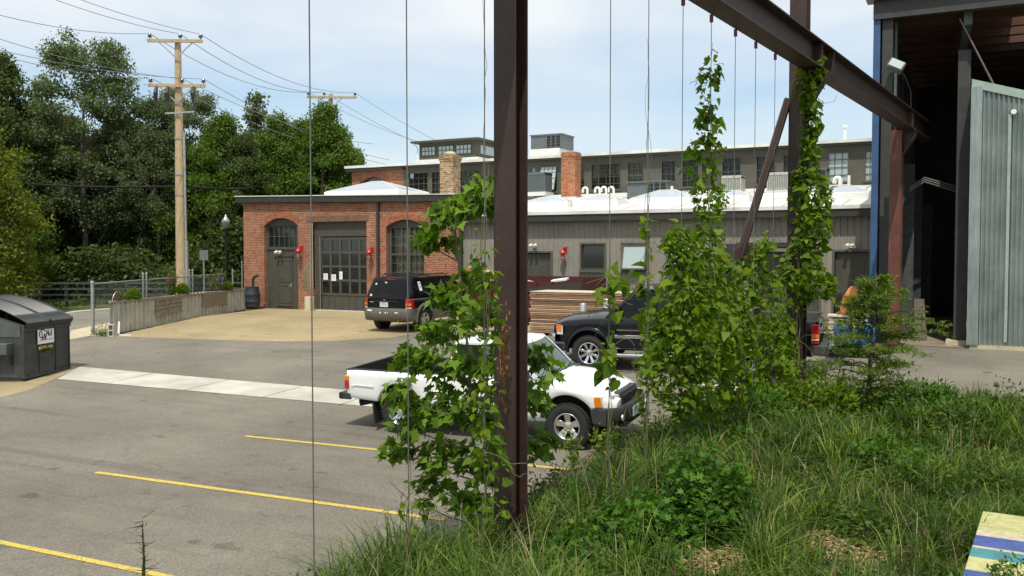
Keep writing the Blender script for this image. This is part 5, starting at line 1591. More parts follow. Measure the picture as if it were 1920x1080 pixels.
c3, z3_ = column(E3, BZ - 0.02, 'reddish column inside the dark shed opening', 0.28, 0.28, math.pi / 2, 'rust_red')
for c_, zb_ in ((c1, z1_), (c2, z2_), (c3, z3_)):
    MB().span((-0.25, -0.25, 0.0), (0.25, 0.25, 0.13)).build('base_plate', M['rust'], c_)
# scraped, rust bleeding patch on the nearest column
rr = random.Random(9); sc_ = MB()
for k in range(150):
    z = PD(955, 680, 8.0).z - z1_ + rr.gauss(0, 0.20); x = rr.gauss(0.0, 0.012 + 0.014 * max(0, 1 - abs(z - 2.0) / 0.6)); w_, h_ = rr.uniform(0.002, 0.010), rr.uniform(0.01, 0.055)
    sc_.add([(x - w_, 0.1085, z), (x + w_ * 0.7, 0.1085, z - h_ * 0.4), (x + w_, 0.1085, z + h_ * 0.5), (x - w_ * 0.4, 0.1085, z + h_)], [(0, 1, 2, 3)])
sc_.build('rust_scrape', pm('bare_orange_rust', (0.26, 0.11, 0.03), 0.9, var=0.5, scale=30), c1)
# a bracket on each column carries the runway beam on the garden side
BOFF = 0.25
for c_, zb_ in ((c2, z2_), (c3, z3_)):
    s = (Matrix.Rotation(-c_.rotation_euler.z, 3, 'Z') @ RN)
    b = MB()
    a0 = s * 0.14; a1 = s * (BOFF + 0.20)
    sd = Vector((-s.y, s.x, 0)) * 0.10
    z = BZ - zb_
    b.prism([a0 + sd * 0 + Vector((0, 0, z - 0.03)), a1 + Vector((0, 0, z - 0.03)), a1 + Vector((0, 0, z - 0.15)), a0 + Vector((0, 0, z - 0.62))], sd * 0.2)
    b.bar(a0 + Vector((0, 0, z - 0.018)), a1 + Vector((0, 0, z - 0.018)), 0.26, 0.034)
    b.bar(a0 + Vector((0, 0, z - 0.66)), a1 + Vector((0, 0, z - 0.17)), 0.24, 0.024, up=(0, 0, 1))
    b.build('bracket', M['rust'], c_)
# runway beam
S0 = E1 - ROW * 5.5 + RN * BOFF; S1 = E1 + ROW * 21.5 + RN * BOFF
t = empty('runway_beam', (S0.x, S0.y, BZ), ang, 'heavy dark rusty beam running from top centre into the shed', 'steel beam')
LB = (S1 - S0).length
rn = (Matrix.Rotation(-ang, 3, 'Z') @ RN)                            # garden side locally
sgn = 1 if rn.y > 0 else -1
FWD = 0.34
MB().span((0, -0.009, 0.022), (LB, 0.009, BH - 0.022)).build('web', M['rust'], t)
MB().span((0, -FWD / 2, 0.0), (LB, FWD / 2, 0.022)).build('bottom_flange', M['rust'], t)
MB().span((0, -FWD / 2, BH - 0.022), (LB, FWD / 2, BH)).build('top_flange', M['rust'], t)
for k in (7.9, 14.6, 15.4, 23.5):
    MB().span((k, -FWD / 2 + 0.01, 0.022), (k + 0.016, FWD / 2 - 0.01, BH - 0.022)).build('stiffener', M['rust'], t)
MB().span((0, -0.04, BH), (LB, 0.04, BH + 0.09)).build('crane_rail', M['rust'], t)
for k in np.arange(0.4, LB, 0.75):
    pass
# angle bar with rivets halfway on the web
rv = MB()
for k in np.arange(14.2, 16.2, 0.12):
    for z in (0.08, 0.38): rv.lathe([(0.012, 0), (0.008, 0.008), (0, 0.01)], (k, sgn * 0.02, z), 'Y', 6)
rv.build('rivets', M['rust'], t)

# diagonal brace from the head of the second column down into the lot side
bt = PD(1478, 186, 15.9); 
bf = PD(1385, 486, 15.6)
t = empty('diagonal_brace', (bf.x, bf.y, 0), 0, 'diagonal rusty brace leaning from the vine wrapped column down to a splayed foot', 'steel brace')
zb_ = g(bf.y) - 0.05
def lo(p): return Vector(p) - Vector((bf.x, bf.y, 0))
MB().bar(lo(bt), lo(bf), 0.08, 0.13, up=(RT.x, RT.y, 0)).build('strut', M['rust'], t)
sp_ = (lo(bt) - lo(bf)); sdv = Vector((FWH.x, FWH.y, 0)) * 0.09
MB().bar(lo(bt) - sdv, lo(bf) - sdv, 0.02, 0.14, up=(FWH.x, FWH.y, 0)).build('strut_flange', M['rust'], t)
pl = [PD(1374, 470, 15.55), PD(1398, 455, 15.55), PD(1418, 470, 15.55), PD(1412, 500, 15.55), PD(1388, 512, 15.55), PD(1368, 500, 15.55)]
MB().prism([lo(p) for p in pl], FWH * 0.03).build('gusset', M['rust'], t)
b1 = PD(1404, 490, 15.6); b2 = PD(1452, 690, 15.6); b3 = PD(1380, 492, 15.6); b4 = PD(1352, 690, 15.6)
MB().bar(lo(b1), lo((b2.x, b2.y, g(b2.y))), 0.10, 0.12, up=(RT.x, RT.y, 0)).build('leg', M['rust'], t)
MB().bar(lo(b3), lo((b4.x, b4.y, g(b4.y))), 0.10, 0.12, up=(RT.x, RT.y, 0)).build('leg', M['rust'], t)
# climbing cables hung from the lot side edge of the beam
CLP = {}
cab = [(577, -.274), (757, -.165), (902, -.053), (1137, .2027), (1208, .3077), (1272, .418), (1325, .524), (1370, .627), (1408, .725), (1445, .83)]
desc = {577: 'leftmost climbing cable over the open parking lot', 757: 'second climbing cable from the left, through the maple leaves', 902: 'climbing cable with a dry twining stem just left of the big column',
        1003: 'climbing cable close behind the big column on its right', 1137: 'bare climbing cable above the front wheel of the white pickup', 1208: 'climbing cable with a wiry dry vine above the awning windows',
        1272: 'bare climbing cable left of the tall vine', 1325: 'climbing cable inside the tall vine', 1370: 'climbing cable right of the tall vine, above the diagonal brace', 1408: 'climbing cable just left of the diagonal brace head', 1445: 'climbing cable nearest the vine wrapped column'}
CAB = {}
for px, tt in cab:
    q = E1 + (E2 - E1) * tt
    zt = BZ - 0.01
    # keep the cable hanging from the far edge of the beam flange
    q = q + RN * 0.05
    zb_ = max(g(q.y), bed_z(q.x, q.y))
    CAB[px] = (q, zb_, zt)
    t = empty('climbing_cable', (q.x, q.y, zb_), 0, desc[px], 'cable', 'steel cables hanging from the runway beam')
    h = zt + 0.03 - zb_
    MB().tube([(0, 0, 0), (0, 0, h)], 0.0048, 6).build('cable', M['steelcable'], t)
    c_ = RN * 0.10
    MB().bar((0, 0, h), Vector((c_.x, c_.y, h)), 0.035, 0.012).span((-0.02, -0.02, h - 0.10), (0.02, 0.02, h + 0.0)).bar(Vector((c_.x, c_.y, h)), Vector((c_.x, c_.y, h + 0.02)), 0.05, 0.05).build('clamp', M['rust_red'], t)
    MB().tube([(0, 0, -0.02), (0, 0, 0.16)], 0.016, 6).build('anchor', M['galv'], t)

# ================================================================ the shed
SY = 26.3
bx0 = PY(1640.5, 474, SY).x
sh = empty('open_shed', (bx0, SY, 0), 0, 'tall dark open fronted steel shed with a blue painted corner edge', 'building')
STOP = PY(1640, 3, SY).z
BK = SY + 12.2
SXR = bx0 + 8.5
def R(o_): return rel(o_, sh)
w2 = 0.13
R(MB().span((bx0 - w2 * 0.9, SY - 0.05, -0.02), (bx0 + w2 * 0.4, SY + 0.28, STOP)).build('blue_corner_edge', M['blue']))
# far side of the left wall: dark girts and sheeting
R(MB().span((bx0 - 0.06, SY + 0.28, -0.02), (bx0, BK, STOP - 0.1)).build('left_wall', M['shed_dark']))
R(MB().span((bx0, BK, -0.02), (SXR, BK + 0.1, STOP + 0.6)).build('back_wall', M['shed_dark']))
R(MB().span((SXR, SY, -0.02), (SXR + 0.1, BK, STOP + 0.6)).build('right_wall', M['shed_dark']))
R(MB().span((bx0 + 0.10, SY + 0.02, 0), (bx0 + 0.36, SY + 0.30, STOP - 0.3)).build('corner_column', M['shed_steel']))
R(MB().span((bx0 + 0.38, SY + 0.4, 0), (bx0 + 0.44, SY + 0.6, STOP - 0.5)).build('girt_post', pm('pale_teal_steel', (0.10, 0.13, 0.12), 0.6, var=0.3)))
for k in range(6):
    y0 = SY + 1.6 + k * 2.0
    R(MB().span((bx0 + 0.02, y0, 0), (bx0 + 0.28, y0 + 0.22, STOP - 0.3)).build('wall_column', M['shed_steel']))
for z in (1.4, 3.0, 4.6, 6.2, 7.8):
    R(MB().span((bx0 + 0.02, SY + 0.4, z), (bx0 + 0.12, BK, z + 0.12)).build('girt', M['shed_steel']))
# front eaves beam and the thin roof edge above
bz0 = PY(1700, 32, SY).z
R(MB().span((bx0 - 0.12, SY - 0.12, bz0), (SXR, SY + 0.16, STOP - 0.02)).build('eaves_beam', M['rust_red'] if False else M['shed_steel']))
R(MB().span((bx0 - 0.3, SY - 0.3, STOP - 0.01), (SXR, SY + 0.25, STOP + 0.09)).build('roof_edge', pm('greenish_cap_steel', (0.11, 0.12, 0.10), 0.5, var=0.2)))
M['joist'] = mk_rust('orange_red_joist', (0.085, 0.034, 0.023), (0.16, 0.07, 0.04))
# roof: rust coloured joists and a deck with open slots
for k in range(10):
    y0 = SY + 0.9 + k * 1.25; z0 = STOP - 0.55 + 0.02 * k
    R(MB().span((bx0, y0, z0), (SXR, y0 + 0.10, z0 + 0.42)).span((bx0, y0 - 0.05, z0 - 0.012), (SXR, y0 + 0.15, z0)).build('roof_joist', M['joist']))
for k in range(4):
    x0 = bx0 + k * 2.1
    gap = 0.35 if k == 3 else 0.0
    for j in range(10):
        y0 = SY + 0.3 + j * 1.25
        if k in (1, 2, 3) and j in (1, 2, 3):     # missing deck sheets let the sky in
            R(MB().span((x0 + 0.004, y0, STOP + 0.0), (x0 + 1.15, y0 + 1.246, STOP + 0.03)).build('roof_deck', M['brownstone']))
            continue
        R(MB().span((x0 + 0.004, y0, STOP), (x0 + 2.096, y0 + 1.246, STOP + 0.03)).build('roof_deck', M['brownstone']))
# inner column with its tapered cantilever
ICY = SY + 0.6
icx = PY(1802, 474, ICY).x
R(MB().span((icx - 0.15, ICY - 0.12, 0.1), (icx + 0.15, ICY + 0.14, PY(1810, 95, ICY).z)).build('inner_column', M['shed_steel']))
q0 = PY(1800, 40, ICY); q1 = PY(1832, 130, ICY)
R(MB().bar((q0.x, ICY - 0.2, q0.z), (q1.x + 0.45, ICY - 0.2, q1.z - 0.6), 0.03, 0.32, up=(0, 1, 0)).bar((q0.x, ICY + 3, q0.z - 0.1), (q0.x + 0.2, ICY - 0.3, q0.z), 0.2, 0.35).build('roof_knee', pm('pale_grey_steel', (0.12, 0.12, 0.105), 0.55, var=0.2)))
pf = PY(1797, 659, ICY)
R(MB().span((icx - 0.32, ICY - 0.35, -0.02), (icx + 0.3, ICY + 0.3, 0.13)).build('footing', M['concrete2']))
R(MB().add([(bx0 + 0.3, SY - 0.25, 0.012), (icx + 0.0, SY - 0.35, 0.012), (SXR, SY - 0.1, 0.012), (SXR, BK, 0.012), (bx0, BK, 0.012)], [(0, 1, 2, 3, 4)]).build('floor', pm('dusty_floor', (0.20, 0.17, 0.12), 0.9, var=0.3, scale=2)))
# steel plates and old sheets standing along the left wall inside
for k, (px, y_, h_, c) in enumerate(((1703, SY + 2.2, 5.0, (0.06, 0.07, 0.065)), (1718, SY + 3.4, 4.6, (0.04, 0.045, 0.045)), (1738, SY + 6.0, 4.0, (0.03, 0.035, 0.033)))):
    x_ = PY(px, 474, y_).x
    R(MB().span((x_ - 0.22, y_, 0), (x_ + 0.14, y_ + 0.05, h_)).build('wall_sheet', pm('old_sheet', c, 0.7, var=0.4)))
# bundled pipes under the crane beam
pp_ = MB()
for k, dz in enumerate((0, 0.08, 0.17)):
    a = PY(1706, 352 + k * 3, SY + 1.2); b = PY(1733, 333 + k * 4, SY + 1.8); c = PY(1795, 350 + k * 5, SY + 2.2)
    pp_.tube([a, b, c], 0.02, 6)
R(pp_.build('pipe_run', M['galv']))
# floodlight on the corner
p = PY(1680, 124, SY - 0.25)
t = empty('floodlight', p, 0, 'square grey floodlight fixed high on the dark shed corner', 'floodlight')
Mx = Matrix.Rotation(R_(28), 3, 'Y') @ Matrix.Rotation(R_(-25), 3, 'X')
MB().box((0, 0, 0), (0.40, 0.22, 0.28), M=Mx).build('housing', pm('pale_grey_lamp', (0.16, 0.165, 0.15), 0.5), t, bevel=0.02)
MB().box(Mx @ Vector((0.0, -0.12, -0.0)), (0.34, 0.02, 0.22), M=Mx).build('lens', M['glass_pale'], t)
MB().tube([(0.1, 0.05, -0.1), (0.2, 0.2, -0.25), (0.12, 0.42, -0.3)], 0.025, 6).build('bracket', M['dark_trim'], t)
t_ = MB(); a = Vector((p.x + 0.2, p.y + 0.2, p.z - 0.25)); t_.tube([a, a + Vector((0.15, 0.1, -0.4)), a + Vector((0.16, 0.1, -1.2))], 0.015, 6)
R(t_.build('lamp_cord', M['wire']))
# leaning board with a cut shape
p = G(1728, 640)
t = empty('leaning_board', (p.x, SY + 1.2, 0), 0, 'dark plywood board leaning inside the shed doorway', 'board')
b = MB().add([(-0.16, 0, 0), (0.14, 0, 0), (0.02, 0.5, 1.15), (-0.24, 0.5, 1.15), (-0.16, 0.02, 0), (0.14, 0.02, 0), (0.02, 0.52, 1.15), (-0.24, 0.52, 1.15)], [(0, 1, 2, 3), (4, 7, 6, 5), (0, 4, 5, 1), (1, 5, 6, 2), (2, 6, 7, 3), (3, 7, 4, 0)])
b.build('board', pm('dark_ply', (0.10, 0.085, 0.06), 0.8, var=0.4), t)
MB().tube([Vector((-0.06 + 0.06 * math.cos(a), 0.27 - 0.02, 0.65 + 0.10 * math.sin(a))) for a in np.linspace(0, 2 * math.pi, 12)], 0.012, 5).build('painted_mark', M['ink'], t)

# corrugated zinc enclosure in front of the shed's right side
ZY = SY - 0.35
zx0 = PY(1826, 300, ZY).x
zxb = zx0
ztl = PY(1826, 152, ZY).z; 
zxr = zx0 + 6.0
ztr = ztl - (PY(1828, 150, ZY).z - PY(1919, 170, ZY).z) / (PY(1919, 170, ZY).x - PY(1828, 150, ZY).x) * 6.0
t = empty('zinc_enclosure', (zx0, ZY, 0), 0, 'green grey corrugated zinc lean-to at the right edge of the photo', 'shed')
zb0 = PY(1816, 662, ZY).z
rows = [[], []]
W_ = zxr - zx0; mm = int(W_ / 0.014)
for i in range(mm + 1):
    s = W_ * i / mm; dp_ = 0.028 * math.sin(2 * math.pi * s / 0.112)
    rows[0].append((s, dp_, 0.10)); rows[1].append((s, dp_, ztl + (ztr - ztl) * s / W_ - 0.05))
MB().grid(rows).build('corrugated_front', M['zinc'], t, smooth=60)
rows = [[], []]
for i in range(int(3.0 / 0.014)):
    s = 0.014 * i; dp_ = 0.028 * math.sin(2 * math.pi * s / 0.112)
    rows[0].append((dp_ - 0.03, s + 0.05, 0.10)); rows[1].append((dp_ - 0.03, s + 0.05, ztl - 0.05))
MB().grid(rows).build('corrugated_side', M['zinc'], t, smooth=60)
M['trim_z'] = pm('pale_green_zinc_trim', (0.34, 0.42, 0.36), 0.45, 0.4, var=0.15)
MB().prism([(-0.08, -0.05, ztl - 0.16), (W_, -0.05, ztr - 0.16), (W_, -0.05, ztr + 0.03), (-0.08, -0.05, ztl + 0.03)], (0, 0.10, 0)).build('top_trim', M['trim_z'], t)
MB().span((-0.09, -0.06, 0.10), (0.17, -0.035, ztl - 0.16)).build('corner_trim', M['zinc'], t)
MB().span((-0.02, -0.02, -0.05), (W_, 0.5, 0.10)).build('plinth', M['concrete2'], t)
MB().prism([(-0.08, -0.05, ztl + 0.031), (W_, -0.05, ztr + 0.031), (W_, -0.05, ztr + 0.05), (-0.08, -0.05, ztl + 0.05)], (0, 3.1, 0)).build('roof', M['trim_z'], t)
c_ = PY(1901, 209, ZY - 0.12)
MB().lathe([(0.0, -0.10), (0.06, -0.10), (0.07, -0.04), (0.03, -0.02), (0.03, 0.06)], (c_.x - zx0, 0.0, c_.z), 'Y', 12).build('knob_light', M['white_paint'], t, smooth=50)
MB().span((PY(1889, 300, ZY).x - zx0, -0.045, 0.2), (PY(1895, 300, ZY).x - zx0, -0.02, ztl - 0.9)).build('seam', M['trim_z'], t)

# ================================================================ lumber stack, open container, bins
# stack of framed panels
LY = 24.6
lx0 = PY(994, 600, LY).x; lx1 = PY(1165, 600, LY).x
ztop_ = PY(1060, 546, LY).z
zg = g(LY)
t = empty('panel_stack', (lx0, LY, zg), 0, 'tall stack of orange brown timber edged panels in front of the red container', 'lumber stack', None)
M['wood_o'] = pm('orange_timber_edge', (0.33, 0.165, 0.075), 0.75, var=0.35, scale=3, stretch=(0.6, 1, 8))
M['wood_d'] = pm('brown_timber_edge', (0.20, 0.085, 0.035), 0.8, var=0.35, scale=3, stretch=(0.6, 1, 8))
M['wood_p'] = pm('pale_panel_face', (0.52, 0.46, 0.36), 0.8, var=0.15)
Ls = lx1 - lx0
h_ = ztop_ - zg
nl = 12; z = 0.10
rr = random.Random(3)
hh = (h_ - 0.10) / nl
MB().span((0.2, 0.1, 0), (0.35, 1.2, 0.10)).span((Ls - 0.6, 0.1, 0), (Ls - 0.4, 1.2, 0.10)).build('bearers', M['wood_d'], t)
for k in range(nl):
    ex = rr.uniform(-0.05, 0.05); ey = rr.uniform(-0.03, 0.03); z0 = 0.10 + k * hh; sh_ = 0.0 if k > 3 else 0.02
    ln = Ls * (1.0 if k > 8 else rr.uniform(0.90, 0.97))
    pnl = MB().span((ex, ey, z0), (ln + ex, 1.22 + ey, z0 + hh * 0.62)).build('panel', M['wood_o'] if rr.random() > 0.35 else M['wood_d'], t)
    sub(MB().span((ex - 0.01, ey - 0.012, z0 + hh * 0.62), (ln + ex + 0.01, 1.23 + ey, z0 + hh * 0.80)).build('facing', M['wood_p'], t), pnl)
# red roll-off container with debris
CY = 27.4
cx0 = PY(868, 560, CY).x; cx1 = PY(1093, 540, CY).x
zt = PY(1030, 521, CY).z
t = empty('debris_container', (cx0, CY, 0), 0, 'dark red open topped container filled with cardboard and scrap wood', 'container')
Lc = cx1 - cx0
M['c_red'] = pm('dull_red_paint', (0.07, 0.011, 0.012), 0.5, var=0.3, scale=2)
b = MB().span((0, 0, 0.2), (Lc, 0.06, zt * 0.92)).span((0, 2.0, 0.2), (Lc, 2.06, zt)).span((0, 0, 0.2), (0.06, 2.06, zt)).span((Lc - 0.06, 0, 0.2), (Lc, 2.06, zt)).span((0, 0, 0.15), (Lc, 2.06, 0.24))
for i in range(9): b.span((Lc * i / 8 - 0.05, -0.06, 0.2), (Lc * i / 8 + 0.05, 0, zt * 0.92))
b.build('box', M['c_red'], t)
MB().prism([(Lc * 0.42, -0.10, PY(990, 545, CY).z), (Lc, -0.10, PY(1090, 527, CY).z), (Lc, -0.10, PY(1090, 549, CY).z), (Lc * 0.42, -0.10, PY(990, 549, CY).z)], (0, 0.08, 0)).build('ramp_flap', M['dark_trim'], t)
def scrap(name, c, s, rot, mat, label, cat):
    o_ = MB().box((0, 0, 0), s, M=Matrix.Rotation(rot[0], 3, 'X') @ Matrix.Rotation(rot[1], 3, 'Y') @ Matrix.Rotation(rot[2], 3, 'Z')).build(name, mat, bevel=0.01)
    o_.location = c
    return tag(o_, label, cat)
M['card'] = pm('brown_cardboard', (0.42, 0.29, 0.16), 0.85, var=0.15)
p = PY(912, 526, CY + 0.7); scrap('cardboard_box', p, (0.9, 0.8, 0.62), (0.1, 0.15, 0.3), M['card'], 'large brown cardboard box in the container left of the big column', 'box')
p = PY(895, 512, CY + 1.2); scrap('wood_crate', p, (0.7, 0.5, 0.3), (0.0, 0.3, 0.1), M['wood_o'], 'tilted orange wood crate in the container behind the maple leaves', 'crate')
p = PY(1004, 530, CY + 0.5); scrap('plank', p, (1.1, 0.10, 0.05), (0, 0.22, 0.2), M['wood_p'], 'pale plank end poking up beside the big column', 'plank')
p = PY(1050, 525, CY + 0.6); scrap('foam_sheet', p, (0.55, 0.4, 0.08), (0.1, -0.12, 0.2), M['white_paint'], 'white foam offcut on the rim of the red container', 'foam sheet')
p = PY(922, 482 + 40, CY + 2.9); 
# grey bollards in front of the stack
for px, lb in ((1094, 'grey pipe bollard in front of the panel stack, left of two'), (1138, 'grey pipe bollard above the hood of the dark pickup, right of two')):
    p = PY(px, 474, 23.2); zt2 = PY(px, 570 if px < 1100 else 562, 23.2).z
    tag(MB().lathe([(0.10, 0), (0.10, zt2 - g(23.2)), (0.085, zt2 - g(23.2) + 0.02), (0, zt2 - g(23.2) + 0.02)], (p.x, 23.2, g(23.2)), n=14).build('bollard', M['galv'], smooth=40), lb, 'bollard', 'grey pipe bollards by the panel stack')
# blue drum on a low cart by the shed, with pallet slats and an orange offcut
p = G(1600, 668)
t = empty('blue_drum', (p.x, p.y, g(p.y) + 0.22), 0.2, 'blue plastic drum lying on a low cart beside the shed', 'drum')
M['bluep'] = pm('blue_plastic', (0.02, 0.11, 0.42), 0.4, var=0.2, scale=3)
MB().lathe([(0.0, -0.45), (0.26, -0.45), (0.29, -0.40), (0.29, -0.15), (0.305, -0.13), (0.305, -0.09), (0.29, -0.07), (0.29, 0.12), (0.305, 0.14), (0.305, 0.18), (0.29, 0.20), (0.29, 0.42), (0.26, 0.46), (0.0, 0.46)], (0, 0, 0.30), 'X', 28).build('drum', M['bluep'], t, smooth=40)
MB().cyl((-0.47, 0.1, 0.42), (-0.44, 0.1, 0.42), 0.04, 10).cyl((-0.47, -0.12, 0.36), (-0.44, -0.12, 0.36), 0.03, 10).build('bung', M['bluep'], t)
t = empty('cart', (p.x, p.y, g(p.y)), 0.2, 'low dark cart on small wheels carrying the blue drum', 'cart')
MB().span((-0.65, -0.35, 0.15), (0.6, 0.35, 0.22)).build('deck', M['dark_trim'], t, bevel=0.01)
for sx_ in (-0.52, 0.48):
    for sy in (-0.28, 0.28):
        MB().cyl((sx_, sy - 0.02, 0.07), (sx_, sy + 0.02, 0.07), 0.07, 12).build('wheel', M['black'], t)
MB().tube([(-0.62, -0.2, 0.2), (-0.75, -0.2, 0.15), (-0.82, -0.2, 0.02)], 0.025, 6).tube([(-0.62, 0.1, 0.2), (-0.75, 0.1, 0.15), (-0.80, 0.1, 0.02)], 0.025, 6).build('stand', M['dark_trim'], t)
q = G(1592, 655)
q = PY(1588, 616, p.y + 0.6)
t = empty('pale_crate', (q.x, p.y + 0.75, g(p.y)), 0.1, 'pale slatted crate behind the blue drum', 'crate')
c_ = MB()
for k in range(5): c_.span((-0.45, -0.3, 0.12 + k * 0.16), (0.45, -0.28, 0.12 + k * 0.16 + 0.12))
for x in (-0.45, 0.42):
    for y in (-0.278, 0.27): c_.span((x, y, 0), (x + 0.05, y + 0.05, 0.95))
c_.span((-0.48, -0.32, 0.93), (0.5, 0.34, 0.97))
c_.build('slats', M['wood_p'], t)
q = PY(1592, 582, p.y + 0.7)
t = empty('wood_offcut', (q.x, p.y + 0.7, g(p.y) + 0.97), 0.1, 'orange cut log end standing on the pale crate', 'log')
M['log_o'] = pm('fresh_orange_wood', (0.50, 0.20, 0.05), 0.8, var=0.4, scale=6)
MB().tube([(-0.12, 0, 0), (-0.10, 0.02, 0.2), (0.0, 0.0, 0.42), (0.10, 0, 0.62), (0.12, 0, 0.72)], [0.09, 0.13, 0.15, 0.14, 0.08], 9).build('log', M['log_o'], t, smooth=40, bevel=0)
MB().tube([(-0.3, 0, 0.02), (-0.1, 0.02, 0.10), (0.1, 0.02, 0.06)], [0.03, 0.05, 0.03], 7).build('splinter', M['wood_d'], t)
# yellow parking stop glimpsed through the vines
p = G(1400, 737)
t = empty('parking_stop', (p.x, p.y, p.z), 0.0, 'low concrete parking stop with worn yellow paint behind the vines', 'parking stop')
MB().prism([(-0.9, -0.08, 0.005), (-0.9, 0.08, 0.005), (-0.9, 0.06, 0.12), (-0.9, -0.06, 0.12)], (1.8, 0, 0)).build('block', M['concrete'], t, bevel=0.01)
MB().span((0.15, -0.063, 0.118), (0.9, 0.063, 0.126)).build('paint', M['yellow'], t)

# striped mosaic bench at the lower right corner
A = march(1843, 966, lambda x, y: 0.02); 
dirb = Vector((ROW.x, ROW.y, 0)).normalized()
Q = march(1806, 1085, lambda x, y: 0.02)
dirb = (A - Q); dirb.z = 0; dirb.normalize()
sd = Vector((dirb.y, -dirb.x, 0))
t = empty('mosaic_bench', (A.x, A.y, 0.02), 0, 'low mosaic bench with yellow, blue and teal stripes at the lower right corner', 'bench')
M['mz_y'] = pm('pale_yellow_tile', (0.40, 0.39, 0.17), 0.7, var=0.22, scale=14); M['mz_b'] = pm('blue_tile', (0.045, 0.075, 0.24), 0.65, var=0.25, scale=14)
M['mz_t'] = pm('teal_tile', (0.05, 0.19, 0.21), 0.65, var=0.3, scale=14); M['mz_w'] = pm('cream_tile', (0.42, 0.38, 0.25), 0.6, var=0.3, scale=20)
dist = (A - Q).length
lens_ = [(0, .46, 'mz_y'), (.46, .62, 'mz_w'), (.62, .86, 'mz_b'), (.86, .90, 'mz_w'), (.90, 1.10, 'mz_t'), (1.10, 1.36, 'mz_y'), (1.36, 1.62, 'mz_b'), (1.62, 2.6, 'mz_y')]
sc_ = dist / 1.45
WB = 0.50
zl = -0.55
MB().prism([sd * 0.02 + Vector((0, 0, zl)), sd * (WB - 0.02) + Vector((0, 0, zl)), sd * (WB - 0.02), sd * 0.02], -dirb * 2.6 * sc_ ).build('base', M['concrete'], t)
for (a, b, c) in lens_:
    a *= sc_; b *= sc_
    MB().prism([-dirb * (a + 0.003) + Vector((0, 0, 0.002)), -dirb * (a + 0.003) + sd * WB + Vector((0, 0, 0.002)), -dirb * (a + 0.003) + sd * WB + Vector((0, 0, 0.04)), -dirb * (a + 0.003) + Vector((0, 0, 0.04))], -dirb * (b - a - 0.006)).build('tile_band', M[c], t, bevel=0.004)
BENCH = (A, dirb, sd, WB)
# ================================================================ vehicles
M['tyre'] = pm('tyre_rubber', (0.016, 0.016, 0.016), 0.75, var=0.35, scale=25)
M['alloy'] = pm('bright_alloy', (0.62, 0.62, 0.61), 0.28, 0.85, var=0.1)
M['under'] = pm('dark_underbody', (0.010, 0.010, 0.010), 0.85)
M['lamp_red'] = mk_glass('red_lens', (0.42, 0.010, 0.012), 0.12)
M['lamp_amber'] = mk_glass('amber_lens', (0.70, 0.20, 0.01), 0.12)
M['lamp_clear'] = mk_glass('clear_lens', (0.55, 0.56, 0.50), 0.08)
M['seat'] = pm('grey_seat_cloth', (0.09, 0.09, 0.085), 0.85)
M['plastic'] = pm('charcoal_plastic', (0.035, 0.036, 0.036), 0.6, var=0.2)
def car_paint(name, col, rough=0.25, coat=0.6, flake=0.0, dust=0.08):
    m = MN(name)
    c = m.ramp(m.noise(2.0, 5, 0.6), [(0.35, tuple(x * (1 - dust) for x in col)), (0.7, tuple(min(1, x * (1 + dust) + dust * 0.01) for x in col))])
    r = m.ramp(m.noise(5, 5, 0.7), [(0.3, (rough * 0.8,) * 3), (0.75, (rough * 1.7,) * 3)])
    m.set(c, r, 0.0); m.p.inputs['Coat Weight'].default_value = coat; m.p.inputs['Coat Roughness'].default_value = 0.08
    return m.m
M['p_white'] = car_paint('white_car_paint', (0.74, 0.75, 0.75), 0.35, 0.5, dust=0.04)
M['p_navy'] = car_paint('dark_navy_car_paint', (0.004, 0.005, 0.009), 0.14, 0.2, dust=0.3)
M['p_navy'].node_tree.nodes['Principled BSDF'].inputs['Specular IOR Level'].default_value = 0.35
M['p_black'] = car_paint('black_green_car_paint', (0.003, 0.004, 0.005), 0.14, 0.2, dust=0.3)
M['p_black'].node_tree.nodes['Principled BSDF'].inputs['Specular IOR Level'].default_value = 0.3
M['clad_grey'] = pm('taupe_grey_cladding_plastic', (0.105, 0.098, 0.080), 0.55, var=0.15)

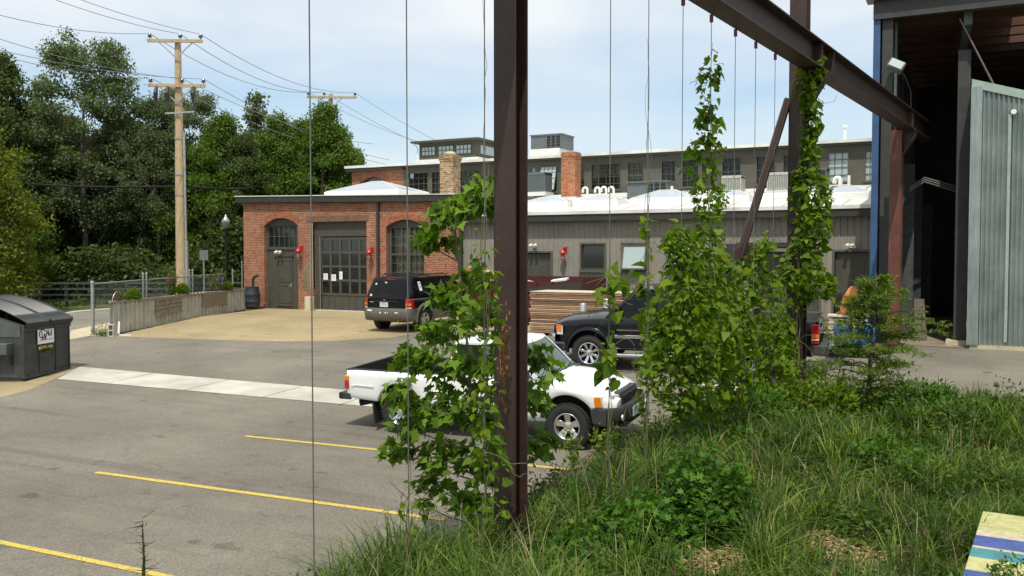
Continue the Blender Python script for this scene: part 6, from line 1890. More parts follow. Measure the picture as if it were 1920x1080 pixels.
def wheel(t, x, y, r, w, rim_r, spokes, side, rim_mat='alloy', dish=0.03, sp_w=0.07):
    """side = +1 when the outer face looks to +y"""
    prof = [(rim_r, -w * 0.42), (rim_r + 0.02, -w * 0.48), (r - 0.05, -w * 0.5), (r - 0.012, -w * 0.42), (r, -w * 0.30), (r, w * 0.30), (r - 0.012, w * 0.42), (r - 0.05, w * 0.5), (rim_r + 0.02, w * 0.48), (rim_r, w * 0.42)]
    ty = MB().lathe(prof, n=40, axis='Y')
    # shoulder blocks
    nb = 44
    for k in range(nb):
        a = 2 * math.pi * k / nb
        for s in (-1, 1):
            c = Vector((math.cos(a) * (r - 0.002), s * w * 0.40, math.sin(a) * (r - 0.002)))
            Mx = Matrix.Rotation(-a, 3, 'Y')
            ty.box(c, (0.016, w * 0.16, 2 * math.pi * r / nb * 0.55), M=Mx)
    o_ = ty.build('wheel', M['tyre'], t, smooth=40)
    o_.location = (x, y, r)
    rm = MB()
    yo = side * w * 0.44
    rm.lathe([(rim_r * 1.02, side * w * 0.47), (rim_r, side * w * 0.49), (rim_r * 0.93, side * w * 0.47), (rim_r * 0.90, side * w * 0.30), (rim_r * 0.88, -side * w * 0.4)], n=36, axis='Y')
    rm.lathe([(0.0, yo - side * (dish - 0.015)), (0.055, yo - side * (dish - 0.012)), (0.075, yo - side * dish), (0.085, yo - side * (dish + 0.03))], n=20, axis='Y')
    for k in range(spokes):
        a = 2 * math.pi * k / spokes + 0.35
        d = Vector((math.cos(a), 0, math.sin(a))); q = Vector((-math.sin(a), 0, math.cos(a)))
        y0, y1 = yo - side * dish, yo - side * 0.01
        w0, w1 = sp_w * 0.62, sp_w
        P = [d * 0.05 - q * w0 / 2 + Vector((0, y0, 0)), d * 0.05 + q * w0 / 2 + Vector((0, y0, 0)), d * rim_r * 0.95 + q * w1 / 2 + Vector((0, y1, 0)), d * rim_r * 0.95 - q * w1 / 2 + Vector((0, y1, 0))]
        rm.prism(P, Vector((0, -side * 0.035, 0)))
        rm.lathe([(0.011, 0), (0.011, side * 0.012), (0, side * 0.012)], Vector((0, yo - side * (dish - 0.002), 0)) + (d * 0.045 + q * 0.02), 'Y', 6)
    ro = rm.build('rim', M[rim_mat], o_, smooth=35, bevel=0.004)
    bd = MB().lathe([(0.0, -side * 0.02), (rim_r * 0.86, -side * 0.02), (rim_r * 0.86, -side * 0.05), (0, -side * 0.05)], n=24, axis='Y').build('brake_disc', M['under'], o_)
    return o_

def body_shell(t, name, mat, xs, zlow, zsh, ztop, hw, parent=None, roundf=0.06, topclose=True, frontcap=True, rearcap=True):
    rows = []
    for x in xs:
        zl, zs, zt, h = zlow(x), zsh(x), ztop(x), hw(x)
        half = [(h - 0.10, zl + 0.0), (h - 0.025, zl + 0.005)]
        for f in (0.06, 0.2, 0.35, 0.5, 0.65, 0.8, 0.9):
            b = 0.018 * math.sin(math.pi * f)           # a little belly in the flank
            half.append((h - 0.012 + b, zl + (zs - 0.03 - zl) * f))
        half += [(h - 0.018, zs - 0.035), (h - 0.035, zs - 0.012), (h - 0.07, zs)]
        if topclose: half += [(h * 0.80, zs + (zt - zs) * 0.45), (h * 0.55, zs + (zt - zs) * 0.85), (h * 0.28, zt - (zt - zs) * 0.03), (0, zt)]
        row = [(x, -y, z) for y, z in half]
        if topclose: row += [(x, y, z) for y, z in reversed(half[:-1])]
        rows.append(row)
    mb = MB().grid(rows)
    if topclose:
        if rearcap: n0 = len(mb.v); mb.add(rows[0], [tuple(range(len(rows[0])))])
        if frontcap: mb.add(rows[-1], [tuple(range(len(rows[-1])))])
    else:
        MB().grid([[(p[0], -p[1], p[2]) for p in r] for r in rows]).build(name, mat, parent or t, smooth=38)
    o_ = mb.build(name, mat, parent or t, smooth=38)
    return o_
def arches(z0, ars):
    """lower edge with wheel arches; ars = [(xc, radius, zc)]"""
    def f(x):
        z = z0(x) if callable(z0) else z0
        for xc, r, zc in ars:
            if abs(x - xc) < r: z = max(z, zc + math.sqrt(r * r - (x - xc) ** 2))
        return z
    return f
def xsamples(a, b, ars, step=0.10):
    xs = list(np.arange(a, b, step)) + [b]
    for xc, r, zc in ars:
        xs = [x for x in xs if abs(x - xc) > r + 0.02]
        xs += [xc + r * math.cos(an) for an in np.linspace(0.02, math.pi - 0.02, 25)] + [xc - r - 0.012, xc + r + 0.012]
    return sorted(x for x in xs if a <= x <= b)
def interp(pts):
    X = [p[0] for p in pts]; Y = [p[1] for p in pts]
    return lambda x: float(np.interp(x, X, Y))
def fender_lip(t, mat, ars, hw, width=0.07, out=0.035, name='fender_flare'):
    for xc, r, zc in ars:
        for s in (-1, 1):
            rows = []
            for an in np.linspace(-0.15, math.pi + 0.15, 28):
                ca_, sa = math.cos(an), math.sin(an)
                rr = []
                for (dr, dy) in ((-0.015, -0.06), (-0.012, out), (width * 0.5, out), (width, 0.006), (width, -0.03)):
                    x = xc + (r + dr) * ca_; z = zc + (r + dr) * sa
                    rr.append((x, s * (hw(x) + dy), z))
                rows.append(rr)
            MB().grid(rows).build(name, mat, t, smooth=50)
def panel_poly(t, name, pts, mat, parent, thick=0.006):
    c = sum((Vector(p) for p in pts), Vector()) / len(pts)
    n = (Vector(pts[1]) - Vector(pts[0])).cross(Vector(pts[2]) - Vector(pts[0])).normalized()
    return MB().prism(pts, n * thick).build(name, mat, parent)

class Cab:
    """glasshouse: belt and roof outlines; makes roof, pillars, glass"""
    def __init__(s, belt, roof, hwb, hwr, zb, zr):
        # belt = (x_rear, x_front) at the belt, roof = (x_rear, x_front) at the roof
        s.b, s.r, s.hwb, s.hwr, s.zb, s.zr = belt, roof, hwb, hwr, zb, zr
    def side(s, u, v, sd, out=0.0):         # u 0 rear .. 1 front, v 0 belt .. 1 roof
        xb = s.b[0] + (s.b[1] - s.b[0]) * u; xr = s.r[0] + (s.r[1] - s.r[0]) * u
        x = xb + (xr - xb) * v; h = s.hwb + (s.hwr - s.hwb) * v
        h += 0.02 * math.sin(math.pi * v)
        return Vector((x, sd * (h + out), s.zb + (s.zr - s.zb) * v))
    def sx(s, x, v, sd, out=0.0):
        xr0 = s.b[0] + (s.r[0] - s.b[0]) * v; xr1 = s.b[1] + (s.r[1] - s.b[1]) * v
        p = s.side((x - xr0) / (xr1 - xr0), v, sd, out)
        return p
    def end(s, w, v, front, out=0.0):       # w -1..1 across, v 0..1 up
        i = 1 if front else 0
        x = s.b[i] + (s.r[i] - s.b[i]) * v; h = s.hwb + (s.hwr - s.hwb) * v
        h += 0.02 * math.sin(math.pi * v)
        bow = (0.10 if front else 0.05) * (1 - w * w)
        sg = 1 if front else -1
        return Vector((x + sg * (bow + out), w * h, s.zb + (s.zr - s.zb) * v))
    def roof(s, t, mat, crown=0.05, thick=0.05):
        rows = []
        n = 9; m = 12
        for i in range(n + 1):
            f = i / n; r = []
            for j in range(m + 1):
                w = -1 + 2 * j / m
                bowf = 0.10 * (1 - w * w); bowr = 0.05 * (1 - w * w)
                x = (s.r[0] - bowr) * (1 - f) + (s.r[1] + bowf) * f
                e = (1 - abs(w) ** 3) * (1 - abs(2 * f - 1) ** 5)
                r.append((x, w * s.hwr, s.zr + crown * e))
            rows.append(r)
        # lower rim
        mb = MB().grid(rows)
        ring = rows[0][:] + [rr[-1] for rr in rows[1:]] + rows[-1][::-1][1:] + [rr[0] for rr in rows[::-1][1:-1]]
        low = [(p[0], p[1] * 1.0, p[2] - thick) for p in ring]
        k = len(ring)
        mb.add(ring + low, [(i, (i + 1) % k, k + (i + 1) % k, k + i) for i in range(k)])
        return mb.build('roof', mat, t, smooth=40)
    def pillar(s, t, name, mat, ub, ur, wid_b, wid_t, sd):
        """pillar from belt u=ub to roof u=ur (in x), widths along x"""
        rows = []
        for v in np.linspace(0, 1, 6):
            x = ub + (ur - ub) * v; w = wid_b + (wid_t - wid_b) * v
            a = s.sx(x - w / 2, v, sd, 0.0); b = s.sx(x + w / 2, v, sd, 0.0)
            a2 = a - Vector((0, sd * 0.05, 0)); b2 = b - Vector((0, sd * 0.05, 0))
            rows.append([a, b, b2, a2, a])
        return MB().grid(rows).build(name, mat, t, smooth=40)
    def side_glass(s, t, name, mat, xb0, xb1, xt0, xt1, v0, v1, sd, out=-0.012):
        rows = []
        for v in np.linspace(v0, v1, 5):
            f = (v - v0) / (v1 - v0)
            xa = xb0 + (xt0 - xb0) * f; xb = xb1 + (xt1 - xb1) * f
            rows.append([s.sx(x, v, sd, out) for x in np.linspace(xa, xb, 6)])
        return MB().grid(rows).build(name, mat, t, smooth=60)
    def end_glass(s, t, name, mat, front, v0=0.0, v1=1.0, w=1.0, out=0.0):
        rows = [[s.end(ww, v, front, out) for ww in np.linspace(-w, w, 13)] for v in np.linspace(v0, v1, 6)]
        return MB().grid(rows).build(name, mat, t, smooth=60)
def plate(t, x, y, z, nrm, label_rows, w=0.31, h=0.155, tint=(0.62, 0.66, 0.66), rz=0):
    """licence plate facing along nrm (+1 front, -1 rear), with blurred strokes for characters"""
    p = MB().span((x, y - w / 2, z - h / 2), (x + nrm * 0.008, y + w / 2, z + h / 2)).build('licence_plate', pm('plate_metal', tint, 0.4), t)
    ink = MB()
    cw = w / 8.5
    rr = random.Random(label_rows)
    for i in range(6):
        y0 = y - w * 0.38 + i * cw * 1.12
        for (a, b, c, d) in rr.sample([(0, 0, 0.6, 0.12), (0, 0.44, 0.6, 0.56), (0, 0.88, 0.6, 1.0), (0, 0, 0.14, 1.0), (0.46, 0, 0.6, 1.0)], 3):
            ink.span((x + nrm * 0.009, y0 + a * cw, z - h * 0.28 + b * h * 0.5), (x + nrm * 0.0105, y0 + c * cw, z - h * 0.28 + d * h * 0.5))
    ink.span((x + nrm * 0.009, y - w * 0.25, z + h * 0.30), (x + nrm * 0.0105, y + w * 0.25, z + h * 0.38))
    sub(ink.build('writing', pm('plate_blue', (0.06, 0.12, 0.22), 0.5), t), p)
    return p

def put_vehicle(t, front_px, rear_px, wb, track_y, rw):
    """stand the vehicle on the contact points of its two wheels on the side seen (photo pixels)"""
    A = G(*front_px); B = G(*rear_px)
    d = A - B
    yaw = math.atan2(d.y, d.x)
    sc_ = math.hypot(d.x, d.y) / wb
    return A, B, yaw, sc_

# ---------------------------------------------------------------- white compact pickup
def white_pickup():
    t = empty('pickup_truck', (0, 0, 0), 0, 'white compact pickup truck with an empty open bed parked behind the maple sapling', 'pickup truck')
    W = 0.86; wb = 3.10; r = 0.37
    ars = [(0.0, 0.47, 0.40), (wb, 0.47, 0.40)]
    hw_ = interp([(-1.12, 0.80), (-0.9, 0.845), (0.5, W), (2.6, W), (3.3, 0.84), (3.6, 0.80), (3.80, 0.72), (3.86, 0.66)])
    zsh = interp([(-1.2, 1.06), (0.9, 1.07), (2.4, 1.075), (3.0, 1.03), (3.45, 0.95), (3.7, 0.86), (3.86, 0.76)])
    ztop = interp([(0.9, 1.09), (2.45, 1.135), (3.0, 1.09), (3.4, 1.03), (3.62, 0.96), (3.76, 0.89), (3.86, 0.80)])
    zlow_ = arches(interp([(-1.2, 0.56), (0.6, 0.48), (2.5, 0.46), (3.86, 0.50)]), ars)
    wht = M['p_white']
    # front body from the cab back to the nose
    xs = xsamples(0.93, 3.86, ars)
    body_shell(t, 'body', wht, xs, zlow_, zsh, ztop, hw_)
    # bed sides, tailgate, liner
    xs = xsamples(-1.10, 0.90, ars)
    body_shell(t, 'bed_side', wht, xs, zlow_, lambda x: 1.06, lambda x: 1.06, hw_, topclose=False)
    inn = MB()
    z0, z1 = 0.62, 1.045
    for s in (-1, 1):
        inn.span((-1.08, s * 0.79, 1.052), (0.90, s * 0.70, 1.072))
        inn.span((-1.05, s * 0.70, z0), (0.88, s * 0.735, 1.052))
        inn.span((-0.42, s * 0.735, 0.62), (0.42, s * 0.50, 0.84))
    inn.span((-1.05, -0.70, z0 - 0.02), (0.88, 0.70, z0))
    inn.span((0.86, -0.74, z0), (0.90, 0.74, 1.07)).span((-1.09, -0.74, z0), (-1.05, 0.74, 1.068))
    inn.build('bed_liner', M['under'], t, bevel=0.006)
    MB().span((-1.14, -0.74, 0.60), (-1.095, 0.74, 1.055)).build('tailgate', wht, t, bevel=0.015, seg=2)
    MB().span((-1.13, -0.78, 1.048), (-1.08, 0.78, 1.062)).build('tailgate_cap', M['plastic'], t)
    # cab
    c = Cab((0.93, 2.62), (1.06, 2.08), 0.80, 0.665, 1.075, 1.62)
    c.roof(t, wht, 0.05)
    for s in (-1, 1):
        c.pillar(t, 'front_pillar', wht, 2.575, 2.05, 0.09, 0.07, s)
        c.pillar(t, 'door_pillar', wht, 1.62, 1.58, 0.08, 0.06, s)
        c.pillar(t, 'rear_pillar', wht, 1.00, 1.10, 0.14, 0.10, s)
        c.side_glass(t, 'door_glass', M['glass_clear'], 1.65, 2.54, 1.60, 2.03, 0.03, 0.93, s)
        c.side_glass(t, 'rear_side_glass', M['glass_car'], 1.06, 1.59, 1.14, 1.56, 0.05, 0.93, s)
        # door seams and handle
        sm_ = MB()
        for x in (1.62, 2.52): sm_.span((x - 0.004, s * (W - 0.03), 0.50), (x + 0.004, s * (W + 0.009), 1.04))
        sm_.build('door_seam', M['under'], t)
        MB().span((1.68, s * (W + 0.0), 0.92), (1.82, s * (W + 0.03), 0.955)).build('door_handle', M['plastic'], t, bevel=0.01)
        m_ = MB().box((2.42, s * 0.97, 1.16), (0.13, 0.22, 0.16)); m_.bar((2.42, s * 0.82, 1.10), (2.42, s * 0.9, 1.14), 0.05, 0.04)
        m_.build('mirror', M['plastic'], t, bevel=0.03, seg=2)
        # flank crease
        MB().bar((-0.98, s * (0.86), 0.80), (-0.50, s * 0.872, 0.80), 0.012, 0.012).build('body_crease', wht, t, bevel=0.003)
        MB().bar((0.55, s * 0.867, 0.78), (2.5, s * 0.868, 0.78), 0.016, 0.03).build('side_moulding', wht, t, bevel=0.005)
        tl = MB().span((-1.135, s * 0.735, 0.72), (-1.04, s * 0.835, 0.86)).build('tail_light', M['lamp_red'], t, bevel=0.012, seg=2)
        sub(MB().span((-1.138, s * 0.737, 0.865), (-1.04, s * 0.836, 0.95)).build('turn_signal', M['lamp_amber'], t, bevel=0.01, seg=2), tl)
        MB().prism([(-0.56, s * 0.84, 0.50), (-0.53, s * 0.84, 0.50), (-0.50, s * 0.84, 0.14), (-0.53, s * 0.84, 0.14)], (0, -s * 0.25, 0)).build('mud_flap', M['black'], t)
        # headlight wrapping the corner
        hl = MB()
        P = [(3.845, s * 0.44, 0.70), (3.665, s * 0.79, 0.705), (3.56, s * 0.825, 0.72), (3.54, s * 0.825, 0.86), (3.63, s * 0.79, 0.868), (3.825, s * 0.44, 0.86)]
        q = [Vector(p) for p in P]
        hl.add([q[0], q[1], q[4], q[5], q[1] - Vector((0.1, 0, 0)), q[4] - Vector((0.1, 0, 0)), q[0] - Vector((0.12, 0, 0)), q[5] - Vector((0.12, 0, 0))], [(0, 1, 2, 3), (1, 4, 5, 2), (0, 3, 7, 6), (3, 2, 5, 7), (0, 6, 4, 1)])
        h_o = hl.build('headlight', M['lamp_clear'], t, bevel=0.01)
        h_o.location = (0.012, 0, 0)
        ta = MB().add([q[1], q[2], q[3], q[4], q[1] - Vector((0.1, 0, 0)), q[2] - Vector((0, s * 0.06, 0)), q[3] - Vector((0, s * 0.06, 0)), q[4] - Vector((0.1, 0, 0))], [(0, 1, 2, 3), (0, 4, 5, 1), (3, 2, 6, 7)])
        ta_o = sub(ta.build('turn_signal', M['lamp_amber'], t), h_o); ta_o.location = (0.0, s * 0.018, 0)
        MB().lathe([(0.0, 0.09), (0.05, 0.088), (0.085, 0.04), (0.09, 0.0)], (3.70, s * 0.58, 0.785), 'X', 16).build('reflector', M['chrome'], h_o, smooth=60)
        # exhaust side bits
    MB().cyl((-1.05, 0.55, 0.40), (-0.75, 0.50, 0.44), 0.035, 10).build('tailpipe', M['plastic'], t)
    MB().cyl((-0.95, -0.62, 0.42), (-0.62, -0.60, 0.50), 0.045, 10).build('spring_shackle', M['under'], t)
    c.end_glass(t, 'windscreen', M['glass_clear'], True, 0.02, 0.96, 0.955, -0.004)
    c.end_glass(t, 'rear_window', M['glass_car'], False, 0.10, 0.90, 0.84, 0.0)
    rp = MB()
    for (v0, v1, w0, w1) in ((0, 0.10, -1, 1), (0.90, 1.0, -1, 1), (0.10, 0.90, -1, -0.84), (0.10, 0.90, 0.84, 1)):
        rp.grid([[c.end(w, v, False, -0.003) for w in np.linspace(w0, w1, 5)] for v in (v0, v1)])
    rp.build('rear_wall', wht, t)
    hd = MB().grid([[c.end(w, v, True, 0.004) for w in np.linspace(-0.97, 0.97, 13)] for v in (0.93, 1.0)])
    hd.build('windscreen_header', wht, t, smooth=60)
    cw = MB().grid([[c.end(w, 0.0, True, 0.0) + Vector((dx, 0, dz)) for w in np.linspace(-0.97, 0.97, 13)] for dx, dz in ((-0.03, 0.05), (0.03, 0.02), (0.10, 0.022))])
    cw.build('cowl', M['plastic'], t, smooth=60)
    wp = MB()
    for y0 in (-0.35, 0.35):
        a = c.end(y0 / 0.8 - 0.35, 0.06, True, 0.03); b = c.end(y0 / 0.8 + 0.45, 0.14, True, 0.03)
        wp.tube([a, b], 0.010, 5).tube([a, c.end(y0 / 0.8, -0.04, True, 0.05)], 0.010, 5)
    wp.build('wipers', M['black'], t)
    # cabin
    db = MB().span((2.05, -0.74, 0.85), (2.52, 0.74, 1.10)).build('dashboard', M['seat'], t, bevel=0.04, seg=2)
    for s in (-1, 1):
        st = MB().span((1.25, s * 0.15, 0.8), (1.75, s * 0.62, 0.95)).span((1.22, s * 0.15, 0.85), (1.36, s * 0.62, 1.30)).span((1.22, s * 0.27, 1.30), (1.30, s * 0.50, 1.48))
        st.build('seat', M['seat'], t, bevel=0.04, seg=2)
    sw = MB(); cx, cy, cz = 1.98, 0.38, 1.13
    ring = []
    for a in np.linspace(0, 2 * math.pi, 21):
        ring.append(Vector((cx + 0.07 * math.sin(a), cy + 0.18 * math.cos(a), cz + 0.17 * math.sin(a))))
    sw.tube(ring, 0.014, 6); sw.tube([Vector((cx, cy - 0.17, cz)), Vector((cx + 0.03, cy, cz - 0.03)), Vector((cx, cy + 0.17, cz))], 0.014, 6); sw.tube([Vector((cx, cy, cz)), Vector((cx + 0.2, cy, cz - 0.15))], 0.03, 6)
    sw.build('steering_wheel', M['black'], t)
    # nose
    gr = MB().add([(3.885, -0.44, 0.70), (3.885, 0.44, 0.70), (3.84, 0.44, 0.885), (3.84, -0.44, 0.885), (3.7, -0.44, 0.70), (3.7, 0.44, 0.70), (3.7, 0.44, 0.89), (3.7, -0.44, 0.89)], [(0, 1, 2, 3), (4, 7, 6, 5), (0, 4, 5, 1), (3, 2, 6, 7), (0, 3, 7, 4), (1, 5, 6, 2)])
    g_o = gr.build('grille', M['plastic'], t, bevel=0.02, seg=2)
    sl = MB()
    for z in (0.74, 0.785, 0.83): sl.span((3.87, -0.40, z), (3.90, 0.40, z + 0.012))
    sub(sl.build('grille_bars', M['black'], t), g_o)
    bp = MB(); rows = []
    for y in np.linspace(-0.86, 0.86, 21):
        e = abs(y / 0.86) ** 4; xo = 4.00 - 0.09 * (y / 0.86) ** 2 - 0.30 * e * e
        rows.append([(xo - 0.16, y, 0.70), (xo - 0.02, y, 0.69), (xo, y, 0.66), (xo, y, 0.52), (xo - 0.03, y, 0.44), (xo - 0.10, y, 0.40), (xo - 0.2, y, 0.40)])
    bp.grid(rows)
    M['bump'] = pm('grey_bumper', (0.040, 0.042, 0.044), 0.42, var=0.12)
    bo = bp.build('front_bumper', M['bump'], t, smooth=40)
    for s in (-1, 1): sub(MB().prism([(3.75, s * 0.845, 0.68), (3.50, s * 0.875, 0.68), (3.54, s * 0.875, 0.46), (3.75, s * 0.845, 0.42)], (0, -s * 0.05, 0)).build('bumper_end', M['bump'], t), bo)
    MB().span((3.80, -0.6, 0.38), (3.965, 0.6, 0.43)).build('air_dam', M['black'], t)
    plate(t, 4.003, -0.12, 0.56, 1, 'a')
    for s in (-1, 1): MB().lathe([(0.05, 0), (0.045, 0.02), (0, 0.025)], (3.94, s * 0.62, 0.53), 'X', 14).build('fog_light', M['lamp_clear'], t, smooth=40)
    rb = MB().span((-1.28, -0.82, 0.52), (-1.13, 0.82, 0.64)).span((-1.28, -0.82, 0.52), (-1.02, -0.78, 0.64)).span((-1.28, 0.78, 0.52), (-1.02, 0.82, 0.64))
    rb.build('rear_bumper', M['plastic'], t, bevel=0.025, seg=2)
    MB().span((-1.0, -0.60, 0.42), (3.7, 0.60, 0.62)).span((-0.42, -0.62, 0.5), (0.42, 0.62, 0.80)).span((2.66, -0.62, 0.5), (3.54, 0.62, 0.86)).build('underbody', M['under'], t)
    for s in (-1, 1):
        wheel(t, 0.0, s * 0.74, r, 0.24, 0.215, 5, s, dish=0.05, sp_w=0.12)
        wheel(t, wb, s * 0.74, r, 0.24, 0.215, 5, s, dish=0.05, sp_w=0.12)
    an = MB().tube([(2.55, -0.77, 1.06), (2.50, -0.78, 1.75)], 0.004, 5); an.build('antenna', M['black'], t)
    return t
WP = white_pickup()
A, B, yaw, sc_ = put_vehicle(WP, (1066, 842), (753, 812), 3.10, 0.86, 0)
def stand(t, A, B, wb, yaw, side, hwid, sc, tilt=True):
    fx_, fy_ = math.cos(yaw), math.sin(yaw)
    lx_, ly_ = -fy_, fx_
    off = side * hwid * sc
    ox, oy = B.x - lx_ * off, B.y - ly_ * off
    zf = lambda x, y: g(y)
    t.scale = (sc, sc, sc)
    z0 = g(oy); zf_ = g(oy + fy_ * wb * sc)
    zl = g(oy + ly_ * 0.7 * sc); zr = g(oy - ly_ * 0.7 * sc)
    pitch = -math.atan2(zf_ - z0, wb * sc); roll = math.atan2(zl - zr, 1.4 * sc)
    t.location = (ox, oy, (zl + zr) / 2)
    t.rotation_euler = (roll, pitch, yaw)
stand(WP, A, B, 3.10, yaw, -1, 0.80, sc_)

# ---------------------------------------------------------------- black SUV seen from behind
def suv():
    t = empty('suv_car', (0, 0, 0), 0, 'black SUV with grey lower cladding parked facing the brick workshop', 'SUV')
    W = 0.88; wb = 2.62; r = 0.355
    pt = M['p_black']
    ars = [(0.0, 0.44, 0.37), (wb, 0.44, 0.37)]
    hw_ = interp([(-0.80, 0.80), (-0.6, 0.865), (0, W), (2.4, W), (3.1, 0.85), (3.4, 0.78), (3.52, 0.68)])
    zsh = interp([(-0.8, 1.04), (2.2, 1.02), (2.9, 0.96), (3.3, 0.88), (3.52, 0.78)])
    ztop = interp([(-0.8, 1.06), (2.0, 1.08), (2.6, 1.05), (3.1, 0.99), (3.52, 0.84)])
    zl = arches(lambda x: 0.62, ars)
    body_shell(t, 'body', pt, xsamples(-0.80, 3.52, ars), zl, zsh, ztop, hw_)
    # grey lower cladding: sills, arch flares, bumper
    zc = arches(lambda x: 0.34, ars)
    lc = MB()
    for s in (-1, 1):
        xs = xsamples(-0.75, 3.45, ars); rows = []
        for x in xs:
            a = zc(x); b = max(0.66, a + 0.001)
            rows.append([(x, s * (hw_(x) - 0.08), a), (x, s * (hw_(x) + 0.012), a), (x, s * (hw_(x) + 0.022), (a + b) / 2), (x, s * (hw_(x) + 0.008), b), (x, s * (hw_(x) - 0.03), b)])
        lc.grid(rows)
    lc.build('lower_cladding', M['clad_grey'], t, smooth=40)
    fender_lip(t, M['clad_grey'], ars, hw_, 0.075, 0.035)
    # rear bumper
    rows = []
    for y in np.linspace(-0.90, 0.90, 25):
        e = (y / 0.90) ** 2; xo = -0.90 + 0.05 * e + 0.14 * e ** 6
        rows.append([(-0.5, y, 0.72), (xo + 0.10, y, 0.735), (xo + 0.02, y, 0.73), (xo, y, 0.70), (xo - 0.015, y, 0.58), (xo, y, 0.46), (xo + 0.04, y, 0.38), (xo + 0.14, y, 0.33), (-0.5, y, 0.33)])
    bp = MB().grid(rows)
    for s in (-1, 1): bp.prism([(-0.80, s * 0.885, 0.73), (-0.40, s * 0.89, 0.73), (-0.44, s * 0.89, 0.40), (-0.74, s * 0.885, 0.36)], (0, -s * 0.04, 0))
    bo = bp.build('rear_bumper', M['clad_grey'], t, smooth=40)
    stk = []
    for (y, z, w, h) in ((0.60, 0.66, 0.16, 0.05), (0.18, 0.60, 0.055, 0.055), (-0.02, 0.60, 0.05, 0.05), (-0.10, 0.605, 0.03, 0.03), (-0.42, 0.61, 0.12, 0.03)):
        m_ = MB()
        if abs(w - h) < 0.01: m_.lathe([(w * 0.5, 0), (w * 0.5, -0.004), (0, -0.004)], (-0.902 + 0.05 * (y / .9) ** 2 - 0.012, y, z), 'X', 14)
        else: m_.span((-0.915 + 0.05 * (y / .9) ** 2 - 0.002, y - w / 2, z - h / 2), (-0.905 + 0.05 * (y / .9) ** 2, y + w / 2, z + h / 2))
        sub(m_.build('sticker', M['paper'], t), bo)
    # glasshouse
    c = Cab((-0.74, 2.55), (-0.48, 1.75), 0.815, 0.69, 1.045, 1.66)
    c.roof(t, pt, 0.055, 0.06)
    bk = M['p_black']
    for s in (-1, 1):
        c.pillar(t, 'rear_pillar', bk, -0.69, -0.43, 0.13, 0.11, s)
        c.pillar(t, 'door_pillar', bk, 0.52, 0.46, 0.13, 0.09, s)
        c.pillar(t, 'door_pillar', bk, 1.42, 1.30, 0.10, 0.08, s)
        c.pillar(t, 'front_pillar', bk, 2.48, 1.72, 0.09, 0.07, s)
        c.side_glass(t, 'cargo_glass', M['glass_car'], -0.63, 0.46, -0.38, 0.42, 0.04, 0.90, s)
        c.side_glass(t, 'rear_door_glass', M['glass_car'], 0.58, 1.38, 0.50, 1.27, 0.04, 0.90, s)
        c.side_glass(t, 'front_door_glass', M['glass_car'], 1.47, 2.42, 1.34, 1.69, 0.04, 0.90, s)
        # roof rail
        MB().tube([c.side(0.14, 1.0, s, -0.06) + Vector((0, 0, 0.02)), c.side(0.18, 1.0, s, -0.06) + Vector((0, 0, 0.085)), c.side(0.85, 1.0, s, -0.06) + Vector((0, 0, 0.085)), c.side(0.93, 1.0, s, -0.06) + Vector((0, 0, 0.02))], 0.018, 7).build('roof_rail', M['black'], t, smooth=40)
        seam = MB()
        for x in (0.50, 1.42, 2.42): seam.span((x - 0.004, s * (W - 0.03), 0.64), (x + 0.004, s * (W + 0.008), 1.0))
        seam.build('door_seam', M['under'], t)
        for x in (0.68, 1.58): MB().span((x, s * (W + 0.0), 0.90), (x + 0.16, s * (W + 0.03), 0.935)).build('door_handle', M['black'], t, bevel=0.008)
        m_ = MB().box((2.28, s * 0.98, 1.12), (0.12, 0.22, 0.16)).bar((2.3, s * 0.84, 1.06), (2.3, s * 0.92, 1.08), 0.05, 0.04); m_.build('mirror', bk, t, bevel=0.03, seg=2)
        # tail lights: tall, red over amber over clear
        y0, y1 = s * 0.715, s * 0.878
        tl = MB().add([(-0.825, y0, 0.72), (-0.825, y0, 1.03), (-0.60, y1, 1.03), (-0.60, y1, 0.72), (-0.81, s * 0.815, 0.72), (-0.81, s * 0.815, 1.03), (-0.74, y1, 0.72), (-0.74, y1, 1.03), (-0.6, y0, 0.72), (-0.6, y0, 1.03)],
                      [(0, 1, 5, 4), (4, 5, 7, 6), (6, 7, 2, 3), (1, 9, 2, 7, 5), (0, 4, 6, 3, 8)]).build('tail_light', M['lamp_red'], t, bevel=0.01)
        sub(MB().add([(-0.828, s * 0.73, 0.83), (-0.828, s * 0.73, 0.90), (-0.814, s * 0.812, 0.90), (-0.814, s * 0.812, 0.83), (-0.75, s * 0.879, 0.83), (-0.75, s * 0.879, 0.90)], [(0, 1, 2, 3), (3, 2, 5, 4)]).build('turn_signal', M['lamp_amber'], t), tl).location = (-0.004, s * 0.002, 0)
        sub(MB().add([(-0.828, s * 0.73, 0.735), (-0.828, s * 0.73, 0.775), (-0.814, s * 0.812, 0.775), (-0.814, s * 0.812, 0.735), (-0.75, s * 0.879, 0.735), (-0.75, s * 0.879, 0.775)], [(0, 1, 2, 3), (3, 2, 5, 4)]).build('reverse_light', M['lamp_clear'], t), tl).location = (-0.004, s * 0.002, 0)
    # cross bars of the rack
    MB().bar(c.end(0, 1, False) + Vector((0.45, -0.62, 0.085)), c.end(0, 1, False) + Vector((0.45, 0.62, 0.085)), 0.04, 0.03).build('rack_bar', M['black'], t)
    MB().bar(c.end(0, 1, False) + Vector((1.35, -0.62, 0.085)), c.end(0, 1, False) + Vector((1.35, 0.62, 0.085)), 0.04, 0.03).build('rack_bar', M['black'], t)
    c.end_glass(t, 'windscreen', M['glass_car'], True, 0.02, 0.95, 0.95, 0)
    rw_ = MB()
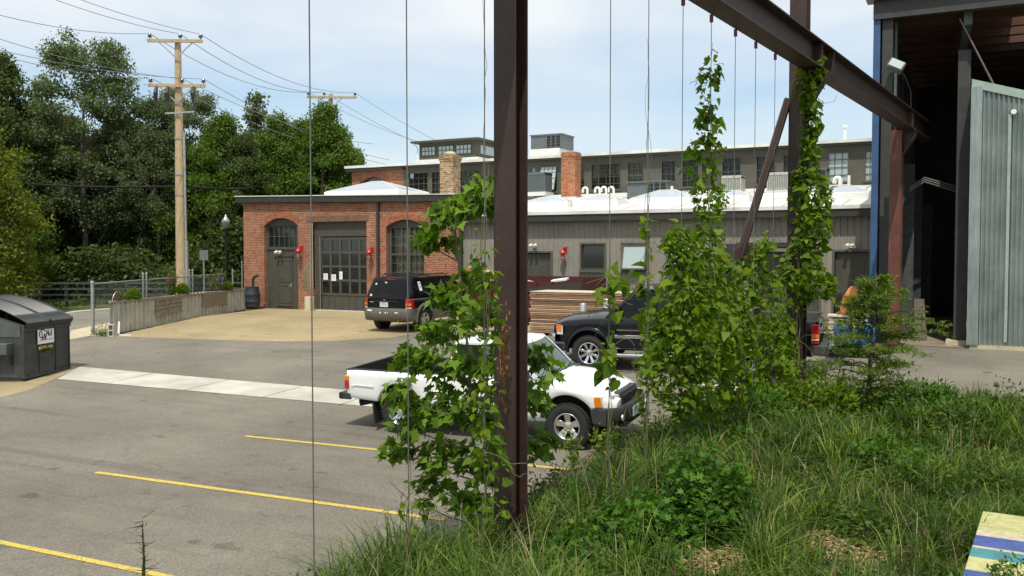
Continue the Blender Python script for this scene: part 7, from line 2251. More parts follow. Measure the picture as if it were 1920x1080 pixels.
    for (v0, v1, w0, w1) in ((0, 0.06, -1, 1), (0.88, 1.0, -1, 1), (0.06, 0.88, -1, -0.88), (0.06, 0.88, 0.88, 1)):
        rw_.grid([[c.end(w, v, False, 0.0) for w in np.linspace(w0, w1, 9)] for v in np.linspace(v0, v1, 3)])
    rw_.build('tailgate_frame', bk, t, smooth=40)
    rg = c.end_glass(t, 'rear_window', M['glass_car'], False, 0.06, 0.88, 0.90, 0.006)
    for (w, v, r_) in ((0.72, 0.68, 0.035), (0.80, 0.12, 0.045)):
        p = c.end(w, v, False, 0.012)
        sub(MB().lathe([(r_, 0), (r_, -0.003), (0, -0.003)], p, 'X', 14).build('sticker', M['paper'], t), rg)
    p = c.end(0.22, 0.76, False, 0.013)
    sub(MB().prism([p + Vector((0, 0.05, 0.02)), p + Vector((0, -0.05, 0.02)), p + Vector((0, 0, -0.04))], (-0.003, 0, 0)).build('sticker', M['paper'], t), rg)
    sub(MB().span(c.end(0.25, 0.93, False, 0.01) - Vector((0.0, 0.0, 0.012)), c.end(-0.25, 0.93, False, 0.02) + Vector((0, 0, 0.012))).build('high_brake_light', M['lamp_red'], t), rg)
    a = c.sx(-0.20, 0.72, -1, 0.004)
    pp2 = [c.sx(-0.20, 0.80, -1, 0.002), c.sx(-0.06, 0.80, -1, 0.002), c.sx(-0.02, 0.34, -1, 0.002), c.sx(-0.16, 0.34, -1, 0.002)]
    st = MB().prism(pp2, (0, -0.003, 0)).build('sticker', M['paper'], t)
    ink = MB()
    for f in (0.25, 0.6): 
        q0 = pp2[0].lerp(pp2[3], f).lerp(pp2[1].lerp(pp2[2], f), 0.25); ink.box(q0 + Vector((0.03, -0.006, 0)), (0.05, 0.003, 0.06))
    sub(ink.build('marks', M['bluep'], t), st)
    # tailgate details
    MB().span((-0.815, -0.68, 1.0), (-0.80, 0.68, 1.045)).build('tailgate_spoiler_lip', bk, t, bevel=0.006)
    MB().span((-0.830, -0.40, 0.93), (-0.80, 0.42, 0.96)).build('tailgate_grip', M['black'], t, bevel=0.006)
    MB().span((-0.812, -0.70, 0.742), (-0.80, 0.70, 0.75)).build('tailgate_seam', M['under'], t)
    plate(t, -0.812, 0.10, 0.85, -1, 'b')
    MB().lathe([(0.03, 0), (0.028, -0.008), (0, -0.008)], (-0.80, 0.06, 1.0), 'X', 16).build('badge', M['chrome'], t).scale = (1, 1.5, 1)
    MB().span((-0.806, 0.50, 0.905), (-0.802, 0.66, 0.93)).build('name_badge', M['alloy'], t)
    MB().tube([c.end(0.0, 0.12, False, 0.02), c.end(-0.45, 0.20, False, 0.02)], 0.008, 5).build('rear_wiper', M['black'], t)
    MB().span((-0.7, -0.60, 0.30), (3.3, 0.60, 0.60)).span((-0.40, -0.64, 0.4), (0.40, 0.64, 0.80)).span((2.22, -0.64, 0.4), (3.02, 0.64, 0.80)).build('underbody', M['under'], t)
    MB().cyl((-0.86, -0.45, 0.32), (-0.5, -0.45, 0.34), 0.03, 10).build('tailpipe', M['galv'], t)
    for s in (-1, 1):
        st = MB().span((0.55, s * 0.15, 0.6), (0.68, s * 0.62, 1.28)).span((1.45, s * 0.15, 0.6), (1.58, s * 0.60, 1.30)).span((1.47, s * 0.27, 1.30), (1.55, s * 0.50, 1.46))
        st.build('seat', M['seat'], t, bevel=0.03)
        hl = MB().span((3.40, s * 0.40, 0.72), (3.52, s * 0.76, 0.86)).build('headlight', M['lamp_clear'], t, bevel=0.02)
        wheel(t, 0.0, s * 0.76, r, 0.23, 0.21, 5, s, dish=0.03, sp_w=0.085)
        wheel(t, wb, s * 0.76, r, 0.23, 0.21, 5, s, dish=0.03, sp_w=0.085)
    MB().span((3.42, -0.38, 0.72), (3.535, 0.38, 0.86)).build('grille', M['black'], t, bevel=0.01)
    MB().span((3.35, -0.84, 0.36), (3.62, 0.84, 0.66)).build('front_bumper', M['clad_grey'], t, bevel=0.05, seg=2)
    MB().tube([(1.9, -0.5, 1.70), (1.75, -0.5, 2.0)], 0.006, 5).build('antenna', M['black'], t)
    return t
SU = suv()
A = G(796, 620); yaw = R_(90 - 1.5); SC = 1.03
stand(SU, None, A, 2.62, yaw, -1, 0.84, SC)

# ---------------------------------------------------------------- dark full size pickup
def big_pickup():
    t = empty('pickup_truck', (0, 0, 0), 0, 'dark navy full size pickup truck with chrome wheels behind the vines', 'pickup truck')
    W = 0.98; wb = 3.65; r = 0.40
    pt = M['p_navy']
    ars = [(0.0, 0.50, 0.43), (wb, 0.50, 0.43)]
    hw_ = interp([(-1.20, 0.95), (-1.0, 0.975), (0.5, W), (3.2, W), (4.0, 0.965), (4.35, 0.90), (4.52, 0.80)])
    zsh = interp([(-1.3, 1.20), (1.2, 1.20), (3.1, 1.20), (3.7, 1.17), (4.2, 1.12), (4.52, 1.02)])
    ztop = interp([(1.2, 1.23), (3.0, 1.30), (3.5, 1.28), (4.1, 1.21), (4.4, 1.15), (4.52, 1.08)])
    zlow_ = arches(interp([(-1.3, 0.62), (0.8, 0.52), (3.0, 0.50), (4.5, 0.56)]), ars)
    body_shell(t, 'body', pt, xsamples(1.02, 4.52, ars), zlow_, zsh, ztop, hw_)
    body_shell(t, 'bed_side', pt, xsamples(-1.18, 0.98, ars), zlow_, lambda x: 1.20, lambda x: 1.20, hw_, topclose=False)
    inn = MB()
    for s in (-1, 1):
        inn.span((-1.18, s * 0.91, 1.192), (0.98, s * 0.82, 1.215)); inn.span((-1.14, s * 0.82, 0.70), (0.96, s * 0.85, 1.192))
        inn.span((-0.5, s * 0.85, 0.7), (0.5, s * 0.58, 0.95))
    inn.span((-1.14, -0.82, 0.68), (0.96, 0.82, 0.70)).span((0.94, -0.86, 0.7), (0.98, 0.86, 1.21))
    inn.build('bed_liner', pm('grey_bed_liner', (0.06, 0.062, 0.065), 0.6), t, bevel=0.006)
    tg = MB().span((-1.24, -0.86, 0.66), (-1.17, 0.86, 1.215)).build('tailgate', pt, t, bevel=0.015, seg=2)
    sub(MB().span((-1.255, -0.12, 1.00), (-1.24, 0.12, 1.08)).build('tailgate_handle', M['black'], t, bevel=0.01), tg)
    c = Cab((1.05, 3.28), (1.28, 2.60), 0.90, 0.76, 1.205, 1.83)
    c.roof(t, pt, 0.06, 0.06)
    for s in (-1, 1):
        c.pillar(t, 'front_pillar', pt, 3.22, 2.57, 0.10, 0.08, s)
        c.pillar(t, 'door_pillar', pt, 2.02, 1.98, 0.11, 0.08, s)
        c.pillar(t, 'rear_pillar', pt, 1.14, 1.34, 0.18, 0.12, s)
        c.side_glass(t, 'door_glass', M['glass_car'], 2.08, 3.16, 2.03, 2.54, 0.03, 0.92, s)
        c.side_glass(t, 'rear_door_glass', M['glass_car'], 1.24, 1.96, 1.41, 1.93, 0.03, 0.92, s)
        seam = MB()
        for x in (1.15, 2.02, 3.14): seam.span((x - 0.004, s * (W - 0.03), 0.56), (x + 0.004, s * (W + 0.009), 1.17))
        seam.build('door_seam', M['under'], t)
        MB().span((2.10, s * W, 1.05), (2.27, s * (W + 0.035), 1.085)).build('door_handle', M['black'], t, bevel=0.01)
        m_ = MB().box((3.02, s * 1.14, 1.34), (0.14, 0.26, 0.24)).bar((3.05, s * 0.92, 1.24), (3.03, s * 1.04, 1.30), 0.07, 0.06); m_.build('mirror', M['black'], t, bevel=0.04, seg=2)
        MB().bar((1.2, s * (W + 0.014), 0.80), (3.05, s * (W + 0.014), 0.80), 0.025, 0.075).build('side_moulding', M['chrome'], t, bevel=0.008)
        MB().span((2.35, s * (W + 0.006), 0.93), (3.0, s * (W + 0.010), 0.96)).build('badge', pm('bronze_badge', (0.25, 0.17, 0.12), 0.4, 0.5), t)
        MB().tube([(0.75, s * 1.04, 0.42), (1.0, s * 1.06, 0.40), (2.95, s * 1.06, 0.40), (3.1, s * 1.03, 0.44)], 0.045, 10).build('step_bar', M['chrome'], t, smooth=50)
        tl = MB().span((-1.245, s * 0.865, 0.76), (-1.10, s * 0.985, 1.16)).build('tail_light', M['lamp_red'], t, bevel=0.015, seg=2)
        sub(MB().span((-1.248, s * 0.867, 0.88), (-1.10, s * 0.988, 0.97)).build('turn_signal', M['lamp_amber'], t, bevel=0.012), tl)
        sub(MB().span((-1.249, s * 0.868, 0.83), (-1.10, s * 0.989, 0.875)).build('reverse_light', M['lamp_clear'], t, bevel=0.01), tl)
        hl = MB().add([(4.50, s * 0.50, 0.80), (4.50, s * 0.50, 1.00), (4.38, s * 0.90, 1.00), (4.38, s * 0.90, 0.80), (4.22, s * 0.952, 0.80), (4.22, s * 0.952, 1.00), (4.2, s * 0.5, 0.8), (4.2, s * 0.5, 1.0)], [(0, 1, 2, 3), (3, 2, 5, 4), (1, 7, 5, 2), (0, 3, 4, 6)]).build('headlight', M['lamp_clear'], t)
        hl.location = (0.03, s * 0.02, 0)
        sub(MB().add([(4.385, s * 0.90, 0.88), (4.385, s * 0.90, 1.03), (4.26, s * 0.94, 1.03), (4.26, s * 0.94, 0.88)], [(0, 1, 2, 3)]).build('turn_signal', M['lamp_amber'], t, solid=0.02), hl)
    fender_lip(t, pt, ars, hw_, 0.06, 0.03)
    c.end_glass(t, 'windscreen', M['glass_car'], True, 0.02, 0.95, 0.95, 0)
    c.end_glass(t, 'rear_window', M['glass_car'], False, 0.05, 0.95, 0.95, 0)
    rows = []
    for y in np.linspace(-0.98, 0.98, 19):
        e = (y / 0.98) ** 2; xo = 4.72 - 0.06 * e - 0.22 * e ** 5
        rows.append([(xo - 0.2, y, 0.82), (xo - 0.02, y, 0.82), (xo, y, 0.79), (xo, y, 0.64), (xo - 0.03, y, 0.60), (xo - 0.2, y, 0.60)])
    MB().grid(rows).build('front_bumper', M['chrome'], t, smooth=40)
    MB().span((4.2, -0.93, 0.42), (4.60, 0.93, 0.64)).build('air_dam', M['plastic'], t, bevel=0.05, seg=2)
    MB().span((4.35, -0.50, 0.80), (4.56, 0.50, 1.06)).build('grille', M['black'], t, bevel=0.02)
    rb = MB().span((-1.42, -0.95, 0.52), (-1.24, 0.95, 0.74)).span((-1.42, 0.90, 0.52), (-1.08, 0.97, 0.74)).span((-1.42, -0.97, 0.52), (-1.08, -0.90, 0.74))
    rb.build('rear_bumper', M['plastic'], t, bevel=0.03, seg=2)
    for s in (-1, 1): MB().span((-1.43, s * 0.60, 0.57), (-1.419, s * 0.88, 0.69)).build('bumper_corner', M['chrome'], t, bevel=0.01)
    plate(t, -1.425, 0.0, 0.63, -1, 'c')
    MB().span((-1.1, -0.7, 0.45), (4.2, 0.7, 0.70)).span((-0.45, -0.72, 0.5), (0.45, 0.72, 0.9)).span((3.2, -0.72, 0.5), (4.1, 0.72, 1.0)).build('underbody', M['under'], t)
    for s in (-1, 1):
        MB().span((1.7, s * 0.15, 0.8), (1.85, s * 0.70, 1.50)).span((2.1, s * 0.15, 0.8), (2.22, s * 0.70, 1.45)).build('seat', M['seat'], t, bevel=0.04)
        wheel(t, 0.0, s * 0.86, r, 0.26, 0.24, 8, s, 'chrome', dish=0.05, sp_w=0.07)
        wheel(t, wb, s * 0.86, r, 0.26, 0.24, 8, s, 'chrome', dish=0.05, sp_w=0.07)
    return t
BP = big_pickup()
A, B, yaw, sc_ = put_vehicle(BP, (1105, 695), (1418, 709), 3.65, 0, 0)
stand(BP, A, B, 3.65, yaw, 1, 0.94, sc_)
# ================================================================ planting close to the camera
def depth_of(q): return Vector((q[0], q[1], 0)).dot(FWH)
def pxz(py, d): return CAMZ + (474 - py) / F * d
def vine(name, label, q, zb, prof, n, leaf, seed, shape='heart', mat='leaf_vine', stem_top=None, stem_r=0.010, nstem=3, cat='vine', off=(0, 0), tend=0, shift=None, group='climbing vines'):
    """leaves wound about an upright support; prof = (height in photo rows, half width in photo pixels[, sideways px])"""
    d = depth_of(q); rs = np.random.RandomState(seed)
    t = empty(name, (q[0], q[1], zb), 0, label, cat, group)
    zz_ = np.array([pxz(p[0], d) - zb for p in prof][::-1]); rr = np.array([p[1] * d / F for p in prof][::-1])
    sh = np.array([(p[2] if len(p) > 2 else 0) * d / F for p in prof][::-1])
    zi = np.linspace(max(0.02, zz_[0]), zz_[-1], 200); w = np.interp(zi, zz_, rr) ** 1.45 + 0.004
    z = rs.choice(zi, n, p=w / w.sum()) + rs.normal(0, 0.03, n)
    # uneven density: leaves gather in clumps
    nc = max(6, n // 16); cz = rs.choice(zi, nc, p=w / w.sum()); ca_ = rs.uniform(0, 6.28, nc); cr_ = np.sqrt(rs.uniform(0, 1, nc))
    k = rs.randint(0, nc, n); clump = rs.uniform(0, 1, n) < 0.6
    R0 = np.interp(z, zz_, rr)
    a = rs.uniform(0, 6.28, n); ra = np.sqrt(rs.uniform(0.1, 1.1, n))
    z = np.where(clump, cz[k] + rs.normal(0, 0.07, n), z); R0 = np.interp(z, zz_, rr)
    a = np.where(clump, ca_[k] + rs.normal(0, 0.3, n), a); ra = np.where(clump, cr_[k] + rs.normal(0, 0.15, n), ra)
    s_ = np.interp(z, zz_, sh)
    P = np.stack([R0 * ra * np.cos(a) + s_ * RT.x + off[0], R0 * ra * np.sin(a) + s_ * RT.y + off[1], z], 1)
    outw = np.stack([np.cos(a), np.sin(a), np.zeros(n)], 1)
    Nn = unit(outw * 0.45 + rs.normal(0, 0.55, (n, 3)) + [0, 0, 0.9])
    Tp = unit(outw * 0.8 + rs.normal(0, 0.65, (n, 3)) + [0, 0, -0.35])
    leaf_mesh('foliage', P, leaf * np.exp(rs.normal(-0.12, 0.34, n)), shape, Nn, Tp, M[mat], t, seed, 0.35)
    st = MB(); top = (pxz(stem_top, d) - zb) if stem_top else zz_[-1]
    for j in range(nstem):
        ph = rs.uniform(0, 6.28); rad = 0.014 + 0.012 * j; L2 = top * (1.0 if j == 0 else rs.uniform(0.5, 0.98)); m = int(L2 / 0.12) + 4
        st.tube([Vector((off[0] + rad * math.cos(ph + i * 0.55) + rs.normal(0, 0.005), off[1] + rad * math.sin(ph + i * 0.55), L2 * i / m)) for i in range(m + 1)], [stem_r * (1 - 0.75 * i / m) for i in range(m + 1)], 5)
    for j in range(tend):
        i = rs.randint(0, n); p = Vector(P[i]); dr = Vector((rs.normal(), rs.normal(), rs.uniform(-0.2, 0.8))).normalized(); q_ = [p]
        for s2 in range(7):
            dr = (dr + Vector(rs.normal(0, 0.35, 3)) + Vector((0, 0, -0.08))).normalized(); p = p + dr * 0.06; q_.append(p)
        st.tube(q_, 0.003, 4)
    st.build('stems', M['bark'] if mat != 'leaf_vine' else M['vstem'], t)
    return t
M['vstem'] = pm('green_brown_stem', (0.12, 0.12, 0.045), 0.8, var=0.3)
def cq(px): q, zb, zt = CAB[px]; return (q.x, q.y), zb
q, zb = cq(1325)
vine('climbing_vine', 'tallest leafy vine climbing its cable up past the beam', q, zb, [(84, 4), (106, 8), (122, 17), (150, 21, -8), (185, 18, -6), (205, 11), (225, 24), (255, 17), (275, 27, -10), (310, 31, -12), (340, 27, -8), (365, 29, 4), (395, 24), (425, 30, -4), (455, 36, -12), (490, 46, -14), (560, 58), (640, 62), (710, 52), (790, 26)], 2500, 0.084, 41, tend=34)
q, zb = cq(1272)
vine('climbing_vine', 'widest bushy vine mass in front of the dark pickup cab', q, zb, [(420, 12), (450, 26, -8), (480, 32), (520, 38), (560, 50), (610, 64), (680, 68, -4), (735, 46), (790, 20)], 2300, 0.084, 42, tend=16)
q, zb = cq(1370)
vine('climbing_vine', 'bushy vine below the foot of the diagonal brace', q, zb, [(490, 16), (525, 40), (570, 44), (640, 40), (700, 32), (780, 24)], 1300, 0.09, 43, tend=12)
q, zb = cq(1445)
vine('climbing_vine', 'shorter vine between the brace and the wrapped column, in front of the double doors', q, zb, [(446, 12, -20), (462, 24, -18), (490, 24, -28), (520, 26, -20), (548, 26, 0), (580, 34, 2), (640, 38, 8), (700, 42), (760, 38)], 1250, 0.084, 44, tend=12)
zc2 = bed_z(E2.x, E2.y)
vine('climbing_vine', 'dense vine wrapping the second rusty column up to the beam', (E2.x - 0.05, E2.y), zc2, [(118, 10, 28), (130, 17, 22), (155, 20, 16), (200, 18, 18), (240, 13, 22), (262, 16, 14), (290, 13, 20), (320, 20, 12), (350, 30, 20), (385, 36, 24), (420, 34, 24), (455, 30, 16), (485, 30, 2), (508, 42, 10), (530, 48, 14), (548, 34, 30), (566, 12, 0)], 2100, 0.105, 45, stem_top=130, off=(-FWH.x * 0.24, -FWH.y * 0.24), tend=14)
vine('climbing_vine', 'low tangle of vine at the foot of the second rusty column', (E2.x - 0.2, E2.y - 0.3), zc2 - 0.05, [(585, 22, -20), (620, 34, -10), (680, 42, -10), (740, 46, -8)], 650, 0.095, 46, tend=6)
q, zb = cq(1137)
vine('climbing_vine', 'sparse young vine with big leaves in front of the white hood', q, zb, [(505, 16, -14), (522, 20, 8), (550, 38, -20), (580, 26, -10), (610, 14), (660, 12), (700, 20, 0), (735, 20, 10)], 58, 0.135, 47, stem_top=470, nstem=2, stem_r=0.006, tend=14)
q, zb = cq(1208)
vine('climbing_vine', 'thin wiry vine with few leaves in front of the awning window', q, zb, [(395, 4), (460, 14), (490, 22, -8), (525, 20, -4), (556, 10, -6), (640, 16), (760, 24)], 90, 0.12, 48, stem_top=75, nstem=3, stem_r=0.006, tend=26)
q, zb = cq(902)
vine('climbing_vine', 'bright vine with small leaves on the cable just left of the big column', q, zb, [(470, 22), (520, 24), (600, 22), (680, 26), (760, 30), (850, 34), (940, 36), (1010, 30)], 430, 0.066, 49, stem_top=-20, nstem=3, stem_r=0.006, tend=5)
q, zb = cq(757)
vine('climbing_vine', 'dry braided vine stem at the foot of the second climbing cable', q, zb, [(900, 5), (1020, 20)], 14, 0.06, 50, stem_top=860, nstem=3, stem_r=0.010, tend=6)

# maple sapling
def sapling():
    base = GB(905, 1008); D = 9.45
    b0 = PD(900, 1000, D); x0, y0 = b0.x, b0.y; zb_ = bed_z(x0, y0)
    t = empty('maple_sapling', (x0, y0, zb_), 0, 'bushy young maple in front of the white pickup, left of the big column', 'tree')
    W = lambda px, py, dd=0.0: PD(px, py, D + dd) - Vector((x0, y0, zb_))
    rs = np.random.RandomState(61)
    tr = MB()
    path = [Vector((0, 0, -0.05)), W(893, 900), W(884, 780), W(878, 660), W(866, 560), W(858, 470), W(850, 400), W(862, 350)]
    tr.tube(path, [0.022, 0.020, 0.018, 0.015, 0.012, 0.010, 0.007, 0.004], 8)
    blobs = [(905, 350, 34, 30, 34), (880, 385, 50, 26, 62), (830, 405, 36, 26, 48), (805, 450, 34, 26, 46), (845, 455, 26, 16, 18), (930, 385, 22, 26, 22), (890, 520, 40, 20, 34), (850, 560, 46, 34, 66), (905, 590, 46, 36, 62), (828, 622, 52, 30, 74), (778, 672, 44, 34, 66), (856, 690, 62, 44, 112),
             (930, 680, 44, 50, 72), (1003, 668, 34, 30, 40), (1030, 700, 24, 26, 18), (752, 742, 34, 34, 46), (830, 765, 70, 44, 122), (915, 780, 56, 48, 92), (1000, 745, 30, 34, 44), (768, 800, 44, 26, 40), (752, 845, 40, 22, 46), (838, 855, 64, 36, 100), (925, 868, 48, 44, 72), (1008, 835, 38, 30, 48), (812, 905, 40, 24, 42), (880, 935, 46, 34, 60), (800, 948, 24, 16, 14), (930, 960, 40, 30, 34)]
    P = []; C = []
    for (px, py, rx, ry, n) in blobs:
        dd = rs.normal(0, 0.22); c = W(px, py, dd); C.append(c)
        # branch
        zt = max(0.2, c.z - 0.25 * abs(px - 880) / 180 - 0.12)
        k = 0
        for i in range(len(path) - 1):
            if path[i].z <= zt <= path[i + 1].z: k = i
        f = (zt - path[k].z) / max(0.01, path[k + 1].z - path[k].z); s0 = path[k].lerp(path[k + 1], min(max(f, 0), 1))
        mid = s0.lerp(c, 0.55) + Vector((0, 0, -0.04))
        tr.tube([s0, mid, c], [0.010, 0.007, 0.003], 5)
        for j in range(5):
            e_ = c + Vector((rs.normal(0, rx * 0.5 * D / F), rs.normal(0, rx * 0.5 * D / F), rs.normal(0, ry * 0.5 * D / F)))
            tr.tube([mid.lerp(c, rs.uniform(0.2, 1)), e_], [0.004, 0.002], 4)
        n = int(n * 1.5)
        u = unit(rs.normal(size=(n, 3))) * (rs.uniform(0, 1, (n, 1)) ** 0.45)
        P.append(np.array(c)[None] + u[:, :1] * np.array(RT)[None] * rx * D / F + u[:, 1:2] * np.array(FWH)[None] * (rx * 0.9 * D / F) + u[:, 2:] * np.array([0, 0, 1])[None] * ry * D / F)
    P = np.concatenate(P); n = len(P)
    outw = unit(P * [1, 1, 0] - np.array([0.0, 0, 0]) + rs.normal(0, 0.15, P.shape) * [1, 1, 0])
    Nn = unit(outw * 0.4 + rs.normal(0, 0.5, (n, 3)) + [0, 0, 0.95]); Tp = unit(outw * 0.8 + rs.normal(0, 0.6, (n, 3)) + [0, 0, -0.5])
    tr.build('trunk', M['bark'], t, smooth=50)
    leaf_mesh('crown', P, 0.112 * rs.uniform(0.6, 1.25, n), 'maple', Nn, Tp, M['leaf_maple'], t, 62, 0.4)
    return t
sapling()

# feathery young conifer
def larch():
    D = 14.6; b0 = PD(1629, 800, D); x0, y0 = b0.x, b0.y; zb_ = bed_z(x0, y0)
    t = empty('young_conifer', (x0, y0, zb_), 0, 'feathery light green young conifer in front of the blue drum', 'tree')
    W = lambda px, py: PD(px, py, D) - Vector((x0, y0, zb_))
    rs = np.random.RandomState(71); tr = MB()
    H = W(1640, 520).z
    path = [Vector((0, 0, -0.1)), W(1630, 740), W(1632, 660), W(1636, 590), W(1642, 522)]
    tr.tube(path, [0.055, 0.042, 0.03, 0.018, 0.005], 8)
    P = []; T = []
    prof = interp([(0.10, 0.70), (0.25, 1.05), (0.45, 1.18), (0.60, 0.98), (0.80, 0.60), (0.93, 0.30), (1.0, 0.12)])
    for j in range(74):
        f = 0.10 + 0.90 * (j + rs.uniform(-0.8, 0.8)) / 74; f = min(max(f, 0.1), 0.99)
        z = f * H; a = j * 2.4 + rs.normal(0, 0.5); Lb = prof(f) * rs.uniform(0.40, 1.12)
        c0 = Vector((path[-1].x * f, path[-1].y * f, z)); rise = rs.uniform(0.02, 0.40)
        dirv = Vector((math.cos(a), math.sin(a), rise)); pts = []
        for s in np.linspace(0, 1, 9): pts.append(c0 + dirv * Lb * s + Vector((0, 0, -rise * 0.75 * Lb * s * s)) + Vector(rs.normal(0, 0.015, 3)))
        tr.tube(pts, [0.011 * (1 - 0.8 * s) for s in np.linspace(0, 1, 9)], 4, caps=False)
        sparse = f < 0.26 or rs.uniform() < 0.12
        for i in range(2, 9):
            for k in range(2 if sparse else 5):
                p = pts[i - 1].lerp(pts[i], rs.uniform()); sd_ = rs.choice([-1, 1])
                tv = Vector((-math.sin(a) * sd_ + 0.7 * math.cos(a), math.cos(a) * sd_ + 0.7 * math.sin(a), rs.uniform(-0.3, 0.6))).normalized(); tl_ = rs.uniform(0.06, 0.20)
                tr.tube([p, p + tv * tl_], 0.003, 3, caps=False)
                for s in np.linspace(0.1, 1, 7):
                    P.append(tuple(p + tv * tl_ * s)); T.append(tuple(tv + Vector(rs.normal(0, 0.7, 3)) + Vector((0, 0, 0.15))))
    P = np.array(P); T = unit(np.array(T)); n = len(P)
    tr.build('trunk', M['bark_dark'], t, smooth=50)
    leaf_mesh('crown', P, rs.uniform(0.045, 0.08, n), 'narrow', unit(rs.normal(0, 0.6, (n, 3)) + [0, 0, 1]), T, M['leaf_larch'], t, 72)
larch()

# rounded shrubs in the bed
def dome_bush(px, py, D, rx, rz, n, leaf, shape, mat, label, seed, cat='shrub', flat=0.9, name='leafy_shrub'):
    c = PD(px, py, D); zb_ = bed_z(c.x, c.y); rs = np.random.RandomState(seed)
    t = empty(name, (c.x, c.y, zb_), 0, label, cat)
    st = MB(); tips = []
    for k in range(22):
        d_ = Vector(rs.normal(size=3)); d_.z = abs(d_.z) + 0.25; d_.normalize(); e_ = Vector((d_.x * rx * 0.85, d_.y * rx * 0.85, d_.z * rz * 0.9))
        st.tube([Vector((0, 0, -0.03)), e_ * 0.5 + Vector((0, 0, 0.04)), e_], [0.009, 0.007, 0.003], 4)
    st.build('stems', M['vstem'], t)
    nb = 46; B_ = unit(rs.normal(size=(nb, 3))); B_[:, 2] = np.abs(B_[:, 2]); B_ *= rs.uniform(0.45, 0.98, (nb, 1)); k = rs.randint(0, nb, n)
    U = B_[k] + rs.normal(0, 0.15, (n, 3)); U[:, 2] = np.abs(U[:, 2])
    P = U * [rx, rx, rz]
    Nn = unit(unit(U) * 0.6 + rs.normal(0, 0.4, (n, 3)) + [0, 0, 0.6]); Tp = unit(unit(U) * 0.8 + rs.normal(0, 0.5, (n, 3)) + [0, 0, -0.2])
    leaf_mesh('foliage', P, leaf * rs.uniform(0.6, 1.3, n), shape, Nn, Tp, M[mat], t, seed, 0.3)
dome_bush(1320, 965, 8.7, 0.50, 0.84, 3800, 0.085, 'cut', 'leaf_bush', 'dense round dark green bush with cut leaves near the bottom of the bed', 81)
dome_bush(1195, 1010, 8.2, 0.42, 0.46, 1700, 0.085, 'cut', 'leaf_bush', 'lower cut leaved clump left of the dense round bush', 82)
dome_bush(1085, 1060, 7.8, 0.40, 0.34, 1200, 0.08, 'cut', 'leaf_bush', 'small cut leaved clump at the bottom edge right of the big column', 83)
dome_bush(1530, 770, 14.3, 0.75, 0.75, 1900, 0.085, 'oval', 'leaf_vine', 'bright leafy shrub at the foot of the vine wrapped column', 84)
dome_bush(1440, 790, 13.6, 0.6, 0.6, 1200, 0.085, 'oval', 'leaf_bush', 'mid green leafy shrub below the shorter vine', 85)
dome_bush(1730, 820, 14.2, 0.70, 0.52, 1800, 0.08, 'oval', 'leaf_bush', 'leafy green shrub right of the young conifer trunk', 86)
dome_bush(1800, 850, 12.8, 0.6, 0.55, 1400, 0.08, 'oval', 'leaf_weed', 'leafy shrub in the right part of the bed below the zinc lean-to', 87)
dome_bush(1885, 810, 13.4, 0.60, 0.60, 1400, 0.07, 'oval', 'leaf_weed', 'dark leafy shrub at the right edge of the bed', 88)
dome_bush(1660, 900, 11.2, 0.5, 0.45, 1000, 0.08, 'cut', 'leaf_bush', 'cut leaved clump in the middle of the tall grass', 89)
dome_bush(1925, 1040, 6.4, 0.30, 0.62, 1500, 0.05, 'oval', 'leaf_weed', 'small leafy clump over the right edge of the mosaic bench', 90)
dome_bush(1330, 800, 12.6, 0.6, 0.5, 1000, 0.085, 'oval', 'leaf_bush', 'leafy shrub below the tallest vine', 92)
dome_bush(1620, 1015, 8.6, 0.35, 0.26, 600, 0.07, 'cut', 'leaf_weed', 'low leafy clump beside the right patch of straw', 93)
# spiky grass tussock high on the right
# young wild sprigs by the white pickup
def sprig(px, py, D, h, n, label, seed, mat='leaf_weed', nst=6, spread=0.16, leaf=0.05, dry=False):
    c = PD(px, py, D); zb_ = max(bed_z(c.x, c.y), g(c.y)); rs = np.random.RandomState(seed)
    t = empty('wild_sprig', (c.x, c.y, zb_), 0, label, 'weed', 'wild sprigs along the bed edge')
    st = MB(); P = []
    for k in range(nst):
        a = rs.uniform(0, 6.28); r = spread * rs.uniform(0.2, 1.2); hh = h * rs.uniform(0.6, 1.05)
        pts = [Vector((r * f ** 1.6 * math.cos(a), r * f ** 1.6 * math.sin(a), hh * f)) + Vector(rs.normal(0, 0.006, 3)) for f in np.linspace(0, 1, 7)]
        st.tube(pts, [0.005 * (1 - 0.6 * f) for f in np.linspace(0, 1, 7)], 4); P += [tuple(p) for p in pts[2:]]
    st.build('stems', M['bark'] if dry else M['vstem'], t)
    P = np.array(P)[rs.randint(0, len(P), n)] + rs.normal(0, 0.035, (n, 3))
    leaf_mesh('foliage', P, leaf * rs.uniform(0.6, 1.4, n), 'oval', rand_dirs(n, rs, 0.6), rand_dirs(n, rs, 0.2), M[mat], t, seed)
sprig(1078, 830, 12.9, 0.66, 340, 'pale small leaved sprig in front of the pickup front wheel', 101, 'leaf_larch')
sprig(1128, 860, 12.8, 0.62, 320, 'pale small leaved sprig below the pickup bumper', 102, 'leaf_larch')
sprig(1165, 850, 12.6, 0.5, 240, 'short sprig right of the pickup front wheel', 103)
sprig(1040, 850, 10.8, 0.5, 220, 'sprig between the big column and the pickup front wheel', 104)
sprig(1010, 900, 9.6, 0.5, 200, 'sprig on the asphalt edge just right of the big column', 105)
sprig(1215, 820, 13.0, 0.6, 300, 'leafy sprig hiding the right end of the pickup bumper', 106, 'leaf_vine')
sprig(1560, 760, 15.0, 0.5, 200, 'thin pale sprig left of the young conifer', 107, 'leaf_larch')
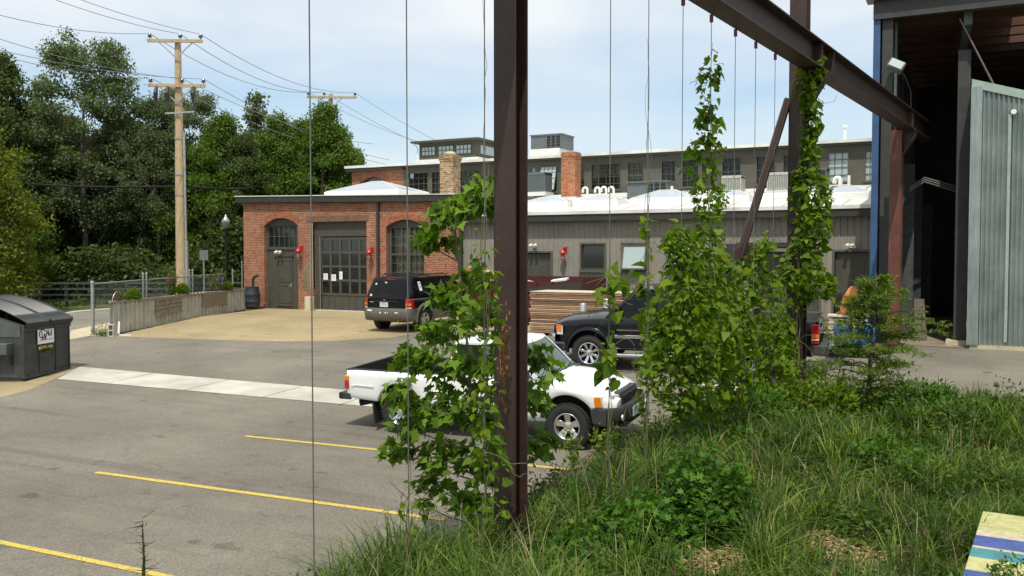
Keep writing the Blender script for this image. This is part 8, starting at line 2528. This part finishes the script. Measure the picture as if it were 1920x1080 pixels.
def stalk(px, py, D, h, label, seed, n=9):
    c = PD(px, py, D); zb_ = g(c.y); rs = np.random.RandomState(seed)
    t = empty('wild_sprig', (c.x, c.y, zb_), 0, label, 'weed', 'wild sprigs along the bed edge')
    st = MB()
    for j in range(8):
        ph = rs.uniform(0, 6.28); L2 = h * rs.uniform(0.6, 1); 
        st.tube([Vector((0.03 * math.cos(ph + i * 1.1) * (1 - i / 16), 0.03 * math.sin(ph + i * 1.1) * (1 - i / 16), L2 * i / 14)) for i in range(15)], 0.004, 4)
    for k in range(n):
        z = h * rs.uniform(0.25, 0.95); a = rs.uniform(0, 6.28); e_ = Vector((math.cos(a), math.sin(a), rs.uniform(-0.1, 0.5))) * rs.uniform(0.05, 0.14)
        st.tube([Vector((0, 0, z)), Vector((0, 0, z)) + e_], [0.004, 0.0015], 4)
    st.build('stems', M['stalk'], t)
    P = np.stack([rs.normal(0, 0.03, 40), rs.normal(0, 0.03, 40), rs.uniform(0.05, h, 40)], 1)
    leaf_mesh('foliage', P, rs.uniform(0.02, 0.05, 40), 'narrow', rand_dirs(40, rs), rand_dirs(40, rs, 0.4), M['leaf_weed'], t, seed)
M['stalk'] = pm('dark_green_stalk', (0.035, 0.045, 0.015), 0.7, var=0.3)
stalk(270, 1100, 7.2, 1.12, 'dark twining weed stalk standing before the lowest parking line', 111, 34)

# ---------------------------------------------------------------- grass: nobody could count it
rs = np.random.RandomState(91)
def bed_points(n, dens_pow=1.0, dmin=4.5, dmax=19, edge=0.0):
    out = []
    while sum(len(o) for o in out) < n:
        X = rs.uniform(-6.5, 6.5, 60000); Y = rs.uniform(2.0, 19.5, 60000)
        d = X * FWH.x + Y * FWH.y; r = X * RT.x + Y * RT.y
        k = (d > dmin) & (d < dmax) & (np.abs(r / d) < 0.66) & (rs.uniform(0, 1, 60000) < (dmin / np.maximum(d, dmin)) ** dens_pow)
        X, Y = X[k], Y[k]
        k = bed_dist(np.stack([X, Y], 1)) > edge + rs.exponential(0.10, len(X)) - 0.05
        out.append(np.stack([X[k], Y[k]], 1))
    return np.concatenate(out)[:n]
A_, db_, sb_, WB_ = BENCH
STRAW = [(PD(1335, 1062, 7.9), 0.40), (PD(1590, 1030, 8.4), 0.42)]
STRAW = [(Vector((GB(x, y).x, GB(x, y).y, 0)), r) for x, y, r in ((1330, 1055, 0.42), (1590, 1035, 0.46))]
def ok(P):
    k = np.ones(len(P), bool)
    for c, r in STRAW:
        tq = Vector((c.x, c.y, 0)).normalized() * 0.4
        for ox, oy, f in ((0, 0, 1.0), (tq.x, tq.y, 0.85)): k &= np.hypot(P[:, 0] - c.x + ox, P[:, 1] - c.y + oy) > f * r * rs.uniform(0.8, 1.15, len(P))
    rel_ = P - np.array([A_.x, A_.y]); u = rel_ @ np.array([db_.x, db_.y]); v = rel_ @ np.array([sb_.x, sb_.y])
    for bx, by, br in ((1320, 965, 0.48), (1195, 1010, 0.34), (1085, 1060, 0.3), (1660, 900, 0.4)):
        c = PD(bx, by, {1320: 8.7, 1195: 8.2, 1085: 7.8, 1660: 11.2}[bx]); tw_ = Vector((c.x, c.y, 0)).normalized() * 0.35
        k &= (np.hypot(P[:, 0] - c.x, P[:, 1] - c.y) > br) & (np.hypot(P[:, 0] - c.x + tw_.x, P[:, 1] - c.y + tw_.y) > br * 0.8)
    k &= ~((u < 0.05) & (u > -4) & (v > -0.02) & (v < WB_ + 0.05))
    return P[k]
def patch(P, s, ph): return 0.5 + 0.5 * np.sin(P[:, 0] * s + ph + 1.3 * np.sin(P[:, 1] * s * 0.8)) * np.sin(P[:, 1] * s * 1.1 - ph)
# tussocks
T_ = ok(bed_points(1500, 0.9, edge=0.42)); nb = 40
H0 = 0.24 + 0.40 * patch(T_, 1.3, 0.4) * rs.uniform(0.5, 1.1, len(T_)) + rs.uniform(-0.06, 0.12, len(T_))
dT = T_[:, 0] * FWH.x + T_[:, 1] * FWH.y; H0 *= np.clip(1.12 - 0.055 * (dT - 8), 0.62, 1.1)
ed = bed_dist(T_); H0 *= np.clip(0.42 + ed * 0.5, 0.42, 1.0)
B = np.repeat(T_, nb, 0) + rs.normal(0, 0.048, (len(T_) * nb, 2)); Hh = np.repeat(H0, nb) * rs.uniform(0.55, 1.25, len(B))
B3 = np.concatenate([B, bed_z_np(B[:, 0], B[:, 1])[:, None] - 0.02], 1)
dry = rs.uniform(0, 1, len(B)) < 0.035 + 0.05 * (patch(B, 0.9, 2.0) > 0.75)
wB = 0.0115 * np.clip((B[:, 0] * FWH.x + B[:, 1] * FWH.y) / 9, 0.8, 1.6)
o_ = grass_mesh('grass', B3[~dry], Hh[~dry], wB[~dry] * rs.uniform(0.6, 1.4, (~dry).sum()), 1.30, M['leaf_grass'], 93, 1.15); o_['kind'] = 'stuff'
o_ = grass_mesh('dry_grass', B3[dry], Hh[dry] * 1.15, wB[dry] * 0.75, 1.0, M['leaf_dry'], 94, 0.9); o_['kind'] = 'stuff'
# short fill
P2 = ok(bed_points(24000, 1.1, edge=0.32)); B3 = np.concatenate([P2, bed_z_np(P2[:, 0], P2[:, 1])[:, None] - 0.02], 1)
o_ = grass_mesh('short_grass', B3, rs.uniform(0.08, 0.24, len(B3)), 0.009 * rs.uniform(0.6, 1.3, len(B3)), 0.9, M['leaf_grass'], 95, 0.8); o_['kind'] = 'stuff'
# broad leaved ground cover
P3 = ok(bed_points(900, 0.9, edge=0.15)); P3 = P3[patch(P3, 1.7, 1.1) > 0.42]; m = 34
B = np.repeat(P3, m, 0) + rs.normal(0, 0.09, (len(P3) * m, 2)); hz3 = np.repeat(rs.uniform(0.14, 0.42, len(P3)), m)
B3 = np.concatenate([B, (bed_z_np(B[:, 0], B[:, 1]) + hz3 * rs.uniform(0.2, 1.05, len(B)))[:, None]], 1)
o_ = leaf_mesh('ground_cover', B3, rs.uniform(0.035, 0.075, len(B3)), 'oval', rand_dirs(len(B3), rs, 0.9), rand_dirs(len(B3), rs, 0.1), M['leaf_weed'], seed=96); o_['kind'] = 'stuff'
# straw mulch
B = []
for c, r in STRAW:
    a = rs.uniform(0, 6.28, 1800); q_ = r * 1.1 * np.sqrt(rs.uniform(0, 1, 1800)); B.append(np.stack([c.x + q_ * np.cos(a), c.y + q_ * np.sin(a)], 1))
B = np.concatenate(B); B3 = np.concatenate([B, (bed_z_np(B[:, 0], B[:, 1]) + rs.uniform(0.0, 0.05, len(B)))[:, None]], 1)
M['straw'] = mk_leaf('straw', (0.20, 0.13, 0.06), (0.46, 0.34, 0.18), 0.1, tcol=(1, 1, 1))
tp = rs.normal(size=B3.shape) * [1, 1, 0.12]
o_ = leaf_mesh('straw_mulch', B3, rs.uniform(0.05, 0.14, len(B3)), 'narrow', unit(rs.normal(0, 0.3, B3.shape) + [0, 0, 1]), unit(tp), M['straw'], seed=97); o_['kind'] = 'stuff'
# seed heads and tall single stems
P4 = ok(bed_points(260, 0.8, edge=0.1)); B3 = np.concatenate([P4, bed_z_np(P4[:, 0], P4[:, 1])[:, None]], 1)
o_ = grass_mesh('seed_stalks', B3, rs.uniform(0.5, 0.85, len(B3)), np.full(len(B3), 0.005), 0.6, M['leaf_dry'], 98, 0.6); o_['kind'] = 'stuff'
# mulch crumbs on the bare edge of the bed
P5 = bed_points(9000, 0.9, edge=-0.30); P5 = P5[bed_dist(P5) < 0.8]; B3 = np.concatenate([P5, (np.maximum(bed_z_np(P5[:, 0], P5[:, 1]), gy_np(P5[:, 1])) + 0.006)[:, None]], 1)
M['crumb'] = mk_leaf('bark_crumbs', (0.05, 0.028, 0.016), (0.17, 0.095, 0.05), 0.0)
o_ = leaf_mesh('bark_mulch', B3, rs.uniform(0.015, 0.05, len(B3)), 'rhomb', unit(rs.normal(0, 0.4, B3.shape) + [0, 0, 1]), unit(rs.normal(size=B3.shape) * [1, 1, 0.2]), M['crumb'], seed=99); o_['kind'] = 'stuff'
